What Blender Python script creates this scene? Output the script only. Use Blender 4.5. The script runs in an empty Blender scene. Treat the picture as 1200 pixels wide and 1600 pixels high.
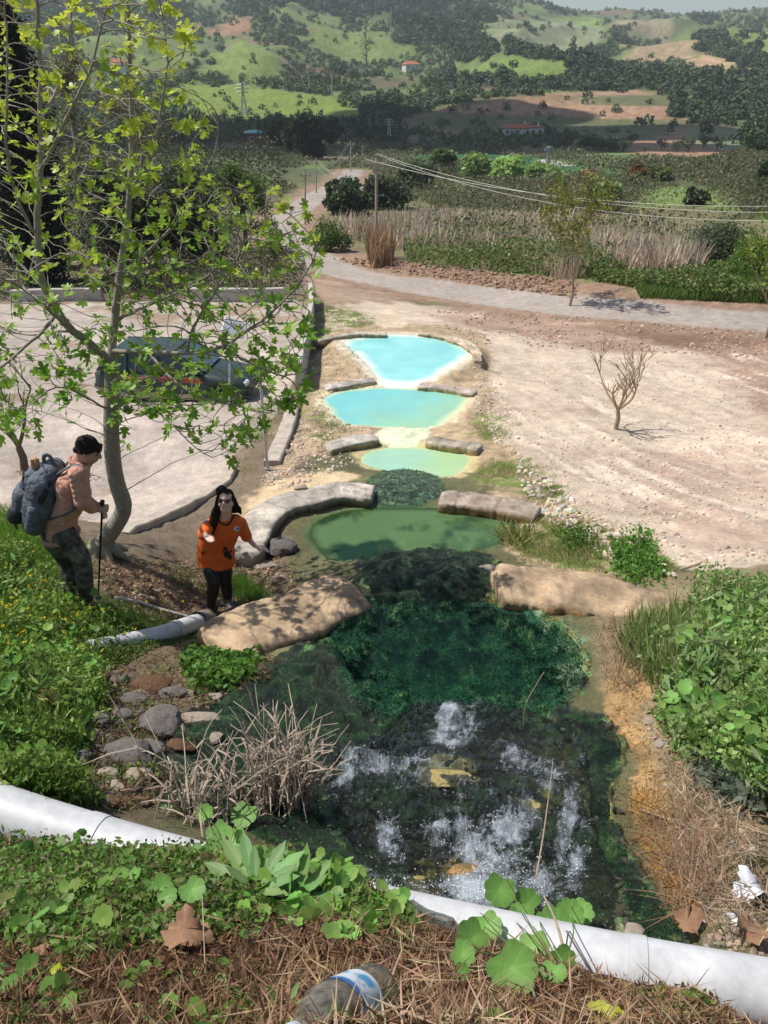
import bpy, math, random
import numpy as np
from mathutils import Vector, Matrix, Euler
R = math.radians
S = bpy.context.scene
COL = S.collection
rng = np.random.default_rng(7)
random.seed(7)

# ------------------------------------------------------------------ camera, sky, sun, exposure
ZC = 14.0                      # eye height over the valley datum
PITCH = R(28.9)
F = 1232.0                     # focal length for a picture 1600 high
cam_d = bpy.data.cameras.new('camera'); cam = bpy.data.objects.new('camera', cam_d); COL.objects.link(cam)
cam_d.sensor_fit = 'VERTICAL'; cam_d.sensor_height = 24; cam_d.lens = 24*F/1600
cam_d.clip_start = 0.05; cam_d.clip_end = 20000
cam.location = (0, 0, ZC); cam.rotation_euler = (math.pi/2-PITCH, 0, 0)
S.camera = cam
SUN_AZ, SUN_EL = R(-74), R(59)     # azimuth from +Y towards +X
sd = Vector((math.sin(SUN_AZ)*math.cos(SUN_EL), math.cos(SUN_AZ)*math.cos(SUN_EL), math.sin(SUN_EL)))
W = bpy.data.worlds.new('World'); S.world = W; W.use_nodes = True
nt = W.node_tree; nt.nodes.clear()
wo = nt.nodes.new('ShaderNodeOutputWorld'); bg = nt.nodes.new('ShaderNodeBackground'); sk = nt.nodes.new('ShaderNodeTexSky')
sk.sky_type = 'NISHITA'; sk.sun_disc = False; sk.sun_elevation = SUN_EL; sk.sun_rotation = SUN_AZ
sk.dust_density = 1.5; sk.air_density = 1.0
bg.inputs['Strength'].default_value = 0.085
nt.links.new(sk.outputs[0], bg.inputs[0]); nt.links.new(bg.outputs[0], wo.inputs[0])
sl = bpy.data.lights.new('sun', 'SUN'); sl.energy = 4.2; sl.angle = R(0.5); sl.color = (1.0, 0.95, 0.87)
so = bpy.data.objects.new('sun', sl); COL.objects.link(so); so.rotation_euler = sd.to_track_quat('Z', 'Y').to_euler()
S.view_settings.view_transform = 'Standard'; S.view_settings.look = 'None'
S.view_settings.exposure = 0.32; S.view_settings.gamma = 1
S.cycles.max_bounces = 8; S.cycles.transparent_max_bounces = 16
S.cycles.diffuse_bounces = 3; S.cycles.glossy_bounces = 3; S.cycles.transmission_bounces = 5
S.cycles.caustics_reflective = False; S.cycles.caustics_refractive = False

# ------------------------------------------------------------------ survey helpers: bearings and drops below the eye
cp, sp_ = math.cos(PITCH), math.sin(PITCH)
def raydir(px, py):
    a = (np.asarray(px, float)-600)/F; b = (800-np.asarray(py, float))/F
    return a, cp+b*sp_, b*cp-sp_            # x, y, z (forward unit along the optical axis)
def PH(px, py, h):                          # point h metres below the eye
    x, y, z = raydir(px, py); k = -h/z
    return np.stack([x*k, y*k, ZC+z*k], -1)
def PD(px, py, D):                          # point D metres ahead
    x, y, z = raydir(px, py); k = D/y
    return np.stack([x*k, y*k, ZC+z*k], -1)

def h2(ix, iy, seed=0):
    ix = ix.astype(np.int64); iy = iy.astype(np.int64)
    n = (ix*374761393 + iy*668265263 + seed*1274126177) & 0xffffffff
    n = ((n ^ (n >> 13))*1274126177) & 0xffffffff
    n = (n ^ (n >> 16)) & 0xffffff
    return n/float(0xffffff)
def vnoise(x, y, seed=0):
    x = np.asarray(x, float); y = np.asarray(y, float)
    ix = np.floor(x); iy = np.floor(y); fx = x-ix; fy = y-iy
    fx = fx*fx*(3-2*fx); fy = fy*fy*(3-2*fy)
    a = h2(ix, iy, seed); b = h2(ix+1, iy, seed); c = h2(ix, iy+1, seed); d = h2(ix+1, iy+1, seed)
    return a+(b-a)*fx+(c-a)*fy+(a-b-c+d)*fx*fy
def fbm(x, y, o=4, seed=0):
    s = 0; a = 0.5; t = 0
    for k in range(o):
        s = s+a*vnoise(x, y, seed+k*17); t += a; a *= .5; x = x*2.03+13.7; y = y*2.03-7.1
    return s/t
def sstep(a, b, x):
    t = np.clip((x-a)/(b-a), 0, 1); return t*t*(3-2*t)

# ------------------------------------------------------------------ terrain: surveyed spot levels (bearing px, py, drop below the eye)
CP = [
 # foreground bank
 (-100,1600,1.45),(0,1600,1.42),(250,1600,1.4),(500,1600,1.4),(750,1600,1.4),(950,1600,1.75),(1200,1600,2.2),
 (0,1500,1.75),(300,1500,1.75),(600,1500,1.8),(850,1510,2.05),
 (0,1420,2.1),(300,1410,2.05),(500,1400,2.15),(560,1385,2.4),(640,1428,2.42),(700,1450,2.42),(780,1475,2.45),
 (0,1335,2.5),(200,1342,2.45),(400,1350,2.3),
 (640,1405,3.0),(780,1430,3.02),(450,1330,2.95),(900,1500,2.9),(1050,1540,2.9),(1200,1560,2.95),
 (0,1250,2.75),(150,1260,2.9),(300,1280,3.05),(-150,1250,2.6),(-150,1100,2.9),
 # stream
 (500,1300,3.3),(620,1380,3.12),(750,1400,3.1),(900,1420,3.1),(650,1300,3.42),(850,1300,3.42),(600,1200,3.78),(750,1200,3.8),(900,1200,3.8),
 (650,1130,4.15),(800,1130,4.15),(560,1130,4.1),(450,1200,3.6),(350,1200,3.5),(250,1210,3.4),
 (600,1060,4.34),(750,1060,4.34),(860,1060,4.32),(580,990,4.4),(700,960,4.42),(850,990,4.4),(700,920,4.44),
 (450,1100,3.95),(500,1040,4.1),
 # cascade one
 (640,890,4.6),(720,890,4.6),(600,905,4.6),(650,862,5.2),(710,862,5.2),(580,880,5.1),(760,885,5.0),
 # right bank
 (1000,1360,3.3),(1080,1440,3.0),(1150,1480,2.75),(1200,1450,2.6),(1060,1300,3.35),(1150,1330,3.05),(1150,1200,3.25),(1050,1200,3.55),(1020,1120,3.85),
 (980,1060,4.05),(1100,1080,3.6),(1200,1080,3.4),(1350,1100,3.2),(1350,1300,2.7),(960,980,4.3),(1100,980,4.05),(1200,980,3.95),(1050,930,4.35),(1200,920,4.3),(1350,920,4.1),
 (900,870,4.95),(1000,860,4.85),(1100,850,4.9),(1200,850,4.9),(820,860,5.15),(810,830,5.4),(900,800,5.5),(1000,800,5.55),(1150,800,5.4),(1350,800,5.2),
 (770,850,5.45),
 # left bank
 (0,1150,3.05),(100,1180,3.2),(180,1150,3.45),(280,1120,3.75),(0,1000,3.65),(100,1040,3.85),(200,1040,4.15),(300,1040,4.3),(400,1030,4.3),
 (0,900,4.2),(60,950,4.15),(130,945,4.35),(200,960,4.7),(270,985,4.9),(330,970,5.15),(345,958,5.25),(420,960,4.9),(250,900,5.05),(160,862,4.85),(400,900,5.45),(350,850,5.7),(300,830,5.75),
 (200,820,5.6),(0,830,4.75),(-150,900,4.0),(-150,1000,3.4),(450,890,5.4),(480,910,5.15),(420,850,5.75),(520,920,4.9),
 # pools
 (500,850,5.6),(600,830,5.6),(720,830,5.6),(640,798,5.6),(560,775,5.65),(620,775,5.65),(690,775,5.7),(620,740,6.0),(660,745,6.05),(640,715,6.45),(600,715,6.45),(700,720,6.4),
 (620,690,6.5),(640,672,6.75),(600,640,7.05),(700,640,7.05),(560,640,7.05),(620,600,7.2),(640,560,7.4),(680,540,7.4),(600,530,7.4),(600,512,7.7),(605,490,8.4),
 # left of pools
 (450,790,5.75),(400,790,5.85),(450,740,6.1),(520,720,6.25),(480,700,6.35),(480,650,6.85),(520,590,7.2),(500,540,7.5),(540,500,8.0),(520,480,8.5),
 # car park
 (360,755,6.15),(300,790,6.0),(150,780,6.2),(0,780,6.1),(-200,780,6.1),(400,700,6.5),(200,700,6.6),(0,700,6.6),(-200,700,6.5),(420,620,7.05),(250,600,7.3),(50,600,7.3),(-200,600,7.2),(450,520,7.8),(250,500,8.0),(50,500,8.0),(-200,500,8.0),(480,460,8.5),(300,465,8.4),(100,465,8.4),
 # travertine field
 (760,700,6.35),(850,730,6.15),(1000,720,6.3),(1200,720,6.2),(1400,720,6.0),(760,640,6.95),(960,670,6.8),(1150,640,7.1),(1400,620,7.2),(760,560,7.6),(900,600,7.5),(1050,570,7.85),(1250,580,7.8),
 (700,505,8.5),(800,520,8.4),(950,540,8.2),(1100,540,8.3),(1200,545,8.4),(650,490,8.9),
 # road
 (1350,520,9.0),(1200,507,9.0),(1000,490,9.1),(800,468,9.6),(650,448,10.1),(540,428,10.5),(480,395,11),(445,360,11.8),(455,335,12.5),(490,310,13.2),(530,285,14),(550,265,14.6),
 # beyond
 (600,405,10.9),(700,425,9.9),(850,445,9.3),(1000,460,8.9),(1200,470,8.9),(1400,480,9.0),(700,380,11.5),(900,390,10.6),(1100,400,10.2),(1300,410,10),
 (560,380,11.6),(540,350,12.4),(700,330,13),(900,330,12.8),(1100,340,11.5),(1300,330,12),(600,300,14),(750,290,14.5),(1000,300,12.8),(1180,290,13),(1040,300,12.2),
 (400,420,9.6),(300,420,9.2),(100,420,9.0),(-200,420,9.0),(380,370,11),(200,360,10.5),(0,360,10),(400,300,13),(200,300,12.5),(0,300,12),(-200,300,12),(460,260,14.8),(300,250,14.5),(100,250,14),
 (620,255,16),(750,250,16),(900,265,15),(1100,260,14),(1300,255,13),(560,235,17),(750,232,18.5),(900,235,17),
 (820,212,20),(650,205,19),(500,215,18.5),(350,215,17),(150,215,16),(-150,215,15),(1000,215,15),(1200,215,12),
 # hills
 (400,185,14),(540,192,15),(290,180,13),(100,180,12),(-150,180,11),(700,190,17),(850,185,14.5),(960,180,12),(1080,200,13),(1200,180,9),
 (300,130,3.5),(430,145,6),(560,165,9.5),(650,150,8),(800,150,6.5),(900,155,6),(980,138,2),(1080,150,3),(1200,138,3),(100,130,2),(-150,135,3.5),
 (350,100,-1),(500,110,-2),(645,112,-3.5),(750,110,-3),(860,110,-3.5),(1000,100,-6),(1150,100,-8),(1350,90,-10),(200,100,-4),(0,100,-5),
 (400,60,-16),(550,60,-18),(700,60,-20),(850,60,-22),(1000,76,-23),(1200,76,-24),(100,60,-14),(-150,60,-14),
 (300,20,-40),(500,20,-45),(700,20,-50),(900,56,-48),(1050,66,-48),(1200,58,-46),(100,20,-38),
 (-150,-60,-110),(100,-60,-120),(400,-60,-135),(600,-50,-130),(750,-20,-110),(850,18,-95),(950,36,-85),(1020,42,-85),(1100,38,-88),(1200,24,-95),(1350,-10,-100),
]
cpx = np.array(CP, float)
pts = PH(cpx[:, 0], cpx[:, 1], cpx[:, 2])
pr = np.hypot(pts[:, 0], pts[:, 1])
# past the valley floor the sight lines are nearly level, so the map distance is given instead of the drop
fy_ = cpx[:, 1] <= 215
fr_ = np.interp(-cpx[:, 1], [-215, -190, -165, -150, -130, -110, -100, -60, -20, 60], [290, 345, 400, 430, 500, 600, 650, 820, 1050, 1450])
fr_ = np.where((cpx[:, 2] < -80), 1400, fr_)
fr_ = np.where((cpx[:, 2] > -49) & (cpx[:, 2] < -40), 1000, fr_)
dx_, dy_, dz_ = raydir(cpx[:, 0], cpx[:, 1]); hh_ = np.hypot(dx_, dy_)
pts2 = np.stack([dx_/hh_*fr_, dy_/hh_*fr_, ZC+dz_/hh_*fr_], -1)
pts = np.where(fy_[:, None], pts2, pts); pr = np.hypot(pts[:, 0], pts[:, 1]); pth = np.arctan2(pts[:, 0], pts[:, 1]); pt = (ZC-pts[:, 2])/pr
# ring of levels past the crest so that it falls away behind
ex_th = np.linspace(-.55, .55, 8)
crest_r = np.interp(ex_th, *zip(*sorted([(th, r) for th, r, y in zip(pth, pr, cpx[:, 1]) if r > 1100])))
ex = [(a, math.log(cr*1.7), -0.035) for a, cr in zip(ex_th, crest_r)] + [(a, math.log(cr*3), 0.0) for a, cr in zip(ex_th, crest_r)]
QX = np.concatenate([pth, [e[0] for e in ex]]); QY = np.concatenate([np.log(pr), [e[1] for e in ex]]); QT = np.concatenate([pt, [e[2] for e in ex]])
def tps(r2): return 0.5*r2*np.log(r2+1e-12)
def fit(QX, QY, QT, lam=2e-5):
    n = len(QX); A = np.zeros((n+3, n+3))
    A[:n, :n] = tps((QX[:, None]-QX)**2+(QY[:, None]-QY)**2) + np.eye(n)*lam
    A[:n, n] = 1; A[:n, n+1] = QX; A[:n, n+2] = QY; A[n:, :n] = A[:n, n:].T
    w = np.linalg.solve(A, np.concatenate([QT, [0, 0, 0]]))
    return w
WT = fit(QX, QY, QT)
def tbase(th, l):
    n = len(QX); out = np.full(np.shape(th), WT[n])+WT[n+1]*th+WT[n+2]*l
    for k in range(n): out = out+WT[k]*tps((th-QX[k])**2+(l-QY[k])**2)
    return out

# polar grid
L0, L1 = math.log(0.3), math.log(7000)
NR, NC = 1150, 560
LR = np.linspace(L0, L1, NR)
TH = np.concatenate([np.linspace(-math.pi, -.62, 40)[:-1], np.linspace(-.62, .62, NC), np.linspace(.62, math.pi, 40)[1:]])
# coarse table for the smooth base
tc = np.linspace(-.6, .6, 140); lc = np.linspace(math.log(.55), L1, 420)
TC, LC = np.meshgrid(tc, lc); TB = tbase(TC, LC)
def bil(tab, xs, ys, x, y):
    fx = np.interp(x, xs, np.arange(len(xs))); fy = np.interp(y, ys, np.arange(len(ys)))
    ix = np.minimum(fx.astype(int), len(xs)-2); iy = np.minimum(fy.astype(int), len(ys)-2); fx = fx-ix; fy = fy-iy
    return (tab[iy, ix]*(1-fx)+tab[iy, ix+1]*fx)*(1-fy)+(tab[iy+1, ix]*(1-fx)+tab[iy+1, ix+1]*fx)*fy
GT, GL = np.meshgrid(TH, LR)
rr = np.exp(GL)
GX = rr*np.sin(GT); GY = rr*np.cos(GT)
TT = bil(TB, tc, lc, GT, GL)
rb = np.maximum(rr, .55)
GZ = ZC - TT*rb
# behind and beside the viewer the bank levels off
side = sstep(.6, 1.6, np.abs(GT))
back = ZC-1.35-0.35*np.minimum(rr, 4) - 6*sstep(4, 60, rr)+ 60*sstep(200, 2500, rr)*(1-sstep(2500, 6000, rr))
GZ = GZ*(1-side)+back*side
# relief
amp = 0.012*np.minimum(rr, 12)**.9
GZ += amp*(fbm(GX*1.1, GY*1.1, 5, 3)-.5)*1.3
GZ += sstep(26, 14, rr)*(1-side)*(fbm(GX*7, GY*7, 4, 14)-.5)*.05
far = sstep(60, 300, rr)
GZ += far*(fbm(GX*.012, GY*.012, 5, 9)-.5)*0.022*np.minimum(rr, 1200)
fold = 1-2*np.abs(fbm(GX*.0048+3, GY*.0034+1, 4, 19)-.5)*2.2
GZ += sstep(380, 620, rr)*(1-sstep(1000, 1350, rr))*(fold-.55)*26
FLAT = []
def zsample(x, y):
    x = np.asarray(x, float); y = np.asarray(y, float)
    r = np.maximum(np.hypot(x, y), .3)
    return bil(GZ, TH, LR, np.arctan2(x, y), np.log(r))
def hit(px, py):                            # where a sight line meets the ground
    px = np.atleast_1d(np.asarray(px, float)); py = np.atleast_1d(np.asarray(py, float))
    px, py = np.broadcast_arrays(px, py)
    x, y, z = raydir(px, py); th = np.arctan2(x, y); t0 = -z/np.hypot(x, y)
    T = (ZC-bil(GZ, TH, LR, th[None, :]+0*LR[:, None], LR[:, None]+0*th[None, :]))/np.exp(LR)[:, None]
    ok = (T <= t0) & (LR[:, None] > math.log(.6)); i = np.argmax(ok, 0); i = np.where(ok.any(0), i, NR-2); i = np.maximum(i, 1)
    j = np.arange(len(px)); a = T[i-1, j]-t0; b = T[i, j]-t0
    f = np.clip(a/(a-b+1e-12), 0, 1); l = LR[i-1]+f*(LR[i]-LR[i-1]); r = np.exp(l)
    X = r*np.sin(th); Y = r*np.cos(th)
    return np.stack([X, Y, zsample(X, Y)], -1)
def polar(P): P = np.asarray(P); return np.stack([np.arctan2(P[:, 0], P[:, 1]), np.log(np.hypot(P[:, 0], P[:, 1]))], -1)
def sdf(poly, x, y):                        # signed distance, negative inside
    poly = np.asarray(poly); d = np.full(x.shape, 1e9); ins = np.zeros(x.shape, bool); n = len(poly)
    for i in range(n):
        a = poly[i]; b = poly[(i+1) % n]; e = b-a
        wx = x-a[0]; wy = y-a[1]; t = np.clip((wx*e[0]+wy*e[1])/(e@e+1e-15), 0, 1)
        d = np.minimum(d, (wx-e[0]*t)**2+(wy-e[1]*t)**2)
        c = ((a[1] > y) != (b[1] > y)) & (x < (b[0]-a[0])*(y-a[1])/(b[1]-a[1]+1e-15)+a[0]); ins ^= c
    return np.where(ins, -np.sqrt(d), np.sqrt(d))
def smooth_poly(P, it=2, closed=True):
    P = np.asarray(P, float)
    for _ in range(it):
        if closed:
            Q = np.roll(P, -1, 0); P = np.stack([.75*P+.25*Q, .25*P+.75*Q], 1).reshape(-1, P.shape[1])
        else:
            A = P[:-1]; B = P[1:]; M = np.stack([.75*A+.25*B, .25*A+.75*B], 1).reshape(-1, P.shape[1])
            P = np.concatenate([P[:1], M, P[-1:]])
    return P
win = slice(40, 39+NC+1)
# ---- pools: outline on the water plane, level below the eye, depth
POOLS = {
 'D': (7.30, .35, [(540,531),(575,526),(610,524),(650,525),(700,530),(728,540),(733,555),(715,570),(690,580),(675,592),(655,597),(640,598),(588,597),(585,585),(575,570),(555,553),(537,540)]),
 'C': (6.90, .35, [(500,625),(520,614),(545,609),(585,606),(655,608),(700,612),(733,618),(728,630),(712,645),(697,660),(686,674),(640,674),(600,670),(570,670),(545,675),(535,668),(515,645)]),
 'B': (6.30, .3, [(560,720),(572,706),(610,700),(665,699),(710,705),(738,715),(732,728),(718,742),(706,757),(690,758),(640,756),(605,752),(585,747),(572,735)]),
 'A': (5.50, .3, [(478,830),(500,810),(540,798),(600,794),(690,795),(740,800),(790,808),(812,822),(800,845),(770,862),(740,880),(660,900),(600,905),(545,898),(515,882),(490,855)]),
 'P': (4.40, .08, [(512,995),(545,970),(575,957),(600,950),(680,946),(760,950),(800,958),(850,970),(895,1000),(915,1040),(900,1080),(860,1105),(800,1125),(700,1128),(600,1125),(556,1095),(540,1050)]),
}
pool_xy = {}
gx = GX; gy = GY
for k, (h, dep, pl) in POOLS.items():
    a = np.array(pl, float); P = smooth_poly(PH(a[:, 0], a[:, 1], h)[:, :2], 2); pool_xy[k] = P
    lo = P.min(0)-2.5; hi = P.max(0)+2.5
    m = (gx > lo[0]) & (gx < hi[0]) & (gy > lo[1]) & (gy < hi[1]); rows = np.where(m)
    d = sdf(P, gx[rows], gy[rows]); z = GZ[rows]; lv = ZC-h
    slope = 0.5 if k != 'P' else .15
    inside = lv+0.02-np.minimum(-d*slope, dep)
    bank = lv+0.02+0.10*np.clip(d, 0, .5) if k != 'P' else z
    w = sstep(.75, .3, d)
    z = np.where(d < 0, inside, np.where(d < .75, np.maximum(z, bank*w+z*(1-w)), z))
    GZ[rows] = z
pix = lambda pl: polar(hit(np.array(pl, float)[:, 0], np.array(pl, float)[:, 1]))

# ---- colour of the ground, per vertex
n1 = fbm(GX*.8, GY*.8, 5, 21); n2 = fbm(GT*60, GL*60, 4, 33); n3 = fbm(GX*.05, GY*.05, 5, 41); n4 = fbm(GX*5, GY*5, 4, 51)
C = np.zeros(GZ.shape+(3,)); C[:] = (.16, .13, .07)
def mixc(m, c, v=.25, nn=None):
    nn = n1 if nn is None else nn
    cc = np.array(c)[None, None, :]*(1+v*2*(nn[..., None]-.5)); global C
    C = C*(1-m[..., None])+cc*m[..., None]
def zone(pl, w=.012, wob=.02, nn=None, pre=False):
    P = pl if pre else pix(pl); P = smooth_poly(P, 1)
    out = np.zeros(GZ.shape); pad = w*3+wob*2
    lo = P.min(0)-pad; hi = P.max(0)+pad
    i0, i1 = np.searchsorted(LR, [lo[1], hi[1]]); j0, j1 = np.searchsorted(TH, [lo[0], hi[0]])
    sl_ = (slice(i0, i1), slice(j0, j1))
    nn = n2 if nn is None else nn
    d = sdf(P, GT[sl_], GL[sl_])+(nn[sl_]-.5)*2*wob
    out[sl_] = sstep(w, -w, d)
    return out
R_ = rr
# hills
hillc = sstep(.42, .62, n3)
C[:] = (.075, .10, .04)
mixc(hillc, (.11, .155, .045), .5, n3)
mixc(sstep(.6, .72, fbm(GX*.02+9, GY*.02, 4, 77)), (.16, .11, .07), .3)
near = sstep(160, 90, R_)
mixc(near, (.13, .125, .06), .5)
# far field map
FIELD = np.zeros(GZ.shape)
for pl, c, v in [
 ([(285,122),(420,138),(560,166),(568,185),(520,197),(400,192),(300,182),(265,150)], (.15,.21,.035), .4),
 ([(300,112),(340,85),(375,48),(420,78),(445,108),(420,126),(350,118)], (.15,.21,.045), .5),
 ([(455,62),(520,45),(610,60),(650,85),(600,95),(500,80)], (.14,.19,.05), .5),
 ([(90,60),(250,55),(330,75),(290,110),(150,115)], (.13,.18,.05), .5),
 ([(335,40),(370,30),(395,50),(370,60),(340,55)], (.28,.16,.09), .3),
 ([(700,92),(790,92),(890,110),(885,130),(800,128),(705,115)], (.145,.21,.045), .45),
 ([(880,20),(950,28),(945,55),(880,45)], (.17,.25,.05), .4),
 ([(945,24),(1050,32),(1065,55),(960,56)], (.26,.22,.14), .4),
 ([(740,45),(880,18),(950,60),(930,75),(800,70)], (.20,.22,.12), .3),
 ([(980,66),(1100,72),(1110,90),(1000,98),(975,85)], (.28,.21,.12), .5),
 ([(1065,90),(1130,88),(1190,108),(1165,122),(1090,108)], (.45,.31,.18), .2),
 ([(612,185),(700,168),(800,150),(900,145),(985,132),(1045,150),(1050,180),(1090,205),(1180,205),(1190,250),(1060,262),(1000,240),(940,225),(870,200),(780,205),(640,205)], (.27,.165,.10), .55),
 ([(900,150),(985,132),(1040,155),(1030,190),(950,200),(890,175)], (.32,.195,.125), .5),
 ([(1060,200),(1120,195),(1190,215),(1180,235),(1100,230)], (.16,.19,.10), .3),
 ([(620,246),(720,238),(830,245),(955,268),(985,280),(900,290),(760,272),(640,262)], (.03,.105,.03), .3),
 ([(835,249),(870,252),(895,262),(850,256)], (.5,.5,.42), .1),
 ([(975,330),(1000,305),(1040,292),(1100,290),(1150,315),(1160,335),(1060,345)], (.14,.20,.05), .4),
 ([(1090,345),(1300,335),(1300,365),(1100,360)], (.16,.26,.04), .3),
 ([(1040,60),(1100,40),(1250,50),(1250,85),(1130,80)], (.15,.2,.06), .4),
]:
    z_ = zone(pl, .01, .02); mixc(z_, c, v); FIELD = np.maximum(FIELD, z_)
# terrace ledges on the brown hillside
band = zone([(612,185),(700,168),(800,150),(900,145),(985,132),(1045,150),(1080,190),(1000,225),(870,200),(780,205),(640,205)], .01, .02)
mixc(band*sstep(.50, .66, vnoise(GX*.015, GZ*.55, 5)), (.11, .12, .05), .4)
# reed bed soil, green verge
mixc(zone([(380,330),(560,340),(700,330),(1250,330),(1250,470),(1000,462),(850,445),(640,420),(520,410),(500,380)], .01, .02), (.16, .14, .07), .5)
mixc(zone([(780,418),(1000,430),(1250,430),(1250,480),(1000,470),(850,452)], .008, .015), (.10, .17, .035), .5)
mixc(zone([(520,385),(600,405),(760,425),(880,438),(905,462),(780,452),(640,432),(560,418),(520,405)], .008, .02), (.30, .20, .135), .35)
mixc(zone([(900,440),(980,450),(1000,476),(900,466)], .006, .02), (.28, .18, .12), .35)
# left side
mixc(zone([(470,400),(540,425),(620,440),(640,480),(520,482),(480,470),(455,430)], .01, .02), (.34, .245, .175), .3)
mixc(zone([(-300,400),(420,400),(470,430),(520,500),(500,640),(470,760),(420,1000),(-300,1000)], .01, .01), (.19, .145, .10), .5)
# travertine apron
mixc(zone([(500,480),(600,470),(700,478),(900,495),(1300,520),(1500,600),(1500,880),(1200,925),(1050,880),(960,845),(880,790),(820,740),(760,690),(745,640),(740,540),(640,520),(540,520),(500,505)], .008, .015), (.54, .44, .345), .2)
mixc(zone([(860,500),(1300,525),(1300,545),(1130,560),(1000,535),(900,520)], .03, .03), (.20, .12, .085), .35)
mixc(zone([(1080,540),(1300,545),(1300,640),(1230,700),(1160,600)], .03, .04), (.33, .22, .165), .3)
mixc(zone([(690,492),(800,488),(900,500),(1050,545),(940,552),(820,525),(700,510)], .025, .04), (.36, .25, .19), .3)
mixc(sstep(.56, .70, fbm(GX*.45+4, GY*.45, 5, 90))*zone([(740,560),(1400,600),(1400,860),(1050,870),(800,740)], .02, .03), (.46, .34, .265), .3)
fz = zone([(745,560),(1400,560),(1400,860),(1050,870),(880,790),(800,740),(760,650)], .02, .03); ang = .2; ta = GX*math.cos(ang)+GY*math.sin(ang); tb = -GX*math.sin(ang)+GY*math.cos(ang); strk = fbm(ta*2.6, tb*.22, 4, 171)
mixc(fz*sstep(.55, .70, strk)*.6, (.47, .37, .29), .25, n4); mixc(fz*sstep(.60, .72, fbm(ta*5, tb*.35+7, 4, 172)), (.61, .51, .41), .2, n4); GZ += fz*(strk-.5)*.14
# pool surrounds
mixc(zone([(500,515),(745,512),(770,560),(765,640),(800,700),(860,760),(960,830),(1010,880),(960,910),(800,880),(780,800),(740,700),(480,700),(420,780),(400,860),(460,900),(360,900),(345,830),(440,730),(470,640),(500,560)], .008, .02), (.40, .30, .19), .6, n4)
for pl in ([(545,515),(495,500),(492,478),(540,480),(590,500)], [(740,640),(790,650),(800,685),(760,690),(735,670)], [(730,740),(800,710),(870,740),(890,790),(850,790),(770,760)],
           [(800,860),(840,810),(920,815),(1000,850),(1060,890),(1010,915),(900,895)], [(480,640),(530,650),(540,690),(500,690)], [(450,700),(500,560),(485,560),(450,650)]):
    mixc(zone(pl, .01, .03)*sstep(.35, .55, n4), (.15, .19, .05), .4)
mixc(zone([(380,790),(440,745),(560,735),(560,752),(470,765),(400,805)], .006, .01), (.56, .43, .27), .2)
for k, c, wd in (('D', (.66, .60, .48), .42), ('C', (.62, .54, .36), .3), ('B', (.55, .46, .25), .25)):
    P = pool_xy[k]; m = np.zeros(GZ.shape); lo = P.min(0)-2; hi = P.max(0)+2
    rows = np.where((gx > lo[0]) & (gx < hi[0]) & (gy > lo[1]) & (gy < hi[1])); d = sdf(P, gx[rows], gy[rows])+(n4[rows]-.5)*.5
    m[rows] = sstep(wd, wd*.3, d); mixc(m, c, .1)
P = pool_xy['A']; m = np.zeros(GZ.shape); lo = P.min(0)-1; hi = P.max(0)+1
rows = np.where((gx > lo[0]) & (gx < hi[0]) & (gy > lo[1]) & (gy < hi[1])); d = sdf(P, gx[rows], gy[rows])
m[rows] = sstep(.1, -.03, d+(n4[rows]-.5)*.1); mixc(m, (.05, .13, .05), .6, n4)
# outflow gully beyond the last pool
mixc(zone([(585,512),(595,480),(612,478),(640,512)], .004, .01), (.62, .50, .36), .3)
# right bank and left bank near
mixc(zone([(900,900),(1060,900),(1400,880),(1400,1700),(1150,1500),(1080,1400),(1040,1250),(990,1150),(930,1080),(930,990)], .008, .015), (.24, .19, .11), .5)
mixc(zone([(930,1130),(990,960),(1040,1000),(1020,1090),(990,1110),(1040,1220),(1120,1300),(1110,1440),(1062,1440),(990,1290),(982,1240),(1005,1180)], .008, .02), (.38, .24, .11), .5, n4)
mixc(zone([(-300,850),(120,880),(300,860),(460,900),(330,1000),(420,1010),(300,1300),(-300,1700)], .008, .02), (.15, .12, .07), .6)
mixc(zone([(150,880),(340,860),(440,900),(340,960),(200,950)], .01, .03), (.24, .155, .10), .4)
mixc(zone([(-400,1290),(200,1320),(560,1375),(640,1420),(900,1500),(1300,1560),(1300,1900),(-400,1900)], .01, .02), (.10, .06, .035), .5, n4)
# the algae stream
STREAM = [(580,862),(600,848),(660,842),(720,848),(765,868),(790,888),(768,905),(780,935),(840,952),(905,985),(928,1030),(918,1080),(885,1105),(960,1120),(985,1180),(952,1240),(962,1290),(1000,1360),(1060,1440),(1085,1490),(900,1490),(700,1460),(600,1410),(560,1340),(480,1300),(350,1295),(230,1265),(208,1180),(255,1135),(330,1110),(400,1060),(440,1020),(520,985),(572,952),(548,890)]
mS = zone(STREAM, .004, .006); mixc(mS, (.012, .022, .014), .6, n4)
mG = zone([(540,955),(600,930),(680,920),(780,950),(860,975),(900,1010),(915,1060),(870,1110),(800,1135),(700,1115),(600,1130),(550,1090),(535,1040),(505,1000)], .01, .01)
mixc(mG, (.015, .075, .032), .8, n4)
mixc(mS*sstep(.58, .72, fbm(GX*2.2, GY*2.2, 4, 60))*(1-mG), (.045, .085, .03), .6, n4)
mixc(zone([(830,957),(880,952),(925,1010),(922,1070),(885,1095),(868,1060),(872,1020),(850,985)], .004, .012)*sstep(.36, .5, n4), (.13, .19, .11), .5, n4)
mixc(zone([(982,1240),(1010,1228),(1060,1275),(1095,1340),(1115,1420),(1072,1432),(1022,1355),(992,1295)], .006, .012), (.36, .20, .055), .7, n4)
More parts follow.
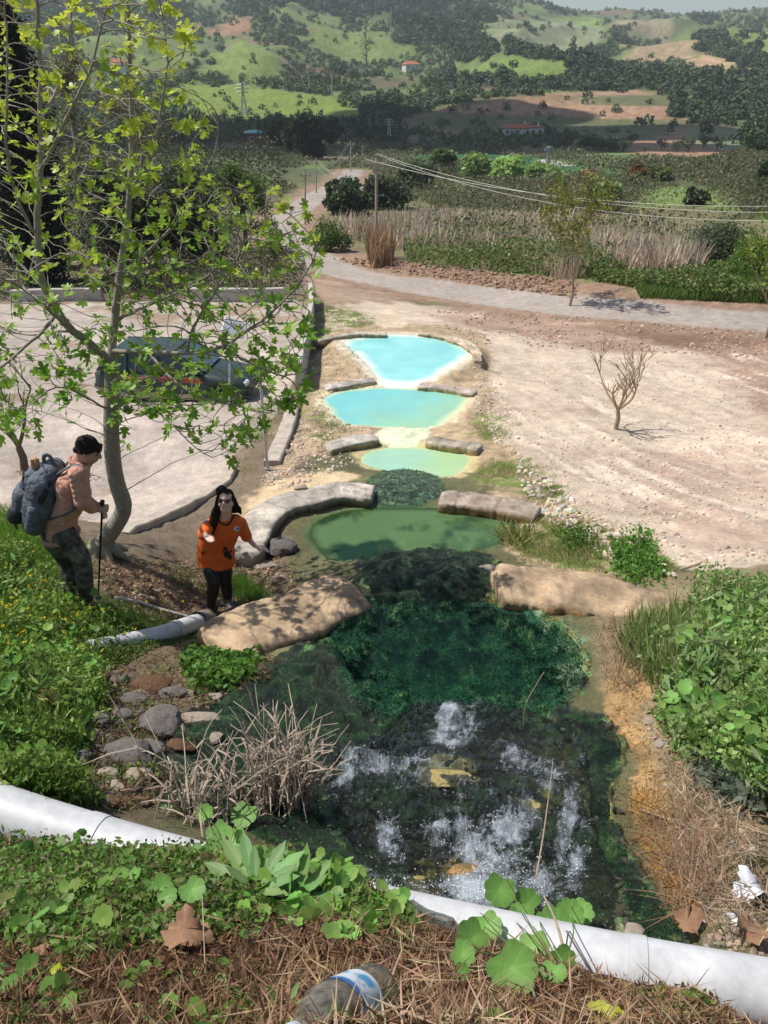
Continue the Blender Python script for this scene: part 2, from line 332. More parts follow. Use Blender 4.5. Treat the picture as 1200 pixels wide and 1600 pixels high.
for pl, c in [([(640,1195),(700,1180),(750,1195),(735,1230),(660,1228)], (.62,.50,.26)), ([(795,1235),(835,1222),(875,1245),(865,1275),(815,1270)], (.50,.44,.12)),
              ([(690,1350),(735,1320),(760,1345),(740,1395),(700,1390)], (.58,.32,.08)), ([(632,1360),(672,1340),(690,1370),(650,1395)], (.45,.36,.08)),
              ([(960,1440),(1010,1435),(1020,1475),(970,1480)], (.22,.23,.12)), ([(655,1380),(700,1395),(690,1425),(640,1405)], (.48,.32,.10))]:
    mixc(zone(pl, .008, .03)*sstep(.3, .45, n4), c, .4, n4)
# algae apron past the second wall
mixc(zone([(562,792),(560,765),(580,745),(620,736),(670,738),(700,758),(690,795)], .003, .006), (.05, .10, .04), .9, n4)
mixc(zone([(590,700),(588,680),(600,668),(640,664),(668,668),(668,700)], .003, .008), (.62, .66, .46), .2, n4)
mixc(zone([(585,608),(588,595),(640,594),(660,600),(658,610)], .003, .006), (.88, .84, .74), .1, n4)
# road and car park
ROAD = [(1500,520),(1300,510),(1200,507),(1100,499),(1000,490),(900,479),(800,468),(720,458),(650,448),(590,437),(540,428),(505,412),(480,395),(458,378),(445,360),(446,348),(455,335),(470,322),(490,310),(515,296),(535,285),(548,275),(552,266)]
a = np.array(ROAD, float); RP = smooth_poly(hit(a[:, 0], a[:, 1])[:, :2], 2, False)
def dline(P, x, y):
    d = np.full(x.shape, 1e18)
    for i in range(len(P)-1):
        p = P[i]; e = P[i+1]-p; t = np.clip(((x-p[0])*e[0]+(y-p[1])*e[1])/(e@e+1e-12), 0, 1); d = np.minimum(d, (x-p[0]-e[0]*t)**2+(y-p[1]-e[1]*t)**2)
    return np.sqrt(d)
rows = np.where((R_ > 25) & (R_ < 190) & (np.abs(GT) < .9)); m = np.zeros(GZ.shape)
dr = dline(RP, gx[rows], gy[rows]); m[rows] = sstep(4.6, 2.6, dr+(n1[rows]-.5)*4.0); mixc(m, (.27, .18, .125), .4, n4)
m = np.zeros(GZ.shape); ROADM = m; m[rows] = sstep(1.85, 1.5, dr+(n4[rows]-.5)*.8); mixc(m, (.33, .285, .25), .14, n4)
LOT = [(-400,795),(0,800),(190,822),(250,800),(330,762),(355,735),(362,710),(400,690),(440,640),(470,570),(488,480),(440,462),(300,470),(0,478),(-400,480)]
mL = zone(LOT, .002, .002); mixc(mL, (.37, .315, .27), .2, n1)
mixc(mL*sstep(.5, .75, fbm(GX*.3, GY*.3, 5, 71)), (.50, .425, .365), .15)
mixc(mL*sstep(.60, .72, fbm(GX*.5+3, GY*.9, 4, 72)), (.30, .22, .16), .3)
rk_ = fbm(GX*3.2, GY*3.2, 5, 141); GZ += mS*((np.abs(rk_-.5)*-.34)+.05+(fbm(GX*13, GY*13, 4, 142)-.5)*.05)*sstep(2.25, 3.0, rr)
stc = sstep(.5, .66, fbm(GX*5+8, GY*5, 4, 64))*mS*(1-mG); mixc(stc*sstep(.45, .6, fbm(GX*1.3, GY*1.3, 3, 65)), (.16, .15, .045), .5, n4)
mixc(mS*sstep(.56, .68, fbm(GX*9, GY*9, 4, 66)), (.07, .15, .05), .5, n4)
COLR = np.clip(C, .004, .95)

# ------------------------------------------------------------------ helpers for meshes, materials, tags
def newmat(name):
    m = bpy.data.materials.new(name); m.use_nodes = True; m.node_tree.nodes.clear(); return m, m.node_tree
class NT:
    def __init__(s, t): s.t = t
    def n(s, ty, ins=None, **kw):
        o = s.t.nodes.new('ShaderNode'+ty)
        for k, v in kw.items(): setattr(o, k, v)
        for k, v in (ins or {}).items():
            if isinstance(v, bpy.types.NodeSocket): s.t.links.new(v, o.inputs[k])
            elif hasattr(v, 'outputs'): s.t.links.new(v.outputs[0], o.inputs[k])
            else: o.inputs[k].default_value = v
        return o
def c4(c): return (c[0], c[1], c[2], 1)
def noise(q, vec, scale, detail=5, rough=.55): return q.n('TexNoise', {'Vector': vec, 'Scale': scale, 'Detail': detail, 'Roughness': rough})
def ramp(q, fac, a, b, ca=(0, 0, 0), cb=(1, 1, 1)):
    r = q.n('ValToRGB', {'Fac': fac}); r.color_ramp.elements[0].position = a; r.color_ramp.elements[1].position = b
    r.color_ramp.elements[0].color = c4(ca); r.color_ramp.elements[1].color = c4(cb); return r
def mat(name, col=(.5, .5, .5), rough=.7, metal=0, var=.25, scale=6, bump=.3, bscale=20, bdist=.01, attr=None, spec=.4, trans=0, col2=None, coat=0, objrand=0):
    """procedural surface: base colour broken up by two noises, optional colour attribute, bump"""
    m, t = newmat(name); q = NT(t)
    g = q.n('TexCoord'); vec = g.outputs['Object']
    nz = noise(q, vec, scale, 6)
    if attr: base = q.n('Attribute', attribute_name=attr).outputs['Color']
    elif col2: base = q.n('Mix', {0: ramp(q, nz, .4, .62), 6: c4(col), 7: c4(col2)}, data_type='RGBA').outputs[2]
    else: base = q.n('RGB').outputs[0]; base.node.outputs[0].default_value = c4(col)
    nz2 = noise(q, vec, scale*4.7, 4)
    mr = q.n('MapRange', {0: nz.outputs[0], 1: .3, 2: .7, 3: 1-var, 4: 1+var}); mr2 = q.n('MapRange', {0: nz2.outputs[0], 1: .3, 2: .7, 3: 1-var*.6, 4: 1+var*.6})
    f = q.n('Math', {0: mr, 1: mr2}, operation='MULTIPLY')
    if objrand:
        oi = q.n('ObjectInfo'); r3 = q.n('MapRange', {0: oi.outputs['Random'], 3: 1-objrand, 4: 1+objrand}); f = q.n('Math', {0: f, 1: r3}, operation='MULTIPLY')
    hs = q.n('HueSaturation', {'Color': base, 'Value': f, 'Saturation': 1.0})
    b = q.n('BsdfPrincipled', {'Base Color': hs, 'Roughness': rough, 'Metallic': metal, 'Specular IOR Level': spec, 'Coat Weight': coat})
    if bump:
        bn = noise(q, vec, bscale, 6, .6); bp = q.n('Bump', {'Height': bn.outputs[0], 'Strength': bump, 'Distance': bdist}); q.t.links.new(bp.outputs[0], b.inputs['Normal'])
    out = b
    if trans:
        tr = q.n('BsdfTranslucent', {'Color': hs}); out = q.n('MixShader', {0: trans, 1: b.outputs[0], 2: tr.outputs[0]})
    q.n('OutputMaterial', {'Surface': out}); return m
def mesh(name, V, Fc, m, parent=None, col=None, smooth=False, mats=None, mi=None):
    """V (n,3); Fc: (k,3|4) array or list of such arrays"""
    V = np.asarray(V, np.float32); fl = Fc if isinstance(Fc, list) else [Fc]
    fl = [np.asarray(f, np.int32) for f in fl if len(f)]
    me = bpy.data.meshes.new(name); me.vertices.add(len(V)); me.vertices.foreach_set('co', V.ravel())
    li = np.concatenate([f.ravel() for f in fl]); ns = np.concatenate([np.full(len(f), f.shape[1], np.int32) for f in fl])
    me.loops.add(len(li)); me.loops.foreach_set('vertex_index', li)
    me.polygons.add(len(ns)); me.polygons.foreach_set('loop_start', np.concatenate([[0], np.cumsum(ns)[:-1]]).astype(np.int32))
    if col is not None:
        a = me.color_attributes.new('Col', 'FLOAT_COLOR', 'POINT'); c = np.ones((len(V), 4), np.float32); c[:, :3] = col; a.data.foreach_set('color', c.ravel())
    for mm in (mats or [m]): me.materials.append(mm)
    if mi is not None: me.polygons.foreach_set('material_index', np.asarray(mi, np.int32))
    me.polygons.foreach_set('use_smooth', np.full(len(ns), bool(smooth)))
    me.update(calc_edges=True); me.validate()
    o = bpy.data.objects.new(name, me); COL.objects.link(o)
    if parent: o.parent = parent
    return o
def tag(o, label=None, cat=None, group=None, kind=None):
    for k, v in (('label', label), ('category', cat), ('group', group), ('kind', kind)):
        if v: o[k] = v
    return o
def empty(name, loc, label, cat, group=None):
    o = bpy.data.objects.new(name, None); COL.objects.link(o); o.location = tuple(float(v) for v in loc); o.empty_display_size = .2
    return tag(o, label, cat, group)
def adopt(root, *obs):                      # parent keeping world positions (roots carry only a translation here)
    for o in obs:
        o.parent = root; o.matrix_parent_inverse = Matrix.Identity(4)
        if o.type == 'MESH' and not o.get('_adj'):
            o.data.transform(Matrix.Translation(-root.location)); o['_adj'] = 1
    for o in obs:
        if '_adj' in o: del o['_adj']
def copy_tree(o, parent=None):
    c = o.copy(); COL.objects.link(c)
    if parent: c.parent = parent
    for ch in [x for x in bpy.data.objects if x.parent == o]: copy_tree(ch, c)
    return c
class MB:
    """collects simple shapes into one mesh"""
    def __init__(s): s.V = []; s.F3 = []; s.F4 = []; s.n = 0; s.C = []
    def add(s, V, F, c=None):
        V = np.asarray(V, float); F = np.asarray(F)+s.n; s.V.append(V); (s.F3 if F.shape[1] == 3 else s.F4).append(F); s.n += len(V)
        s.C.append(np.tile(np.asarray(c if c is not None else (1, 1, 1), float), (len(V), 1)) if c is None or np.ndim(c) == 1 else c)
    def box(s, c, d, rot=None, col=None, bev=0):
        x, y, z = [v/2 for v in d]
        if bev:
            b = min(bev, x*.9, y*.9, z*.9); V = []
            for sx in (-1, 1):
                for sy in (-1, 1):
                    for sz in (-1, 1): V += [(sx*x, sy*(y-b), sz*(z-b)), (sx*(x-b), sy*y, sz*(z-b)), (sx*(x-b), sy*(y-b), sz*z)]
            V = np.array(V); import bmesh
            bm = bmesh.new(); vs = [bm.verts.new(v) for v in V]; bmesh.ops.convex_hull(bm, input=vs); bm.normal_update()
            bm.verts.index_update(); bmesh.ops.triangulate(bm, faces=bm.faces)
            V = np.array([v.co[:] for v in bm.verts]); bm.verts.index_update(); Fa = np.array([[v.index for v in f.verts] for f in bm.faces]); bm.free()
        else:
            V = np.array([(-x,-y,-z),(x,-y,-z),(x,y,-z),(-x,y,-z),(-x,-y,z),(x,-y,z),(x,y,z),(-x,y,z)], float)
            Fa = np.array([(0,3,2,1),(4,5,6,7),(0,1,5,4),(1,2,6,5),(2,3,7,6),(3,0,4,7)])
        if rot is not None: V = V@np.array(rot.to_3x3() if hasattr(rot, 'to_3x3') else rot).T
        s.add(V+np.array(c), Fa, col); return s
    def tube(s, P, r, n=8, col=None, flat=None, cap=True):
        P = np.asarray(P, float); k = len(P); r = np.broadcast_to(np.asarray(r, float), (k,))
        T = np.gradient(P, axis=0); T /= np.linalg.norm(T, axis=1)[:, None]+1e-12
        up = np.array([0, 0, 1.]) if abs(T[0][2]) < .9 else np.array([0, 1., 0]); U = np.cross(T[0], up); U /= np.linalg.norm(U)
        V = []; a = np.arange(n)*2*math.pi/n
        for i in range(k):
            U = U-T[i]*(U@T[i]); U /= np.linalg.norm(U)+1e-12; B = np.cross(T[i], U)
            V.append(P[i]+r[i]*(np.cos(a)[:, None]*U+np.sin(a)[:, None]*B*(flat or 1)))
        V = np.concatenate(V); i = np.arange(k-1)[:, None]*n; j = np.arange(n)[None, :]; j2 = (j+1) % n
        Fq = np.stack([(i+j).ravel(), (i+j2).ravel(), (i+n+j2).ravel(), (i+n+j).ravel()], 1)
        s.add(V, Fq, col)
        if cap:
            for e, fl in ((0, True), (k-1, False)):
                Vc = np.concatenate([V[e*n:(e+1)*n], [P[e]]]); q = np.arange(n); f = np.stack([q, (q+1) % n, np.full(n, n)], 1); s.add(Vc, f[:, ::-1] if fl else f, col)
        return s
    def prism(s, poly, z0, z1, M=None, col=None):   # polygon in xy, extruded
        poly = np.asarray(poly, float); n = len(poly); V = np.concatenate([np.c_[poly, np.full(n, z0)], np.c_[poly, np.full(n, z1)]])
        from mathutils.geometry import tessellate_polygon
        t = np.array(tessellate_polygon([[Vector((p[0], p[1], 0)) for p in poly]]))
        if M is not None: V = np.c_[V, np.ones(len(V))]@np.array(M).T[:, :3]
        q = np.arange(n); s.add(V, np.concatenate([t, t+n, np.stack([q, (q+1) % n, n+(q+1) % n], 1), np.stack([q, n+(q+1) % n, n+q], 1)]), col); return s
    def build(s, name, m, parent=None, smooth=False, usecol=False):
        fl = [np.concatenate(x) for x in (s.F3, s.F4) if x]
        return mesh(name, np.concatenate(s.V), fl, m, parent, np.concatenate(s.C) if usecol else None, smooth)

# ------------------------------------------------------------------ the ground sheet
def ground_material():
    m, t = newmat('ground_surface'); q = NT(t)
    vec = q.n('TexCoord').outputs['Object']; att = q.n('Attribute', attribute_name='Col').outputs['Color']
    a = noise(q, vec, 3.1, 8, .65); b = noise(q, vec, 21, 6, .6); c = noise(q, vec, 95, 4, .6); d = noise(q, vec, .22, 8, .6)
    f = None
    wt0 = q.n('Attribute', attribute_name='wet')
    for x, v in ((a, .22), (b, .20), (c, .22), (d, .12)):
        if x in (b, c): lo_ = q.n('MapRange', {0: wt0.outputs['Fac'], 3: 1-v, 4: 1-v*3}); hi_ = q.n('MapRange', {0: wt0.outputs['Fac'], 3: 1+v, 4: 1+v*4})
        mr = q.n('MapRange', {0: x.outputs[0], 1: .3, 2: .7, 3: lo_ if x in (b, c) else 1-v, 4: hi_ if x in (b, c) else 1+v}); f = mr if f is None else q.n('Math', {0: f, 1: mr}, operation='MULTIPLY')
    wet = q.n('Attribute', attribute_name='wet')
    hs = q.n('HueSaturation', {'Color': att, 'Value': f})
    hsum = q.n('Math', {0: a.outputs[0], 1: 1.2}, operation='MULTIPLY'); hsum = q.n('Math', {0: b.outputs[0], 1: .35, 2: hsum.outputs[0]}, operation='MULTIPLY_ADD'); hsum = q.n('Math', {0: c.outputs[0], 1: .12, 2: hsum.outputs[0]}, operation='MULTIPLY_ADD')
    flat = q.n('Attribute', attribute_name='flat')
    bs = q.n('MapRange', {0: flat.outputs['Fac'], 3: .8, 4: .12})
    bp = q.n('Bump', {'Height': hsum, 'Distance': .07, 'Strength': bs})
    ro = q.n('MapRange', {0: wet.outputs['Fac'], 3: .92, 4: .32})
    bs_ = q.n('BsdfPrincipled', {'Base Color': hs, 'Roughness': ro, 'Normal': bp, 'Specular IOR Level': .35})
    q.n('OutputMaterial', {'Surface': bs_}); return m
nr, nc = GZ.shape
V = np.stack([GX, GY, GZ], -1).reshape(-1, 3)
i = np.arange(nr-1)[:, None]*nc; j = np.arange(nc-1)[None, :]
Fq = np.stack([(i+j).ravel(), (i+j+1).ravel(), (i+nc+j+1).ravel(), (i+nc+j).ravel()], 1)
hub = len(V); V = np.concatenate([V, [[0, 0, GZ[0].mean()]]]); jj = np.arange(nc-1); Ft = np.stack([np.full(nc-1, hub), jj+1, jj], 1)
gcol = np.concatenate([COLR.reshape(-1, 3), [[.1, .06, .035]]])
GM = ground_material()
ground = mesh('ground', V, [Fq, Ft], GM, col=gcol, smooth=True); tag(ground, kind='structure')
for nm, arr in (('wet', mS), ('flat', np.maximum(mL, ROADM))):
    at = ground.data.attributes.new(nm, 'FLOAT', 'POINT'); at.data.foreach_set('value', np.append(arr.ravel(), 0).astype(np.float32))
g1 = lambda px, py: hit(px, py)[0]
# ------------------------------------------------------------------ water
def water_mat(name, rough=.06, bump=.15, scale=9, opacity=1.0, tint=(.02, .05, .03)):
    m, t = newmat(name); q = NT(t); vec = q.n('TexCoord').outputs['Object']; att = q.n('Attribute', attribute_name='Col').outputs['Color']
    nz = noise(q, vec, scale, 4); bp = q.n('Bump', {'Height': nz.outputs[0], 'Strength': bump, 'Distance': .02})
    lf = noise(q, vec, 1.3, 4); v = q.n('MapRange', {0: lf.outputs[0], 1: .3, 2: .7, 3: .93, 4: 1.06}); hs = q.n('HueSaturation', {'Color': att, 'Value': v})
    b = q.n('BsdfPrincipled', {'Base Color': hs, 'Roughness': rough, 'Normal': bp, 'IOR': 1.33, 'Specular IOR Level': .5})
    out = b
    if opacity < 1:
        tr = q.n('BsdfTransparent', {'Color': (.75, .92, .8, 1)}); gl = q.n('BsdfGlossy', {'Roughness': rough, 'Normal': bp}); fr = q.n('Fresnel', {'IOR': 1.33, 'Normal': bp})
        film = q.n('MixShader', {0: fr, 1: tr.outputs[0], 2: gl.outputs[0]}); out = q.n('MixShader', {0: opacity, 1: film.outputs[0], 2: b.outputs[0]})
    q.n('OutputMaterial', {'Surface': out}); return m
WM = water_mat('mineral_water'); WA = water_mat('green_water', .05, .12, 5, .62); WP = water_mat('shallow_water', .04, .35, 11, .12)
def sheet(key, m, colf, rings=26, grow=.05):
    h = POOLS[key][0]; P = pool_xy[key]; n = len(P); c = P.mean(0)
    # resample
    s = np.r_[0, np.cumsum(np.linalg.norm(np.roll(P, -1, 0)-P, axis=1))]; Q = np.r_[P, P[:1]]; u = np.linspace(0, s[-1], 161)[:-1]
    P = np.c_[np.interp(u, s, Q[:, 0]), np.interp(u, s, Q[:, 1])]; n = len(P)
    k = np.linspace(0.02, 1, rings)**.8; V = []
    for kk in k: V.append(c+(P-c)*kk)
    V.append(P+(P-c)/np.linalg.norm(P-c, axis=1)[:, None]*grow)
    V = np.concatenate(V); rg = rings+1
    i = np.arange(rg-1)[:, None]*n; j = np.arange(n)[None, :]; j2 = (j+1) % n
    Fq = np.stack([(i+j).ravel(), (i+j2).ravel(), (i+n+j2).ravel(), (i+n+j).ravel()], 1)
    dd = -sdf(P, V[:, 0], V[:, 1]); col = colf(V[:, 0], V[:, 1], dd)
    V3 = np.c_[V, np.full(len(V), ZC-h+.012)]; V3 = np.r_[V3, [[c[0], c[1], ZC-h+.012]]]; col = np.r_[col, col[:1]]
    jj = np.arange(n); Ft = np.stack([np.full(n, len(V)), (jj+1) % n, jj], 1)
    return tag(mesh('pool_water', V3, [Fq, Ft], m, col=col, smooth=True), kind='structure')
def lerp(a, b, t): return np.asarray(a)*(1-t[:, None])+np.asarray(b)*t[:, None]
def cD(x, y, d):
    w = fbm(x*1.6, y*1.6, 3, 5); c = lerp((.20, .55, .56), (.34, .68, .65), w); return lerp((.70, .80, .72), c, sstep(-.08, .34, d+(w-.5)*.5))
def cC(x, y, d):
    P = pool_xy['C']; u = (x-P[:, 0].min())/np.ptp(P[:, 0]); v = (y-P[:, 1].min())/np.ptp(P[:, 1]); w = fbm(x*1.6+5, y*1.6, 3, 6)
    c = lerp((.19, .52, .52), (.30, .52, .34), sstep(.35, 1.05, u*.7+(1-v)*.55+(w-.5)*.4)); return lerp((.62, .68, .42), c, sstep(-.05, .22, d+(w-.5)*.25))
def cB(x, y, d):
    w = fbm(x*1.6+9, y*1.6, 3, 7); P = pool_xy['B']; u = (x-P[:, 0].min())/np.ptp(P[:, 0]); c = lerp((.32, .54, .40), (.36, .52, .28), sstep(.3, .9, u+(w-.5)*.5)); return lerp((.50, .58, .30), c, sstep(-.04, .15, d+(w-.5)*.15))
def cA(x, y, d):
    w = fbm(x*2.2+3, y*1.6, 6, 8); c = lerp((.010, .035, .018), (.13, .23, .09), sstep(.42, .58, w)); u = (x-pool_xy['A'][:, 0].min())/np.ptp(pool_xy['A'][:, 0])  # pale mottling paints reflections into the water colour, dark mottling is algae
    c = lerp(c, (.16, .27, .12), sstep(.55, 1.0, u+(w-.5)*.4)*.8); return lerp((.05, .07, .02), c, sstep(0, .15, d))
def cP(x, y, d): return np.tile([.01, .07, .035], (len(x), 1))
sheet('D', WM, cD); sheet('C', WM, cC); sheet('B', WM, cB); sheet('A', WA, cA); sheet('P', WP, cP, grow=.02)
# running water over the algae steps: follows the bed a finger's width above it
MATS = []
def bed_sheet(name, pl, off, m, attrs, amp=.02, w=.002, frq=6):
    mk = zone(pl, w, .004) > .5; fq = mk[:-1, :-1] & mk[1:, :-1] & mk[:-1, 1:] & mk[1:, 1:]
    ii, jj = np.where(fq); ids = np.stack([ii*nc+jj, ii*nc+jj+1, (ii+1)*nc+jj+1, (ii+1)*nc+jj], 1)
    u, inv = np.unique(ids.ravel(), return_inverse=True); X = GX.ravel()[u]; Y = GY.ravel()[u]; Z = GZ.ravel()[u]
    P_ = smooth_poly(pix(pl), 1); e_ = sstep(0.0, .035, -sdf(P_, GT.ravel()[u], GL.ravel()[u])); Z = Z+(off+amp*(fbm(X*frq, Y*frq, 5, 12)-.30))*e_-.012*(1-e_)
    o = mesh(name, np.stack([X, Y, Z], -1), inv.reshape(-1, 4), m, smooth=True)
    if name == 'algae_mat': MATS.append(np.stack([X, Y, Z], -1))
    for k, f in attrs.items(): a = o.data.attributes.new(k, 'FLOAT', 'POINT'); a.data.foreach_set('value', f(X, Y, GT.ravel()[u], GL.ravel()[u]).astype(np.float32))
    return o
def foam_mat():
    m, t = newmat('rushing_water'); q = NT(t); vec = q.n('TexCoord').outputs['Object']
    mp = q.n('Mapping', {0: vec, 3: (1.0, .55, .8)}); a = noise(q, mp, 15, 8, .75); b = noise(q, mp, 95, 5, .7); fo = q.n('Attribute', attribute_name='foam').outputs['Fac']
    s = q.n('Math', {0: a.outputs[0], 1: .55, 2: fo}, operation='MULTIPLY_ADD'); s = q.n('Math', {0: b.outputs[0], 1: .9, 2: s}, operation='MULTIPLY_ADD')
    fm = q.n('MapRange', {0: s, 1: 1.0, 2: 1.75}, clamp=True)
    hh = q.n('Math', {0: b.outputs[0], 1: .4, 2: a.outputs[0]}, operation='MULTIPLY_ADD'); bp = q.n('Bump', {'Height': hh, 'Strength': 1.0, 'Distance': .05})
    tr = q.n('BsdfTransparent', {'Color': (.8, .9, .85, 1)}); gl = q.n('BsdfGlossy', {'Roughness': .08, 'Normal': bp}); fr = q.n('Fresnel', {'IOR': 1.5, 'Normal': bp})
    film = q.n('MixShader', {0: fr, 1: tr.outputs[0], 2: gl.outputs[0]}); wh = q.n('BsdfPrincipled', {'Base Color': (.60, .68, .78, 1), 'Roughness': .3, 'Normal': bp})
    o = q.n('MixShader', {0: fm, 1: film.outputs[0], 2: wh.outputs[0]}); q.n('OutputMaterial', {'Surface': o}); return m
FM = foam_mat()
FB = [(715,1130,34,34,.9),(700,1160,28,28,.7),(650,1205,42,26,.5),(570,1190,70,24,.45),(540,1215,50,40,.4),(610,1320,24,50,.5),(590,1385,40,30,.7),(655,1395,45,22,.6),(770,1320,60,60,.75),(740,1400,75,38,.75),(680,1300,22,30,.6),
      (830,1390,55,40,.4),(885,1290,16,70,.5),(900,1360,18,60,.45),(800,1190,50,26,.35),(860,1210,30,40,.4),(820,1280,40,40,.35),(700,1240,60,26,.3),(900,1200,20,30,.3)]
def foamf(X, Y, th, l):
    o = np.zeros(len(X))
    for px, py, a, b, s in FB:
        c = pix([(px, py), (px+a, py), (px, py-b)]); da = abs(c[1, 0]-c[0, 0]); db = abs(c[2, 1]-c[0, 1])
        o = np.maximum(o, s*np.exp(-(((th-c[0, 0])/da)**2+((l-c[0, 1])/db)**2)))
    st = fbm(X*18, Y*7, 5, 61); cl = fbm(X*6+2, Y*4, 5, 63); lace = 1-np.abs(fbm(X*17+4, Y*13, 4, 65)-.5)*9; return o*.86*(.40+.9*sstep(.38, .6, cl))+.42*np.clip(lace, 0, 1)*(.45+.9*o)+(st-.5)*.5*(.2+o)
fs = bed_sheet('rushing_water', [(640,1100),(760,1095),(850,1118),(940,1160),(940,1250),(950,1330),(985,1400),(960,1475),(760,1462),(620,1412),(555,1345),(505,1260),(500,1170),(580,1150)], .03, FM, {'foam': foamf}, .06); tag(fs, kind='structure')
# algae mats: rough skin of its own over the steps
def algae_mat(g=1.):
    m, t = newmat('wet_algae'); q = NT(t); vec = q.n('TexCoord').outputs['Object']
    a = noise(q, vec, 6.5, 9, .78); b = noise(q, vec, 42, 6, .75); v = q.n('TexVoronoi', {'Vector': vec, 'Scale': 26})
    r = q.n('ValToRGB', {'Fac': a}); e = r.color_ramp.elements; e[0].position = .40; e[0].color = (.010, .015, .012, 1); e[1].position = .68; e[1].color = (.20, .25, .11, 1)
    e2 = e.new(.50); e2.color = (.015, .040, .022, 1); e3 = e.new(.59); e3.color = (.04, .105, .035, 1)
    f = q.n('MapRange', {0: b.outputs[0], 1: .3, 2: .7, 3: .5*g, 4: 1.7*g}); hs = q.n('HueSaturation', {'Color': r, 'Value': f, 'Saturation': 1 if g == 1 else .75})
    h = q.n('Math', {0: a.outputs[0], 1: 2.0, 2: b.outputs[0]}, operation='MULTIPLY_ADD'); bp = q.n('Bump', {'Height': h, 'Strength': .9, 'Distance': .05})
    bs = q.n('BsdfPrincipled', {'Base Color': hs, 'Roughness': .33, 'Normal': bp, 'Specular IOR Level': .45}); q.n('OutputMaterial', {'Surface': bs}); return m
AM = algae_mat(); AM2 = algae_mat(2.6)
up = lambda X, Y, th, l: np.zeros(len(X))
al = bed_sheet('algae_mat', [(550,900),(570,872),(600,850),(650,842),(715,846),(760,868),(800,888),(775,905),(785,935),(700,950),(600,955),(575,950)], .035, AM, {}, .06, frq=9); tag(al, kind='stuff')
al = bed_sheet('algae_mat', [(562,795),(557,768),(580,744),(625,735),(675,738),(706,760),(700,770),(692,798)], .04, AM2, {}, .08, .0015); tag(al, kind='stuff')
al = bed_sheet('algae_mat', [(255,1120),(330,1090),(420,1040),(515,1000),(550,1060),(560,1100),(600,1135),(660,1140),(640,1185),(540,1165),(500,1280),(560,1340),(590,1400),(520,1370),(400,1300),(250,1275),(210,1190)], .015, AM, {}, .07); tag(al, kind='stuff')
al = bed_sheet('algae_mat', [(860,1110),(950,1118),(990,1170),(960,1240),(965,1290),(1005,1360),(1065,1440),(1085,1490),(965,1480),(968,1400),(922,1330),(906,1240),(902,1170),(850,1140)], .02, AM, {}, .07, .001); tag(al, kind='stuff')

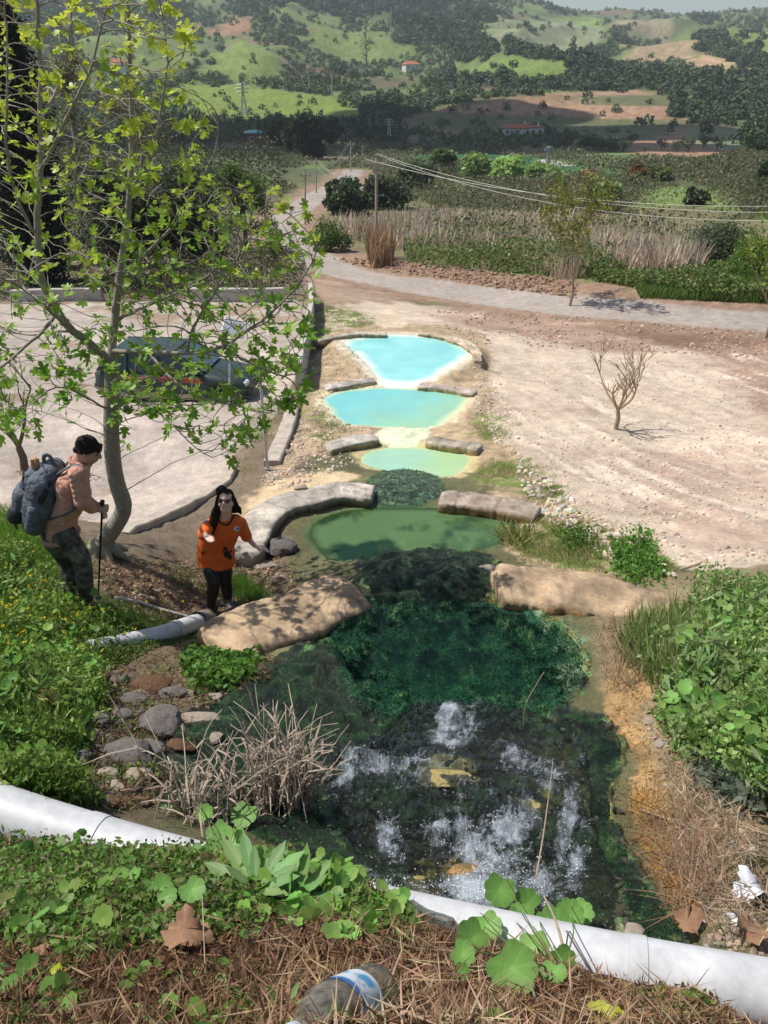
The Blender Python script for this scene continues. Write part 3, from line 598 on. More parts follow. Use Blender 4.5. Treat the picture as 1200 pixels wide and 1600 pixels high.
# ------------------------------------------------------------------ coping walls round the pools
CW = mat('weathered_concrete', rough=.85, var=.28, scale=5, bump=.6, bscale=26, bdist=.02, attr='Col')
def coping(pl, h, w, t, label, top=(.40, .335, .27), side=(.20, .14, .07), seed=1, rough=.03, crown=.07):
    a = np.array(pl, float); P = smooth_poly(PH(a[:, 0], a[:, 1], h), 2, False); s = np.r_[0, np.cumsum(np.linalg.norm(np.diff(P, axis=0), axis=1))]
    n = max(14, int(s[-1]/.035)); u = np.linspace(0, s[-1], n); P = np.stack([np.interp(u, s, P[:, k]) for k in range(3)], 1)
    T = np.gradient(P, axis=0); T /= np.linalg.norm(T, axis=1)[:, None]; N = np.stack([T[:, 1], -T[:, 0], 0*T[:, 0]], 1); N /= np.linalg.norm(N, axis=1)[:, None]
    cs = []                                    # rounded-top section (across, up)
    m_ = 9
    for k in range(m_+1): x = -1+2*k/m_; cs.append((x*.5*w*(1-.06*abs(x)**8), -crown*w*abs(x)**4*.5))
    for k in range(1, 7): cs.append((.5*w*.9+.02*w*k/6, -crown*w*.5-t*k/6))
    for k in range(6, 0, -1): cs.append((-.5*w*.9-.02*w*k/6, -crown*w*.5-t*k/6))
    cs = np.array(cs); m2 = len(cs); taper = np.ones(n)
    V = (P[:, None, :]+N[:, None, :]*cs[None, :, :1]+np.array([0, 0, 1.])*cs[None, :, 1:2])
    # irregular outline: wobble across and along, chipped ends
    wob = (fbm(u*2.2+seed*9, 0*u+seed, 3, seed)-.5)*.12; V = V+(N*wob[:, None])[:, None, :]
    for e, k in ((0, 1), (n-1, -1)):
        for q_ in range(4): V[e+k*q_, :, 2] -= (4-q_)**2*.0022; V[e+k*q_] = P[e+k*q_]+(V[e+k*q_]-P[e+k*q_])*(1-(4-q_)**2*.009)
    jn = np.zeros(n); uj = .25
    while uj < s[-1]-.15: jn = np.maximum(jn, np.exp(-((u-uj)/.022)**2)); uj += .38+.35*((math.sin(uj*37+seed*5)+1)/2)
    V = P[:, None, :]-np.array([0, 0, t*.4])+(V-P[:, None, :]+np.array([0, 0, t*.4]))*(1-.045*jn)[:, None, None]
    X = V.reshape(-1, 3); d = fbm(X[:, 0]*6+seed, X[:, 1]*6+X[:, 2]*7, 4, seed+3)-.5; d2 = fbm(X[:, 0]*22+seed, X[:, 1]*22+X[:, 2]*19, 3, seed+5)-.5
    ctr = np.repeat(P-np.array([0, 0, t*.5]), m2, 0); dr = X-ctr; dr /= np.linalg.norm(dr, axis=1)[:, None]; d3 = np.abs(fbm(X[:, 0]*11+seed, X[:, 1]*11+X[:, 2]*9, 4, seed+7)-.5); X = X+dr*(d*rough*1.5+d2*rough*.8-np.clip(.06-d3, 0, 1)*rough*6*.5)[:, None]
    up_ = np.tile(cs[:, 1] > -crown*w*.5-.02, n); zrel = np.tile(-cs[:, 1]-crown*w*.5, n)
    nn = fbm(X[:, 0]*3+seed, X[:, 1]*3+X[:, 2]*9, 5, seed+8); n9 = fbm(X[:, 0]*9, X[:, 1]*9, 4, seed+18)
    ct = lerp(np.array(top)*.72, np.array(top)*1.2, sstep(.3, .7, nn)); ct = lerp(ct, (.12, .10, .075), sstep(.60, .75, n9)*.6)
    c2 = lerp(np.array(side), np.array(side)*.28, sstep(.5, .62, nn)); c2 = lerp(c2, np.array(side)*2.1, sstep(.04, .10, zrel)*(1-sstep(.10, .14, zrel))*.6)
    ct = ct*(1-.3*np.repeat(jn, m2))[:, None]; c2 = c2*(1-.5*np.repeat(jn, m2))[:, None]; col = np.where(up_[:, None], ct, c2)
    i = np.arange(n-1)[:, None]*m2; j = np.arange(m2)[None, :]; j2 = (j+1) % m2
    Fq = np.stack([(i+j).ravel(), (i+j2).ravel(), (i+m2+j2).ravel(), (i+m2+j).ravel()], 1)
    X = np.r_[X, [X[:m2].mean(0), X[-m2:].mean(0)]]; col = np.r_[col, [np.array(top)*.9]*2]; q_ = np.arange(m2)
    Ft = np.r_[np.stack([(q_+1) % m2, q_, np.full(m2, n*m2)], 1), np.stack([(n-1)*m2+q_, (n-1)*m2+(q_+1) % m2, np.full(m2, n*m2+1)], 1)]
    o = mesh('pool_wall', X, [Fq, Ft], CW, col=col, smooth=True)
    return tag(o, label, 'wall', 'concrete walls holding the spring pools')
TAN = (.42, .30, .19)
coping([(338,1004),(372,985),(420,962),(470,945),(520,926),(556,914)], 4.30, .78, .45, 'tan slab-like concrete wall between the woman in orange and the dark algae stream', TAN, (.30, .17, .05), 2, .03, .14)
coping([(776,908),(830,906),(900,912),(970,928),(1020,945),(1052,962)], 4.30, .72, .5, 'tan rounded concrete wall right of the dark green algae stream', TAN, (.34, .20, .08), 3, .03, .14)
coping([(384,862),(392,835),(410,808),(440,785),(490,770),(540,764),(583,766)], 5.30, .52, .5, 'long curved grey concrete wall with leaf shade, left of the green algae overflow', (.46, .405, .35), (.15, .11, .07), 4, .04)
coping([(688,772),(730,776),(785,783),(842,796)], 5.31, .46, .45, 'rounded pale concrete wall right of the green algae overflow, above the dark pool', (.42, .34, .27), (.24, .14, .06), 5, .04)
coping([(513,696),(550,688),(587,680)], 6.12, .42, .4, 'short whitish wall left of the small milky green pool', (.50, .46, .40), (.22, .17, .08), 6)
coping([(667,685),(705,689),(750,698)], 6.14, .38, .4, 'short grey-brown wall right of the small milky green pool', (.40, .34, .27), (.34, .24, .10), 7)
coping([(508,604),(545,597),(586,592)], 6.77, .40, .35, 'short grey wall with ochre foot left of the gap between the two turquoise pools', (.40, .36, .32), (.44, .32, .14), 8)
coping([(654,600),(700,604),(742,612)], 6.77, .36, .35, 'short grey wall with ochre foot right of the gap between the two turquoise pools', (.44, .37, .31), (.44, .32, .14), 9)
coping([(493,530),(525,523),(560,519),(604,520)], 7.16, .36, .4, 'low curved wall at the upper left rim of the farthest turquoise pool', (.44, .38, .30), (.30, .24, .14), 10)
coping([(655,519),(690,524),(722,534),(742,548),(748,562)], 7.18, .3, .3, 'low curved crusted rim at the upper right of the farthest turquoise pool', (.50, .40, .29), (.36, .26, .14), 11, .05)

# ------------------------------------------------------------------ pipes
PIPE = mat('white_plastic_pipe', (.52, .53, .55), .45, var=.15, scale=6, bump=.08, bscale=9, bdist=.01, spec=.5)
PIPEG = mat('grey_plastic_pipe', (.60, .61, .62), .45, var=.12, scale=4, bump=.1)
def pipe_path(A, n=40):
    A = smooth_poly(np.array(A, float), 2, False); s = np.r_[0, np.cumsum(np.linalg.norm(np.diff(A, axis=0), axis=1))]; u = np.linspace(0, s[-1], n); return np.stack([np.interp(u, s, A[:, k]) for k in range(3)], 1)
Pa = PH(-160, 1208, 2.55); Pb = PH(90, 1303, 2.68); Pc = PH(500, 1412, 2.74); Pd = PH(950, 1510, 2.66); Pe = PH(1250, 1562, 2.62); Pf = PH(1500, 1600, 2.6)
PA = pipe_path([Pa, Pb, Pc, Pd, Pe, Pf], 60); b = MB(); b.tube(PA, .108, 28)
root = empty('water_pipe', PA[30], 'thick white plastic pipe running across behind the foreground plants', 'pipe')
po = b.build('pipe_body', PIPE, None, True)
cls = []
for k in (44, 13): b = MB(); b.tube(PA[k:k+2], .112, 28); cls.append(b.build('pipe_joint', PIPE, None, True))
adopt(root, po, *cls)
Q = pipe_path([PH(132, 1018, 4.12), PH(200, 1004, 4.36), PH(262, 990, 4.62), PH(290, 978, 4.76), PH(322, 968, 4.93)], 24)
root = empty('water_pipe', Q[12], 'short light grey pipe lying in the grass below the man with the backpack', 'pipe')
b = MB(); b.tube(Q, .088, 24, cap=False); b.tube(Q[::-1], .08, 24, cap=False); p1 = b.build('pipe_body', PIPEG, None, True)
b = MB(); b.tube(Q[[15, 16]], .094, 24, cap=False); p2 = b.build('pipe_joint', PIPEG, None, True)
b = MB(); e = Q[-1]; d = (Q[-1]-Q[-3])/np.linalg.norm(Q[-1]-Q[-3]); b.tube([e-d*.17, e+d*.02], .108, 26, cap=False); b.tube([e+d*.02, e-d*.17], .095, 26, cap=False)
RUST = mat('dirty_collar', (.24, .20, .16), .8, var=.4, scale=14, bump=.6); p3 = b.build('pipe_collar', RUST, None, True); adopt(root, p1, p2, p3)
b = MB(); q1 = hit(np.array([180, 215, 255, 292.]), np.array([936, 943, 956, 966.])); q1[:, 2] += .02; b.tube(pipe_path(q1, 14), .02, 10)
tag(b.build('drain_pipe', mat('pale_hose', (.55, .54, .5), .6), None, True), 'thin whitish pipe half buried in the grass between the tree foot and the grey pipe', 'pipe')

# ------------------------------------------------------------------ car park edge wall, kerb, sign posts
WHT = mat('whitewashed_concrete', (.50, .48, .44), .9, var=.18, scale=3, bump=.4, col2=(.36, .33, .29))
KRB = mat('kerb_stone', (.42, .36, .30), .9, var=.25, scale=5, bump=.5, bscale=18)
def run_wall(name, pl, w, hgt, m, label, cat, base=.15, seg=.25, group=None, rag=.0):
    a = np.array(pl, float); G_ = hit(a[:, 0], a[:, 1]); s = np.r_[0, np.cumsum(np.linalg.norm(np.diff(G_[:, :2], axis=0), axis=1))]; n = max(2, int(s[-1]/seg)); u = np.linspace(0, s[-1], n+1)
    X = np.interp(u, s, G_[:, 0]); Y = np.interp(u, s, G_[:, 1]); Z = zsample(X, Y); Z = np.convolve(np.pad(Z, 2, 'edge'), np.ones(5)/5, 'valid'); T = np.stack([np.gradient(X), np.gradient(Y)], 1); T /= np.linalg.norm(T, axis=1)[:, None]
    N = np.stack([T[:, 1], -T[:, 0]], 1); V = []
    for k in range(n+1):
        r_ = (random.random()-.5)*rag
        for sx, zz in ((-1, -base), (-1, hgt-.02), (-.85, hgt), (.85, hgt), (1, hgt-.02), (1, -base)): V.append((X[k]+N[k, 0]*w/2*sx, Y[k]+N[k, 1]*w/2*sx, Z[k]+zz+(r_ if zz > 0 else 0)))
    i = np.arange(n)[:, None]*6; j = np.arange(5)[None, :]; Fq = np.stack([(i+j).ravel(), (i+j+1).ravel(), (i+6+j+1).ravel(), (i+6+j).ravel()], 1)
    Fq = np.r_[Fq, [[0, 5, 4, 1], [1, 4, 3, 2]], [[n*6, n*6+1, n*6+4, n*6+5], [n*6+1, n*6+2, n*6+3, n*6+4]]]
    return tag(mesh(name, V, Fq, m), label, cat, group)
run_wall('boundary_wall', [(486,470),(488,500),(482,540),(475,575),(468,610)], .18, .75, WHT, 'low whitewashed wall along the right edge of the car park below the tree', 'wall')
run_wall('boundary_wall', [(300,470),(340,471),(400,472),(445,470)], .25, .55, WHT, 'low grey-white wall along the far side of the car park, behind the car', 'wall')
run_wall('boundary_wall', [(20,472),(90,470),(160,469)], .25, .5, WHT, 'low white wall at the far left of the car park behind the branches', 'wall')
run_wall('kerb', [(458,640),(450,670),(438,700),(425,728)], .3, .14, KRB, 'low stone kerb running down from the boundary wall past the metal post', 'kerb', rag=.05)
run_wall('kerb', [(362,735),(350,758),(300,790),(250,812),(190,832)], .22, .10, KRB, 'stone kerb along the near edge of the car park behind the woman', 'kerb', rag=.05)
STEEL = mat('galvanised_steel', (.45, .46, .48), .45, .6, var=.12, scale=8, bump=.1)
# leaning post and the small white board
A = g1(418, 735); Bq = PD(403, 545, A[1]+.15); b = MB(); b.tube([A-[0, 0, .1], (A+Bq)/2, Bq], [.028, .026, .024], 10); b.tube([A-[0, 0, .02], A+[0, 0, .05]], .05, 10); tag(b.build('metal_post', STEEL, None, True), 'thin leaning grey metal post standing beside the kerb', 'post')
A = g1(357, 640); D_ = A[1]; root = empty('signboard', A, 'small blank white board tilted on a thin post between the car and the fig branches', 'sign')
T_ = PD(364, 512, D_); b = MB(); b.tube([A-[0, 0, .1], PD(359, 560, D_), PD(363, 522, D_+.1)], .025, 8); p1 = b.build('post', STEEL)
b = MB(); b.box((0, 0, 0), (.52, .03, .40), Euler((R(-35), R(24), R(10))).to_matrix(), bev=.02); p2 = b.build('board', mat('white_board', (.66, .68, .70), .5, var=.08)); p2.data.transform(Matrix.Translation(Vector(PD(366, 512, D_)))); adopt(root, p1, p2)

# ------------------------------------------------------------------ utility poles and wires
WOOD = mat('pole_timber', (.40, .35, .28), .85, var=.2, scale=3, bump=.3); INS = mat('insulator', (.30, .2, .15), .3); WIRE = mat('wire', (.50, .50, .48), .5, .2, var=.02, bump=0)
def pole(px, pyb, pyt, D, label, arm=1.3, arms=1, r=.11, lean=0, group='timber utility poles beside the valley road'):
    B_ = np.array(PD(px, pyb, D)); B_[2] = zsample(B_[0], B_[1]); T_ = np.array(PD(px+lean, pyt, D)); T_[0] += 0
    root = empty('utility_pole', B_, label, 'pole', group); b = MB(); b.tube([B_-[0, 0, .6], (B_+T_)/2, T_], [r, r*.85, r*.65], 12); parts = [b.build('pole_shaft', WOOD, None, True)]; tops = []
    if arms:
        b = MB(); b.box(T_-[0, 0, .35], (arm*2, .1, .12)); b.tube([T_-[arm*.5, -.0, .35], T_-[0, 0, .8]], .02, 6); b.tube([T_-[-arm*.5, 0, .35], T_-[0, 0, .8]], .02, 6); parts.append(b.build('crossarm', WOOD))
        for sx in (-.92, 0, .92):
            p = T_+np.array([sx*arm, 0, -.29 if sx else 0]); b = MB(); b.tube([p, p+[0, 0, .08], p+[0, 0, .1], p+[0, 0, .2]], [.03, .055, .035, .045], 8); parts.append(b.build('insulator', INS, None, True)); tops.append(p+np.array([0, 0, .2]))
    adopt(root, *parts); return tops
def wire(A, B_, sag, r, label, group):
    t = np.linspace(0, 1, 40)[:, None]; P = np.asarray(A)*(1-t)+np.asarray(B_)*t; P[:, 2] -= sag*4*(t*(1-t))[:, 0]; b = MB(); b.tube(P, r, 5); tag(b.build('power_line', WIRE), label, 'cable', group)
t1 = pole(588, 412, 246, 54.5, 'tall pale utility pole with crossarm standing by the bend of the valley road', .75)
tR = [np.array(PD(x, y, 46)) for x, y in ((1330, 322), (1330, 334), (1330, 345))]
for k, a in enumerate(t1): wire(a, np.array(PD(1330, (319, 330, 342)[k], 40)), 1.0+.12*k, .013, ['topmost', 'middle', 'lowest'][k]+' of the three power lines leaving the tall pole to the right', 'power lines right of the tall pole')
t2 = pole(477, 362, 268, 78, 'utility pole left of the road bend, nearer of the pair behind the fig tree tips', .5, r=.1)
t3 = pole(494, 305, 250, 112, 'slim utility pole just left of the road, farther of the pair', .5, r=.1)
t4 = pole(548, 268, 222, 150, 'far utility pole where the road leaves the valley bend, leftmost of three', .6, r=.12)
t5 = pole(567, 266, 226, 158, 'far utility pole where the road leaves the valley bend, rightmost of three', .6, r=.12)
t6 = pole(528, 262, 236, 165, 'far short utility pole near the dark trees left of the road', .5, r=.12)
t7 = pole(519, 160, 118, 410, 'distant pole at the right corner of the bright green field', 0, 0, .35); t8 = pole(483, 150, 118, 430, 'distant pole above the bright green field', 0, 0, .35)
t9 = pole(611, 30, 10, 800, 'distant bare pole on the upper hillside', 0, 0, .5)
for k in range(3): wire(t2[k], t4[k], 1.5, .014, ['left', 'middle', 'right'][k]+' sagging power line between the near and far poles left of the road', 'power lines left of the road')
for k in range(3): wire(t1[k], t3[k], 1.5, .012, ['left', 'middle', 'right'][k]+' thin power line from the tall pole back to the slim pole', 'power lines left of the road')
def pylon(px, pyb, pyt, D, label):
    B_ = np.array(PD(px, pyb, D)); B_[2] = zsample(B_[0], B_[1]); H_ = PD(px, pyt, D)[2]-B_[2]; w = H_*.11; b = MB()
    lv = [(0, 1), (.3, .68), (.55, .4), (.75, .22), (.9, .14), (1, .05)]; C_ = [[B_+np.array([sx*w*k, sy*w*k, z*H_]) for sx, sy in ((-1, -1), (1, -1), (1, 1), (-1, 1))] for z, k in lv]; r = .09
    for a, c in zip(C_[:-1], C_[1:]):
        for q_ in range(4): b.tube([a[q_], c[q_]], r, 4); b.tube([a[q_], c[(q_+1) % 4]], r*.7, 4); b.tube([a[(q_+1) % 4], c[q_]], r*.7, 4); b.tube([c[q_], c[(q_+1) % 4]], r*.7, 4)
    t_ = b.build('tower_lattice', STEEL); b = MB(); ps = [t_]
    for z, l in ((.72, .2), (.82, .26), (.92, .17)): b = MB(); c = B_+np.array([0, 0, z*H_]); b.tube([c-[l*H_, 0, 0], c+[0, 0, H_*.03], c+[l*H_, 0, 0]], r, 4); b.tube([c-[l*H_, 0, 0], c-[0, 0, H_*.02], c+[l*H_, 0, 0]], r, 4); ps.append(b.build('cross_arm', STEEL))
    root = empty('power_pylon', B_, label, 'pylon', 'lattice pylons in the valley'); adopt(root, *ps)
pylon(855, 268, 228, 165, 'grey lattice pylon standing in the dark green field'); pylon(608, 224, 184, 290, 'grey lattice pylon among the dark trees left of the white farmhouse'); pylon(382, 180, 128, 345, 'faint lattice pylon in the bright yellow-green field')

# ------------------------------------------------------------------ farmhouses
PL = mat('white_plaster', (.68, .66, .62), .9, var=.08, scale=1.5); TILE = mat('clay_tiles', (.36, .13, .07), .85, var=.3, scale=2.5, bump=.6, bscale=4, bdist=.1); GLS = mat('dark_glass', (.03, .035, .04), .15, var=.1, bump=0); DOOR = mat('door_wood', (.16, .09, .05), .7); TEAL = mat('teal_sheet_roof', (.22, .42, .44), .5, var=.15, scale=2); BRK = mat('red_brick_wall', (.26, .09, .06), .9, var=.2, scale=3)
def house(px, py, D, L, Wd, Hh, rz, label, roofm, wallm, rise=1.6, annex=None):
    B_ = g1(px, py).copy(); root = empty('farmhouse', B_, label, 'house'); root.rotation_euler.z = rz
    b = MB(); b.box((0, 0, Hh/2-1), (L, Wd, Hh+2)); wl = b.build('wall', wallm, root)
    if annex: b2 = MB(); b2.box((annex[0], 0, annex[2]/2-1), (annex[1], Wd*.8, annex[2]+2)); b2.build('annex', PL, root); b3 = MB(); b3.box((annex[0], 0, annex[2]+.12), (annex[1]+.5, Wd*.8+.5, .2)); b3.build('annex_roof', roofm, root)
    b = MB(); e = .5; x, y = L/2+e, Wd/2+e; k = min(y, x)*.0; V = [(-x,-y,Hh),(x,-y,Hh),(x,y,Hh),(-x,y,Hh),(-x+y*.6,0,Hh+rise),(x-y*.6,0,Hh+rise),(-x,-y,Hh-.18),(x,-y,Hh-.18),(x,y,Hh-.18),(-x,y,Hh-.18)]
    b.add(V, [(0,1,5,4),(2,3,4,5),(6,9,8,7),(0,6,7,1),(1,7,8,2),(2,8,9,3),(3,9,6,0)]); b.add(V, [(1,2,5),(3,0,4)]); rf = b.build('roof', roofm, root)
    b = MB(); b.box((L*.22, 0, Hh+rise*.9), (.6, .6, 1.5)); b.build('chimney', wallm, rf)
    n = max(2, int(L/3.2))
    for k in range(n):
        cx = -L/2+(k+.5)*L/n
        if k == n//2: b = MB(); b.box((cx, -Wd/2-.03, 1.05), (1.1, .1, 2.1)); b.build('door', DOOR, root)
        else: b = MB(); b.box((cx, -Wd/2-.03, Hh*.55), (1.1, .1, 1.1)); w_ = b.build('window', PL, root); b = MB(); b.box((cx, -Wd/2-.07, Hh*.55), (.9, .06, .9)); b.build('pane', GLS, w_)
    return root
house(808, 213, 338, 10.5, 6, 2.8, R(-8), 'long white farmhouse with red roof at the foot of the terraces, main wing', TILE, PL, 1.3)
house(835, 213, 342, 5, 5, 3.0, R(6), 'small white outbuilding at the right end of the long farmhouse', TILE, PL, .5)
house(642, 110, 600, 12, 9, 4.2, R(20), 'white farmhouse with orange-red roof high on the hillside between dark trees', TILE, PL, 2.2, annex=(9.5, 7, 2.6))
house(404, 226, 255, 6.5, 5, 3.2, R(8), 'small red-walled house with teal roof under the bright green field', TEAL, BRK, .6)
house(182, 110, 560, 12, 8, 4, R(5), 'pale farmhouse seen through the fig branches on the left hillside', TILE, PL, 2)
# ------------------------------------------------------------------ vegetation helpers
LEAFM = {}
def leafmat(name, trans=.4, rough=.5, var=.18, spec=.3):
    m, t = newmat(name); q = NT(t); att = q.n('Attribute', attribute_name='Col').outputs['Color']; oi = q.n('ObjectInfo'); r3 = q.n('MapRange', {0: oi.outputs['Random'], 3: 1-var, 4: 1+var})
    hs = q.n('HueSaturation', {'Color': att, 'Value': r3}); b = q.n('BsdfPrincipled', {'Base Color': hs, 'Roughness': rough, 'Specular IOR Level': spec}); tr = q.n('BsdfTranslucent', {'Color': hs})
    q.n('OutputMaterial', {'Surface': q.n('MixShader', {0: trans, 1: b.outputs[0], 2: tr.outputs[0]})}); return m
LM = leafmat('leaves'); LF = leafmat('far_foliage', .15, .8, .2, .1); DRY = leafmat('dry_stalks', .25, .8, .05, .1)
BARK = mat('pale_bark', (.36, .32, .27), .9, var=.35, scale=9, bump=.7, bscale=22, bdist=.015, col2=(.22, .19, .155)); BARKD = mat('dark_bark', (.12, .09, .065), .9, var=.3, scale=5, bump=.6)
def rot_frames(nrm, spin):
    nrm = nrm/np.linalg.norm(nrm, axis=1)[:, None]; a = np.where(np.abs(nrm[:, 2:3]) > .95, np.array([[1., 0, 0]]), np.array([[0, 0, 1.]])); u = np.cross(a, nrm); u /= np.linalg.norm(u, axis=1)[:, None]; v = np.cross(nrm, u)
    c, s_ = np.cos(spin)[:, None], np.sin(spin)[:, None]; return u*c+v*s_, -u*s_+v*c, nrm
def stamp(T, TF, P, X_, Y_, Z_, size):      # copies of a template with frames
    n = len(P); k = len(T); size = np.broadcast_to(size, (n,))[:, None, None]
    V = P[:, None, :]+size*(T[None, :, 0:1]*X_[:, None, :]+T[None, :, 1:2]*Y_[:, None, :]+T[None, :, 2:3]*Z_[:, None, :])
    Fo = (TF[None]+(np.arange(n)*k)[:, None, None]).reshape(-1, TF.shape[1]); return V.reshape(-1, 3), Fo
DIA = (np.array([(0, -.5, 0), (.3, 0, .06), (0, .5, 0), (-.3, 0, .06)]), np.array([(0, 1, 2), (0, 2, 3)]))
BLD = (np.array([(-.03, 0, 0), (.03, 0, 0), (.022, .5, .03), (-.022, .5, .03), (0, 1, .18)]), np.array([(0, 1, 2), (0, 2, 3), (3, 2, 4)]))
def outline_leaf(pts, cup=.12):
    p = np.array(pts, float); n = len(p); V = np.c_[p, cup*np.hypot(p[:, 0], p[:, 1]-.45)**2]; V = np.r_[V, [[0, .42, -.02]]]; j = np.arange(n); return V, np.stack([np.full(n, n), j, (j+1) % n], 1)
FIG = outline_leaf([(0,0),(.10,-.04),(.28,.02),(.42,.16),(.36,.26),(.20,.27),(.30,.38),(.50,.52),(.48,.66),(.34,.66),(.16,.52),(.16,.66),(.18,.86),(.08,1.02),(-.08,1.02),(-.18,.86),(-.16,.66),(-.16,.52),(-.34,.66),(-.48,.66),(-.50,.52),(-.30,.38),(-.20,.27),(-.36,.26),(-.42,.16),(-.28,.02),(-.10,-.04)], .25)
def mallow(n=7):
    P = [(0, .12)]
    for k in range(n*4+1):
        a = -math.pi/2+.5+(2*math.pi-1.0)*k/(n*4); r = .5*(1+.07*math.cos((k/4*2*math.pi)+math.pi)+.05*(k % 2)); P.append((r*math.cos(a), .45+r*math.sin(a)))
    return outline_leaf(P, .3)
MAL = mallow()
def rand_dirs(n, up=0.): v = rng.normal(size=(n, 3)); v[:, 2] += up; return v/np.linalg.norm(v, axis=1)[:, None]
def colvar(base, n, v=.3, alt=None, pa=0): 
    c = np.array(base)[None]*(1+v*rng.normal(size=(n, 1))*.6); c = c*(1+.08*rng.normal(size=(n, 3)))
    if alt is not None: c = np.where(rng.random((n, 1)) < pa, np.array(alt)[None]*(1+v*rng.normal(size=(n, 1))*.5), c)
    return np.clip(c, .003, .9)
def leaf_cloud(P, size, base, v=.3, T=DIA, up=.6, alt=None, pa=0):
    n = len(P); a, b, c = rot_frames(rand_dirs(n, up), rng.random(n)*6.28); V, Fo = stamp(T[0], T[1], P, a, b, c, size); return V, Fo, np.repeat(colvar(base, n, v, alt, pa), len(T[0]), 0)
def join(parts): 
    V = []; Fs = []; C_ = []; o = 0
    for v, f, c in parts: V.append(v); Fs.append(f+o); C_.append(c); o += len(v)
    return np.concatenate(V), np.concatenate(Fs), np.concatenate(C_)
def lobe_points(lobes, n, shell=.45):
    w = np.array([l[3]**2 for l in lobes]); w = w/w.sum(); k = rng.choice(len(lobes), n, p=w); L = np.array([l[:3] for l in lobes])[k]; r = np.array([l[3] for l in lobes])[k]; zz = np.array([l[4] if len(l) > 4 else 1. for l in lobes])[k]
    d = rand_dirs(n); u = (shell+(1-shell)*rng.random(n))*(.85+.3*rng.random(n)); P = L+d*(r*u)[:, None]*np.stack([np.ones(n), np.ones(n), zz], 1); return P
def crown_lobes(H, Rr, n, z0, seed): 
    rn = np.random.default_rng(seed); out = []
    for k in range(n):
        a = rn.random()*6.28; t = rn.random(); z = z0+(H-z0)*(.12+.76*t); rad = Rr*(1-.55*abs(t-.42)*1.5)*rn.random()**.5*.72; out.append((math.cos(a)*rad, math.sin(a)*rad, z, Rr*(.28+.22*rn.random()), .85))
    return out
def tree(name, label, B_, H, Rr, base, n=2500, leaf=.2, trunk=.12, z0=.25, lobes=14, seed=1, alt=None, pa=0, bark=None, group=None, cat='tree', v=.35, m=None, shell=.45, lb=None):
    L = lb or crown_lobes(H, Rr, lobes, H*z0, seed); P = lobe_points(L, n, shell); V, Fo, C_ = leaf_cloud(P, leaf*(.6+.8*rng.random(n)), base, v, alt=alt, pa=pa)
    lobe_id = fbm(P[:, 0]*1.2/Rr*2+seed, P[:, 1]*1.2/Rr*2+P[:, 2]*1.5/Rr, 2, seed); C_ = np.clip(C_*np.repeat(1.05+.8*lobe_id, 4)[:, None], 0, .8)
    root = empty(name, B_, label, cat, group); o = mesh('crown', V, Fo, m or LM, root, C_)
    b = MB(); top = np.array([0, 0, H*.7]); b.tube([(0, 0, -.3), (Rr*.03, 0, H*.3), (-.02*Rr, .02, H*.55), top], [trunk, trunk*.75, trunk*.5, trunk*.15], 8)
    for l in L[:10]: s_ = np.array([0, 0, H*(.18+.3*random.random())]); e = np.array(l[:3]); b.tube([s_, (s_+e)/2+[0, 0, .05*H], e], [trunk*.45, trunk*.3, trunk*.1], 5)
    b.build('trunk', bark or BARKD, root, True); return root
def base_at(px, py, D): B_ = np.array(PD(px, py, D)); B_[2] = zsample(B_[0], B_[1]); return B_
def top_h(B_, px, py): return PD(px, py, B_[1])[2]-B_[2]
def sample_px(poly, n, dens=None):
    poly = np.array(poly, float); lo = poly.min(0); hi = poly.max(0); out = []
    while sum(len(o) for o in out) < n:
        p = lo+(hi-lo)*rng.random((n*2, 2)); k = sdf(poly, p[:, 0], p[:, 1]) < 0; p = p[k]
        if dens is not None: p = p[rng.random(len(p)) < dens(p)]
        out.append(p)
    return np.concatenate(out)[:n]

# ------------------------------------------------------------------ far hillsides: woods and olive groves
def blob_trees(B_, Hh, base, per, leaf, alt=None, pa=0, v=.25):
    n = len(B_); d = rand_dirs(n*per); d[:, 2] = np.abs(d[:, 2])*1.0-.15; u = .55+.5*rng.random(n*per); P = np.repeat(B_, per, 0)+d*(np.repeat(Hh, per)*u)[:, None]*np.array([.62, .62, .85])
    P[:, 2] += np.repeat(Hh*.15, per); tc = np.repeat(colvar(base, n, v, alt, pa), per, 0); a, b, c = rot_frames(d+rng.normal(size=d.shape)*.35, rng.random(n*per)*6.28)
    V, Fo = stamp(DIA[0], DIA[1], P, a, b, c, np.repeat(Hh, per)*leaf); cc = tc*(1+.25*rng.normal(size=(n*per, 1))*.6); return V, Fo, np.repeat(np.clip(cc, .003, 1), 4, 0)
hp = sample_px([(-80,-5),(1280,-5),(1280,250),(1180,262),(1000,240),(850,232),(620,238),(560,222),(440,226),(-80,230)], 15000, lambda p: .35+.65*(p[:, 1] > 60))
hp = np.r_[hp, sample_px([(0,0),(1200,0),(1200,70),(0,70)], 3000)]
HB = hit(hp[:, 0], hp[:, 1]); fr = bil(FIELD, TH, LR, np.arctan2(HB[:, 0], HB[:, 1]), np.log(np.hypot(HB[:, 0], HB[:, 1]))); dD = np.hypot(HB[:, 0], HB[:, 1])
cl = fbm(HB[:, 0]*.014, HB[:, 1]*.014, 4, 99); cd = fbm(HB[:, 0]*.008+5, HB[:, 1]*.008, 3, 199)
keep = (rng.random(len(HB)) < np.clip((cl-.36)*6, .10, 1)) & ((fr < .25) | (rng.random(len(HB)) < .035)) & (dD > 190) & (dD < 2600); HB = HB[keep]; dD = dD[keep]; cd = cd[keep]; hq = hp[keep]
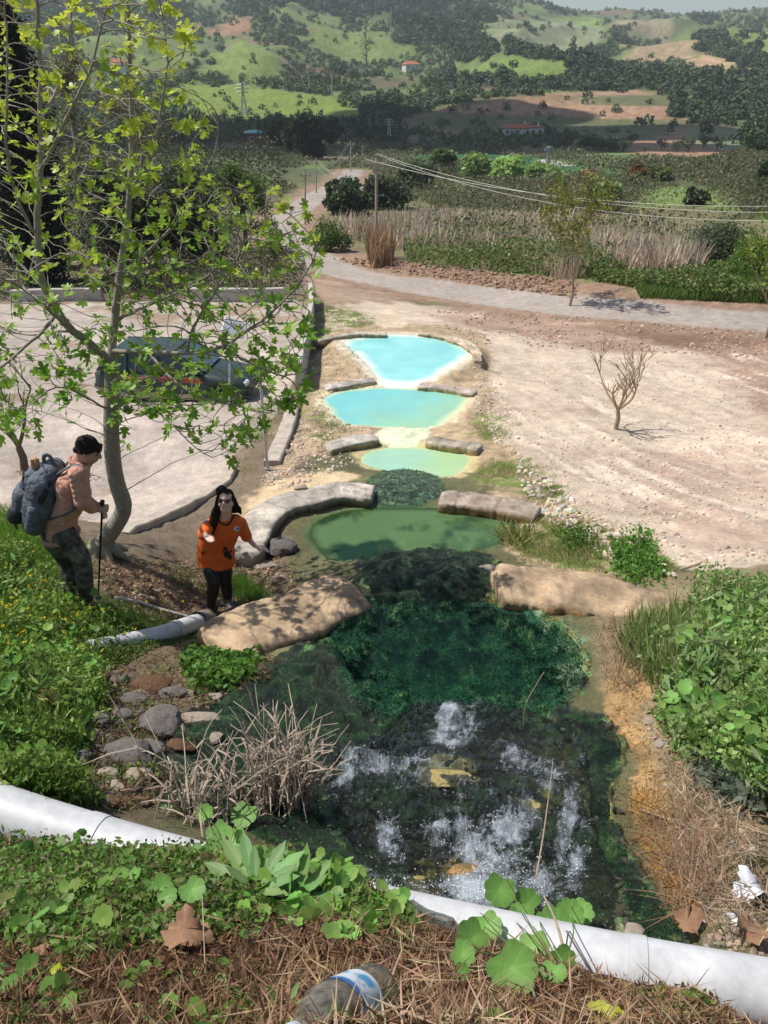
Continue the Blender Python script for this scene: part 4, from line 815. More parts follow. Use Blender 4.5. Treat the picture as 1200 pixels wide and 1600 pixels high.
# woods that read dark in the picture: pine slopes at the right and between the fields
DK = [[(1000,160),(1060,150),(1200,150),(1290,210),(1290,245),(1200,205),(1090,205),(1040,170)], [(985,80),(1110,55),(1290,50),(1290,140),(1200,120),(1100,90)], [(700,130),(900,128),(985,92),(1000,130),(900,140)], [(700,60),(900,62),(900,88),(705,92)],
      [(560,170),(620,150),(620,230),(560,230)], [(420,190),(560,195),(560,228),(420,228)], [(600,0),(790,0),(730,60),(640,70)], [(340,0),(600,0),(600,30),(400,35)]]
dark = np.zeros(len(HB), bool)
for pl in DK: dark |= sdf(np.array(pl, float), hq[:, 0], hq[:, 1]) < 3
dark |= cd > .60
print('far trees', len(HB), dark.sum())
LOW = sstep(190, 600, dD)
hs_ = (1.9+2.4*rng.random(len(HB)))*(.75+.5*LOW)*(.8+.25*sstep(600, 1400, dD)*2); hs_ = np.where(dark, hs_*1.55, hs_)
o = np.argsort(dD); near_i = o[:230]; rest = o[230:]
a = rest[~dark[rest]]; b_ = rest[dark[rest]]
V, Fo, C_ = join([blob_trees(HB[a], hs_[a], (.12, .155, .095), 34, .42, (.09, .14, .045), .35), blob_trees(HB[b_], hs_[b_], (.058, .088, .050), 44, .40, (.09, .125, .06), .4)])
tag(mesh('far_woodland', V, Fo, LF, col=C_), kind='stuff')
# nearest ones as trees of their own, copied from a few kinds
def proto(base, seed, per=260, alt=None):
    rn = np.random.default_rng(seed); L = [(0, 0, .55, .34, .8)]+[(math.cos(k*1.05+rn.random())*.34, math.sin(k*1.05+rn.random())*.34, .42+.35*rn.random(), .2+.1*rn.random(), .8) for k in range(6)]
    P = lobe_points(L, per, .6); V, Fo, C_ = leaf_cloud(P, .13*(.7+.6*rng.random(per)), base, .35, alt=alt, pa=.3); me = mesh('crown', V, Fo, LF, col=C_)
    b = MB(); b.tube([(0, 0, -.15), (.02, 0, .2), (0, .02, .45)], [.045, .035, .02], 6)
    for k in range(4): b.tube([(0, 0, .2), (.2*math.cos(k*1.6), .2*math.sin(k*1.6), .5)], [.025, .01], 5)
    return me, b.build('trunk', BARKD)
protos = {}
for key, base, alt in (('olive', (.13, .165, .105), (.10, .13, .06)), ('dark', (.05, .08, .042), (.08, .11, .045))):
    protos[key] = [proto(base, 5+k, alt=alt) for k in range(3)]
used = set()
LMK = [('the long white farmhouse', 815, 208), ('the high farmhouse', 645, 103), ('the bright yellow-green field', 420, 160), ('the dark green valley field', 800, 255), ('the teal-roofed house', 404, 218), ('the green mound', 1060, 310), ('the bare brown terraces', 950, 170), ('the row of willows', 800, 275), ('the big dark evergreen', 480, 215), ('the rust-brown tree', 990, 275), ('the tall utility pole', 588, 260), ('the right edge of the picture', 1200, 230), ('the left edge of the picture', 0, 220), ('the pale farmhouse behind the fig', 182, 105)]
rank = {}; LBL = {}
for i in sorted(near_i, key=lambda i: min((hq[i, 0]-x)**2+(2*(hq[i, 1]-y))**2 for _, x, y in LMK)):
    l_ = min(LMK, key=lambda l: (hq[i, 0]-l[1])**2+(2*(hq[i, 1]-l[2]))**2); dx, dy = hq[i, 0]-l_[1], 2*(hq[i, 1]-l_[2]); dr_ = ('right of' if dx > 0 else 'left of') if abs(dx) > abs(dy) else ('below' if dy > 0 else 'above')
    if 'edge' in l_[0]: dr_ = 'near' 
    kd_ = 'dark evergreen tree' if dark[i] else 'grey-green olive tree'; key = (kd_, dr_, l_[0]); rank[key] = rank.get(key, 0)+1; n_ = rank[key]; od = ['', 'nearest', 'second nearest', 'third nearest', 'fourth nearest', 'fifth nearest'][n_] if n_ < 6 else '%d%s nearest' % (n_, 'th' if n_ % 100 in (11, 12, 13) else {1: 'st', 2: 'nd', 3: 'rd'}.get(n_ % 10, 'th'))
    LBL[i] = '%s, %s of those %s %s' % (kd_, od, dr_, l_[0])
for i in near_i:
    key = 'dark' if dark[i] else 'olive'; v_ = random.randrange(3); cr, tr = protos[key][v_]
    root = empty('olive_tree' if key == 'olive' else 'evergreen_tree', HB[i], LBL[i], 'tree', 'olive trees across the valley' if key == 'olive' else 'dark trees across the valley')
    root.scale = (float(hs_[i])*1.7,)*3; root.rotation_euler.z = random.random()*6.28
    for src in (cr, tr):
        if (key, v_, src.name) not in used and src.parent is None: c = src; used.add((key, v_, src.name))
        else: c = src.copy(); COL.objects.link(c)
        c.parent = root
for key in protos:
    for cr, tr in protos[key]:
        for x in (cr, tr):
            if x.parent is None: bpy.data.objects.remove(x)

# ------------------------------------------------------------------ single trees of the middle distance
def mt(px, py, D, ptop, Rpx, label, base, **k):
    B_ = base_at(px, py, D); H = max(1.5, top_h(B_, px, ptop)); dpt = B_[1]*cp+(ZC-B_[2])*sp_; Rr = Rpx*dpt/F; k.setdefault('leaf', max(.10, .0065*D)); k.setdefault('trunk', .03*H)
    return tree(k.pop('name', 'bushy_tree'), label, B_, H, Rr, base, **k)
GRN = (.105, .17, .045); DKG = (.022, .04, .018)
mt(480, 250, 190, 178, 42, 'big dark evergreen tree left of the road where it leaves the valley', DKG, n=2600, seed=2, z0=.05)
mt(440, 235, 215, 192, 26, 'smaller dark evergreen left of the big one under the green field', DKG, n=1600, seed=3, z0=.05)
mt(520, 205, 260, 185, 18, 'dark round tree at the lower right corner of the green field', DKG, n=900, seed=4, z0=.05)
mt(745, 285, 140, 248, 30, 'light green willow, leftmost of the row behind the reeds', (.24, .34, .11), n=3600, seed=5, z0=.05, name='willow_tree', leaf=.8)
mt(790, 288, 132, 252, 34, 'light green willow, second of the row behind the reeds', (.26, .36, .12), n=3800, seed=6, z0=.05, name='willow_tree', leaf=.8)
mt(838, 292, 128, 262, 30, 'mid green willow, third of the row behind the reeds', (.20, .30, .09), n=3200, seed=7, z0=.05, name='willow_tree', leaf=.8)
mt(868, 300, 122, 268, 24, 'mid green willow at the right end of the row behind the reeds', (.18, .28, .09), n=2800, seed=8, z0=.05, name='willow_tree', leaf=.7)
mt(688, 285, 145, 236, 26, 'tall green tree at the left end of the dark green field', (.08, .125, .04), n=2200, seed=9, z0=.05)
mt(650, 300, 125, 262, 34, 'dark green bush mass right of the tall utility pole', (.06, .085, .035), n=2400, seed=10, z0=.02, name='bush')
mt(990, 300, 120, 258, 19, 'rust-brown tree right of the dark green field', (.24, .12, .035), n=2200, seed=11, z0=.05, alt=(.10, .07, .03), pa=.3)
mt(915, 302, 125, 278, 26, 'brownish bare bush between the willows and the rust-brown tree', (.24, .16, .12), n=2000, seed=12, z0=.02, name='bush')
mt(945, 345, 88, 290, 28, 'rounded green tree standing in the reeds before the rust-brown tree', (.19, .27, .10), n=3600, seed=13, z0=.03)
mt(1120, 440, 46, 350, 62, 'wide dark grey-green bush at the right beyond the road', (.075, .10, .055), n=9000, seed=14, z0=.0, leaf=.16, name='bush', lobes=20, alt=(.12, .15, .06), pa=.3)
mt(1180, 470, 41, 425, 60, 'bright green low bush at the right edge beyond the road', (.10, .17, .03), n=5000, seed=15, z0=.0, leaf=.14, name='bush')
mt(1190, 330, 100, 250, 40, 'dark tree at the right edge of the valley', (.04, .06, .025), n=3000, seed=16, z0=.02)
mt(1150, 300, 130, 270, 34, 'olive-brown tree behind the green mound at the right', (.09, .10, .04), n=2000, seed=17, z0=.02)
mt(1080, 345, 90, 322, 22, 'dark low bush at the foot of the green mound', (.03, .05, .02), n=1500, seed=18, z0=.0, name='bush')
mt(1030, 292, 130, 268, 24, 'green-brown bush between the rust-brown tree and the mound', (.10, .12, .04), n=1500, seed=19, z0=.0, name='bush')
mt(545, 335, 88, 268, 46, 'dark bush mass left of the tall utility pole beside the road', (.045, .065, .03), n=5200, seed=20, z0=.0, name='bush')
mt(515, 395, 60, 340, 40, 'green bush between the road bend and the tall utility pole', (.075, .125, .03), n=4500, seed=21, z0=.0, leaf=.16, name='bush')
mt(600, 330, 95, 285, 40, 'dark hedge-like bush behind the tall utility pole', (.04, .055, .03), n=3800, seed=22, z0=.0, name='bush')
# left middle distance, behind the car park
mt(385, 400, 58, 232, 55, 'fresh green leafy tree behind the right part of the fig branches', (.085, .125, .035), n=5200, seed=23, z0=.1, leaf=.2, shell=.2)
mt(300, 430, 46, 250, 80, 'dark leafy tree behind the far wall of the car park', (.04, .055, .025), n=9000, seed=24, z0=.0, leaf=.2, lobes=22)
mt(190, 435, 45, 235, 80, 'dark olive tree behind the fig trunk and the car park', (.045, .06, .03), n=9000, seed=25, z0=.0, leaf=.2, lobes=22)
mt(235, 400, 62, 120, 75, 'brownish budding tree rising behind the fig branches', (.15, .13, .055), n=4200, seed=26, z0=.15, leaf=.2, shell=.1, bark=BARK)
mt(150, 400, 60, 60, 60, 'tall thin brown tree between the cypress and the budding tree', (.12, .11, .045), n=3000, seed=27, z0=.15, leaf=.2, shell=.1, bark=BARK)
mt(20, 430, 44, 250, 60, 'dark shrub tree at the left edge behind the car park', (.035, .05, .02), n=6000, seed=28, z0=.0, leaf=.2)
mt(425, 420, 50, 330, 28, 'thin green shrub at the right end of the far car park wall', (.09, .13, .035), n=2000, seed=29, z0=.0, leaf=.15, shell=.1, name='bush')
B_ = base_at(70, 440, 38.5); Hc = top_h(B_, 70, -110); lb = [(0, 0, Hc*k/16, .5+1.75*math.sin(min(1, (k/16))*math.pi*.8+.5)*.75, 1.5) for k in range(1, 16)]
tree('cypress_tree', 'tall almost black cypress rising out of the picture at the upper left', B_, Hc, 1.5, (.014, .022, .012), n=30000, leaf=.2, trunk=.25, lb=lb, v=.3, seed=30)
# slim pale poplars
b_proto = None
for k, (px, py, pt_, D) in enumerate([(740,232,196,250),(752,233,194,252),(764,234,197,254),(722,232,200,256),(578,225,178,300),(590,222,172,310),(572,80,20,650),(778,60,25,800)]):
    B_ = base_at(px, py, D); H = top_h(B_, px, pt_)
    if b_proto is None:
        b_proto = empty('poplar_tree', B_, 'slim pale poplar across the valley', 'tree', 'slim poplars across the valley'); b = MB(); b.tube([(0, 0, -.05), (0, 0, 1)], [.012, .002], 6)
        for j in range(26): z = .15+.8*j/26; a = random.random()*6.28; b.tube([(0, 0, z), (math.cos(a)*.05, math.sin(a)*.05, z+.12)], [.004, .001], 3)
        b.build('trunk', BARK, b_proto); P = np.c_[rng.normal(size=(160, 2))*.04, .2+.8*rng.random(160)]; V, Fo, C_ = leaf_cloud(P, .035, (.15, .17, .09)); mesh('crown', V, Fo, LF, b_proto, C_); r_ = b_proto
    else: r_ = copy_tree(b_proto); r_.location = tuple(B_)
    r_.scale = (H*1.4, H*1.4, H); r_['label'] = 'slim pale poplar, '+['leftmost of the three just left of the long farmhouse', 'middle of the three just left of the long farmhouse', 'rightmost of the three just left of the long farmhouse', 'standing apart at the far left of the farmhouse row', 'left one of the pair beside the valley pylon', 'right one of the pair beside the valley pylon', 'high on the slope left of the upper farmhouse', 'high on the slope right of the upper farmhouse'][k]

# ------------------------------------------------------------------ reeds, verges
def blades(P, h, base, v=.3, lean=.25, width=1., alt=None, pa=0):
    n = len(P); d = rng.normal(size=(n, 3))*lean; d[:, 2] = 1; d /= np.linalg.norm(d, axis=1)[:, None]; a = rng.random(n)*6.28; s_ = np.stack([np.cos(a), np.sin(a), 0*a], 1); z = np.cross(s_, d); z /= np.linalg.norm(z, axis=1)[:, None]; x = np.cross(d, z)
    V, Fo = stamp(BLD[0]*np.array([width, 1, 1]), BLD[1], P, x, d, z, h); return V, Fo, np.repeat(colvar(base, n, v, alt, pa), 5, 0)
p = sample_px([(510,350),(600,345),(700,340),(860,345),(1020,352),(1110,365),(1140,400),(1060,440),(960,425),(880,440),(760,405),(640,395),(560,380)], 16000); B_ = hit(p[:, 0], p[:, 1]); k = fbm(B_[:, 0]*.1, B_[:, 1]*.1, 3, 7); B_ = B_[k > .38]
tag(mesh('reed_bed', *(lambda t: (t[0], t[1]))(r_ := blades(B_, (.4+1.2*rng.random(len(B_)))*(.35+1.3*fbm(B_[:, 0]*.25, B_[:, 1]*.25, 3, 27)), (.60, .50, .39), .3, .18, 1.3, (.42, .34, .25), .35)), DRY, col=r_[2]), kind='stuff')
p = sample_px([(628,395),(700,385),(780,400),(900,405),(1010,410),(1150,420),(1250,440),(1250,475),(1100,470),(900,435),(780,428),(640,418)], 24000); B_ = hit(p[:, 0], p[:, 1]); k = fbm(B_[:, 0]*.2, B_[:, 1]*.2, 3, 8); B_ = B_[k > .40]; k = k[k > .40]
P = B_.copy(); P[:, 2] += rng.random(len(P))*(.3+3.5*(k-.40)); r_ = leaf_cloud(P, .10+.16*rng.random(len(P)), (.11, .185, .045), .4, alt=(.26, .25, .09), pa=.3); tag(mesh('verge_bushes', r_[0], r_[1], LM, col=r_[2]), kind='stuff')
p = sample_px([(985,435),(1250,440),(1250,478),(1000,466)], 9000); B_ = hit(p[:, 0], p[:, 1]); r_ = blades(B_, .2+.35*rng.random(len(B_)), (.12, .20, .04), .3, .3, 1.6); tag(mesh('verge_grass', r_[0], r_[1], LM, col=r_[2]), kind='stuff')
# tuft of tall straw reeds right of the pole
p = sample_px([(575,400),(585,395),(610,400),(612,418),(580,420)], 260); B_ = hit(p[:, 0], p[:, 1]); r_ = blades(B_, 1.6+1.2*rng.random(len(B_)), (.42, .29, .18), .25, .12, 1.0); o = mesh('reed_tuft', r_[0], r_[1], DRY, col=r_[2]); tag(o, 'tuft of tall tan reeds at the foot of the tall utility pole', 'reeds')
p = sample_px([(560,345),(700,335),(1000,345),(1150,370),(1150,410),(900,420),(640,400),(560,380)], 14000); B_ = hit(p[:, 0], p[:, 1]); k = fbm(B_[:, 0]*.13+4, B_[:, 1]*.13, 3, 28); B_ = B_[k > .5]; k = k[k > .5]
P = B_.copy(); P[:, 2] += rng.random(len(P))*(.3+8*(k-.5)); r_ = leaf_cloud(P, .14+.2*rng.random(len(P)), (.10, .155, .045), .35, alt=(.16, .17, .06), pa=.3); tag(mesh('reed_bed_bushes', r_[0], r_[1], LM, col=r_[2]), kind='stuff')
# rough scrub filling the valley floor between the reeds and the first slopes
p = sample_px([(430,235),(560,228),(700,228),(860,240),(960,262),(1060,250),(1250,230),(1280,345),(1050,340),(860,335),(700,325),(560,335),(440,330)], 80000, lambda q_: 1-.9*(sdf(np.array([(620,246),(720,238),(830,245),(955,268),(985,280),(900,290),(760,275),(640,262)], float), q_[:, 0], q_[:, 1]) < 0)-.9*(sdf(np.array([(975,330),(1000,305),(1040,292),(1100,290),(1150,315),(1160,335),(1060,345)], float), q_[:, 0], q_[:, 1]) < 0)); B_ = hit(p[:, 0], p[:, 1]); k = fbm(B_[:, 0]*.07, B_[:, 1]*.07, 4, 38); kq = dline(RP, B_[:, 0], B_[:, 1]) > 4.5; kk_ = (k > .36) & kq; B_ = B_[kk_]; k = k[kk_]; dd_ = np.hypot(B_[:, 0], B_[:, 1])
P = B_.copy(); P[:, 2] += rng.random(len(P))*(.4+8*np.clip(k-.40, 0, .25)); r_ = leaf_cloud(P, (.003*dd_)*(.6+.9*rng.random(len(P))), (.11, .15, .055), .45, alt=(.22, .175, .12), pa=.4); tag(mesh('valley_scrub', r_[0], r_[1], LM, col=r_[2]), kind='stuff')
p = sample_px([(-80,228),(430,232),(450,262),(440,330),(470,345),(430,400),(-80,400)], 36000); B_ = hit(p[:, 0], p[:, 1]); k = fbm(B_[:, 0]*.06+9, B_[:, 1]*.06, 4, 48); kk_ = (k > .34) & (dline(RP, B_[:, 0], B_[:, 1]) > 4.5); B_ = B_[kk_]; k = k[kk_]; dd_ = np.hypot(B_[:, 0], B_[:, 1])
P = B_.copy(); P[:, 2] += rng.random(len(P))*(.4+18*np.clip(k-.38, 0, .25)); r_ = leaf_cloud(P, (.0034*dd_)*(.6+.9*rng.random(len(P))), (.06, .085, .035), .4, alt=(.13, .105, .06), pa=.35); tag(mesh('valley_scrub', r_[0], r_[1], LM, col=r_[2]), kind='stuff')
# thin scrub between pole and road on the left
p = sample_px([(-50,395),(420,385),(470,400),(480,440),(440,465),(-50,470)], 26000); B_ = hit(p[:, 0], p[:, 1]); k = fbm(B_[:, 0]*.25, B_[:, 1]*.25, 3, 18); P = B_.copy(); P[:, 2] += rng.random(len(P))*(2.6*np.clip(k-.3, 0, 1)); r_ = leaf_cloud(P, .07+.12*rng.random(len(P)), (.06, .085, .03), .4, alt=(.16, .11, .07), pa=.3); tag(mesh('undergrowth', r_[0], r_[1], LM, col=r_[2]), kind='stuff')

# ------------------------------------------------------------------ small trees right of the road and in the travertine field
def grow(name, label, cat, B_, H, spread, n1_, n2_, r0, bark, leafbase=None, leafn=0, leaf=.05, lean=(0, 0), seed=1, fork=.25, size=None, alt=None):
    rn = random.Random(seed); root = empty(name, B_, label, cat); b = MB(); tips = []
    fk = np.array([lean[0]*.3, lean[1]*.3, H*fork]); b.tube([(0, 0, -.1), fk*.55+np.array([.02*H, 0, 0]), fk], [r0*1.15, r0, r0*.85], 10)
    def br(p, d, L, r, dep):
        P = [p]; q_ = p.copy(); dd = d/np.linalg.norm(d)
        for k in range(6):
            dd = dd+np.array([rn.gauss(0, .13), rn.gauss(0, .13), rn.gauss(.035, .06)]); dd /= np.linalg.norm(dd); q_ = q_+dd*L/6; P.append(q_.copy())
        b.tube(P, np.linspace(r, r*.35, 7), 6 if dep < 2 else 4, cap=False)
        if dep >= 3 or L < .08: tips.extend(P[3:]); return
        for k in range(n2_ if dep else n1_-1):
            i = rn.randint(2, 6); a = rn.random()*6.28; side_ = np.array([math.cos(a), math.sin(a), .35+.5*rn.random()]); br(P[i], dd*.8+side_*.8, L*(.45+.25*rn.random()), r*.5, dep+1)
        tips.append(P[-1])
    for k in range(n1_):
        a = 6.28*k/n1_+rn.random()*.6; br(fk.copy(), np.array([math.cos(a)*spread, math.sin(a)*spread, 1.0]), H*(.5+.2*rn.random()), r0*.6, 1)
    b.build('trunk', bark, root, True)
    if leafn: 
        T_ = np.array(tips); P = T_[rng.integers(0, len(T_), leafn)]+rng.normal(size=(leafn, 3))*leaf*.9; r_ = leaf_cloud(P, leaf*(.6+.8*rng.random(leafn)), leafbase, .3, alt=alt, pa=.3); mesh('crown', r_[0], r_[1], LM, root, r_[2])
    return root
TW = mat('bare_twigs', (.36, .27, .18), .9, var=.2, scale=12, bump=.3)
B_ = g1(961, 670); grow('bare_sapling', 'leafless brown sapling standing alone on the pale travertine field', 'tree', B_, top_h(B_, 961, 552), .75, 6, 4, .05, TW, seed=4, fork=.26)
B_ = g1(890, 478); grow('young_tree', 'thin young yellow-green tree growing at the far edge of the road', 'tree', B_, top_h(B_, 880, 338), .4, 5, 4, .06, TW, (.24, .26, .03), 1500, .16, seed=6, fork=.3, alt=(.14, .18, .04))
B_ = g1(1195, 530); grow('young_tree', 'sprig of bright green leaves at the right edge before the road', 'tree', B_, top_h(B_, 1195, 385), .45, 5, 4, .06, TW, (.20, .30, .03), 800, .18, seed=8, fork=.3, alt=(.24, .30, .04))
B_ = g1(38, 735); grow('bare_sapling', 'forked leafless brown trunk behind the backpack at the car park edge', 'tree', B_, 1.9, .6, 4, 3, .07, BARKD, (.12, .24, .03), 120, .09, seed=12, fork=.25)
# ------------------------------------------------------------------ fig tree: limbs surveyed, twigs grown towards the light
from mathutils.kdtree import KDTree
def L3(pl): return np.array([PD(x, y, D) for x, y, D in pl])
FB_ = g1(160, 868); D0 = FB_[1]
limbs = [
 ([(158,872,D0),(160,850,D0),(178,825,D0),(193,800,D0),(194,785,D0),(183,760,D0),(176,720,D0),(173,660,D0),(176,600,D0),(173,562,D0)], .155, .115),
 ([(173,562,D0),(180,500,D0+.1),(186,430,D0+.1),(196,370,D0+.2),(203,300,D0+.2),(207,200,D0+.3),(203,100,D0+.3),(200,10,D0+.3),(196,-70,D0+.3)], .10, .03),
 ([(173,562,D0),(140,540,D0-.1),(105,510,D0-.2),(82,480,D0-.3),(62,440,D0-.4),(54,370,D0-.4),(60,270,D0-.4),(64,200,D0-.4),(60,60,D0-.4),(55,-60,D0-.4)], .10, .03),
 ([(178,550,D0),(230,549,D0-.2),(290,547,D0-.4),(345,538,D0-.6),(380,512,D0-.7),(425,478,D0-.8),(465,435,D0-.8),(492,380,D0-.8)], .06, .012),
 ([(105,510,D0-.2),(60,470,D0-.7),(20,440,D0-1.0),(-30,425,D0-1.2)], .055, .025),
 ([(90,490,D0-.3),(40,545,D0-.8),(0,580,D0-1.0),(-40,600,D0-1.2)], .045, .02),
 ([(186,430,D0+.1),(240,390,D0+.1),(290,330,D0),(320,270,D0-.1),(340,215,D0-.1),(335,170,D0-.1)], .045, .012),
 ([(203,300,D0+.2),(240,235,D0+.1),(255,160,D0),(268,90,D0),(262,30,D0)], .04, .012),
 ([(60,270,D0-.4),(100,200,D0-.6),(135,120,D0-.6),(160,40,D0-.6),(170,-40,D0-.6)], .04, .012),
 ([(54,370,D0-.4),(20,300,D0-.6),(5,200,D0-.8),(10,90,D0-.8),(0,-20,D0-.8)], .04, .012),
 ([(60,200,D0-.4),(95,120,D0-.1),(110,40,D0),(105,-50,D0)], .03, .012),
 ([(230,549,D0-.2),(275,600,D0-.5),(320,625,D0-.8),(370,640,D0-1.0),(425,655,D0-1.1)], .035, .01),
 ([(176,600,D0),(215,620,D0-.3),(260,650,D0-.6),(300,690,D0-.8),(345,712,D0-.9)], .03, .008),
 ([(345,538,D0-.6),(395,570,D0-.8),(440,590,D0-.9),(485,575,D0-1.)], .03, .008),
 ([(180,500,D0+.1),(240,470,D0+.4),(310,440,D0+.5),(370,390,D0+.5),(420,330,D0+.5)], .045, .01),
 ([(183,450,D0),(150,400,D0-.5),(120,340,D0-.7),(110,270,D0-.7),(130,200,D0-.8)], .035, .01),
 ([(173,640,D0),(130,620,D0-.5),(80,600,D0-.7),(40,640,D0-.8),(-10,640,D0-.9)], .03, .008),
 ([(290,547,D0-.4),(310,500,D0-.5),(350,440,D0-.5),(385,380,D0-.5),(395,320,D0-.5)], .035, .01),
]
nodes = []; par = []; rad0 = []
for li, (pl, ra, rb_) in enumerate(limbs):
    P = smooth_poly(L3(pl), 2, False); s = np.r_[0, np.cumsum(np.linalg.norm(np.diff(P, axis=0), axis=1))]; u = np.arange(0, s[-1], .09); P = np.stack([np.interp(u, s, P[:, k]) for k in range(3)], 1)
    P[2:] += (np.cumsum(rng.normal(size=P[2:].shape), 0)*.006) if li > 1 else 0
    start = -1
    if nodes: d = np.linalg.norm(np.array(nodes)-P[0], axis=1); start = int(d.argmin())
    for k, p_ in enumerate(P):
        if start >= 0 and k == 0: prev = start; continue
        nodes.append(p_); par.append(prev if k else -1); prev = len(nodes)-1; rad0.append((ra+(rb_-ra)*k/len(P))*(.64 if li == 0 else .42))
n_l = len(nodes)
REG = [(-60,-60),(290,-60),(300,60),(300,130),(335,190),(345,290),(440,300),(500,320),(512,380),(490,480),(498,560),(480,620),(440,640),(400,700),(350,725),(300,690),(215,640),(200,700),(150,610),(90,640),(60,690),(0,690),(-60,640)]
ap = sample_px(REG, 2050, lambda p: np.where(p[:, 1] < 260, .55, np.where(p[:, 0] < 150, .6, 1.0))); ad = D0-.35+rng.normal(size=len(ap))*.75; ad = np.clip(ad, D0-2.0, D0+1.5)
AT = PD(ap[:, 0], ap[:, 1], ad); alive = np.ones(len(AT), bool); STEP = .085
for it in range(55):
    kd = KDTree(len(nodes)); [kd.insert(Vector(p_), i) for i, p_ in enumerate(nodes)]; kd.balance(); pull = {}
    for j in np.where(alive)[0]:
        co, i, d = kd.find(Vector(AT[j]))
        if d < .13: alive[j] = False
        elif d < 1.6: pull.setdefault(i, []).append((AT[j]-nodes[i])/d)
    if not pull: break
    for i, vs in pull.items():
        pd_ = nodes[i]-nodes[par[i]] if par[i] >= 0 else np.array([0, 0, 1.]); pd_ = pd_/(np.linalg.norm(pd_)+1e-9)
        v = np.mean(vs, 0); v = v/(np.linalg.norm(v)+1e-9)*.75+pd_*.55+rng.normal(size=3)*.10+np.array([0, 0, .10]); v /= np.linalg.norm(v); nodes.append(nodes[i]+v*STEP); par.append(i); rad0.append(0)
    if len(nodes) > 14000: break
N_ = np.array(nodes); PR = np.array(par); ch = [[] for _ in nodes]
for i, p_ in enumerate(PR):
    if p_ >= 0: ch[p_].append(i)
rad = np.zeros(len(nodes))
for i in range(len(nodes)-1, -1, -1):
    rad[i] = .0042 if not ch[i] else (sum(rad[c]**2.35 for c in ch[i]))**(1/2.35)
rad = np.minimum(rad, .022); rad[:n_l] = np.array(rad0[:n_l])
for i in range(n_l, len(nodes)): rad[i] = min(rad[i], rad[PR[i]]*.92)
rad = np.maximum(rad, .0035)
fig = empty('fig_tree', FB_, 'big fig tree with smooth grey trunk and fresh green lobed leaves beside the man', 'tree'); b = MB(); bt = MB(); done = np.zeros(len(nodes), bool)
for i in range(len(nodes)):
    st = PR[i] < 0 or (ch[PR[i]][0] != i)
    if not st: continue
    c = [PR[i]] if PR[i] >= 0 else []; k = i
    while True:
        c.append(k)
        if not ch[k]: break
        k = ch[k][0]
    if len(c) < 2: continue
    r_ = rad[c].copy(); 
    if PR[i] >= 0: r_[0] = min(rad[c[0]], r_[1]*1.3)
    (b if r_.max() > .02 else bt).tube(N_[c], r_, 14 if r_.max() > .05 else (8 if r_.max() > .015 else 5), cap=True)
for k in range(7): a = k*.9; b.tube([FB_+[0, 0, .18], FB_+[math.cos(a)*.16, math.sin(a)*.16, .05], FB_+[math.cos(a)*.32, math.sin(a)*.32, -.08]], [.09, .06, .025], 8)
o1 = b.build('trunk', BARK, None, True); o2 = bt.build('twigs', BARK, None, True)
tips = [i for i in range(n_l, len(nodes)) if not ch[i]]; lat = [i for i in range(n_l, len(nodes)) if ch[i] and rng.random() < .08]
uq = {}
for i in tips: uq.setdefault(tuple(np.round(N_[i]/.07).astype(int)), i)
tips = sorted(uq.values()); tset = set(tips)
LP = []; LN = []; LX = []; LS = []
for i in tips+lat:
    d = N_[i]-N_[PR[i]]; d /= np.linalg.norm(d); full = i in tset; m_ = rng.integers(2, 5) if full else 1
    for k in range(m_):
        o_ = rng.normal(size=3); o_ -= d*(o_@d)*.3; o_ /= np.linalg.norm(o_); x_ = d*.35+o_+np.array([0, 0, -.08]); x_ /= np.linalg.norm(x_); nn = np.array([0, 0, 1.])+rng.normal(size=3)*.42; nn -= x_*(nn@x_); LX.append(x_); LN.append(nn/np.linalg.norm(nn)); LP.append(N_[i]+x_*.02); LS.append((.06+.095*rng.random()**1.2)*(.75 if N_[i][2] > FB_[2]+2.6 else 1))
LP = np.array(LP); LN = np.array(LN); LX = np.array(LX); LS = np.array(LS); print('fig', len(nodes), 'leaves', len(LP))
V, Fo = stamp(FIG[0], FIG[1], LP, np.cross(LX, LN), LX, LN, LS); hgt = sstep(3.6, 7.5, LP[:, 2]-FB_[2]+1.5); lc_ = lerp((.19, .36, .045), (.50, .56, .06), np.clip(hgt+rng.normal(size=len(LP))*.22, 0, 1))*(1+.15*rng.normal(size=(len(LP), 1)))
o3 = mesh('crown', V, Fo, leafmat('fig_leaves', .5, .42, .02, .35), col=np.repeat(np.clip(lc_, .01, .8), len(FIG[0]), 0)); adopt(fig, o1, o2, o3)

# ------------------------------------------------------------------ ground cover
def cover(name, poly, n, size, base, hmax, v=.35, alt=None, pa=0, frq=1.2, thr=0., up=.5, T=DIA, m=None, seed=0, clump=1.5):
    p = sample_px(poly, n); p = p+rng.normal(size=p.shape)*9; B_ = hit(p[:, 0], p[:, 1]); k = fbm(B_[:, 0]*frq+seed, B_[:, 1]*frq, 4, 200+seed); B_ = B_[k > thr]; k = k[k > thr]; P = B_.copy(); P[:, 2] += rng.random(len(P))**.8*hmax*np.clip((k-thr)*clump+.12, 0, 1.2)
    s_ = size*(.5+rng.random(len(P))); r_ = leaf_cloud(P, s_, base, v, T, up, alt, pa); sh = fbm(P[:, 0]*2.3, P[:, 1]*2.3, 3, 210+seed); r_[2][:] = np.clip(r_[2]*np.repeat(.7+.6*sh, len(T[0]))[:, None], .003, .9)
    return tag(mesh(name, r_[0], r_[1], m or LM, col=r_[2]), kind='stuff')
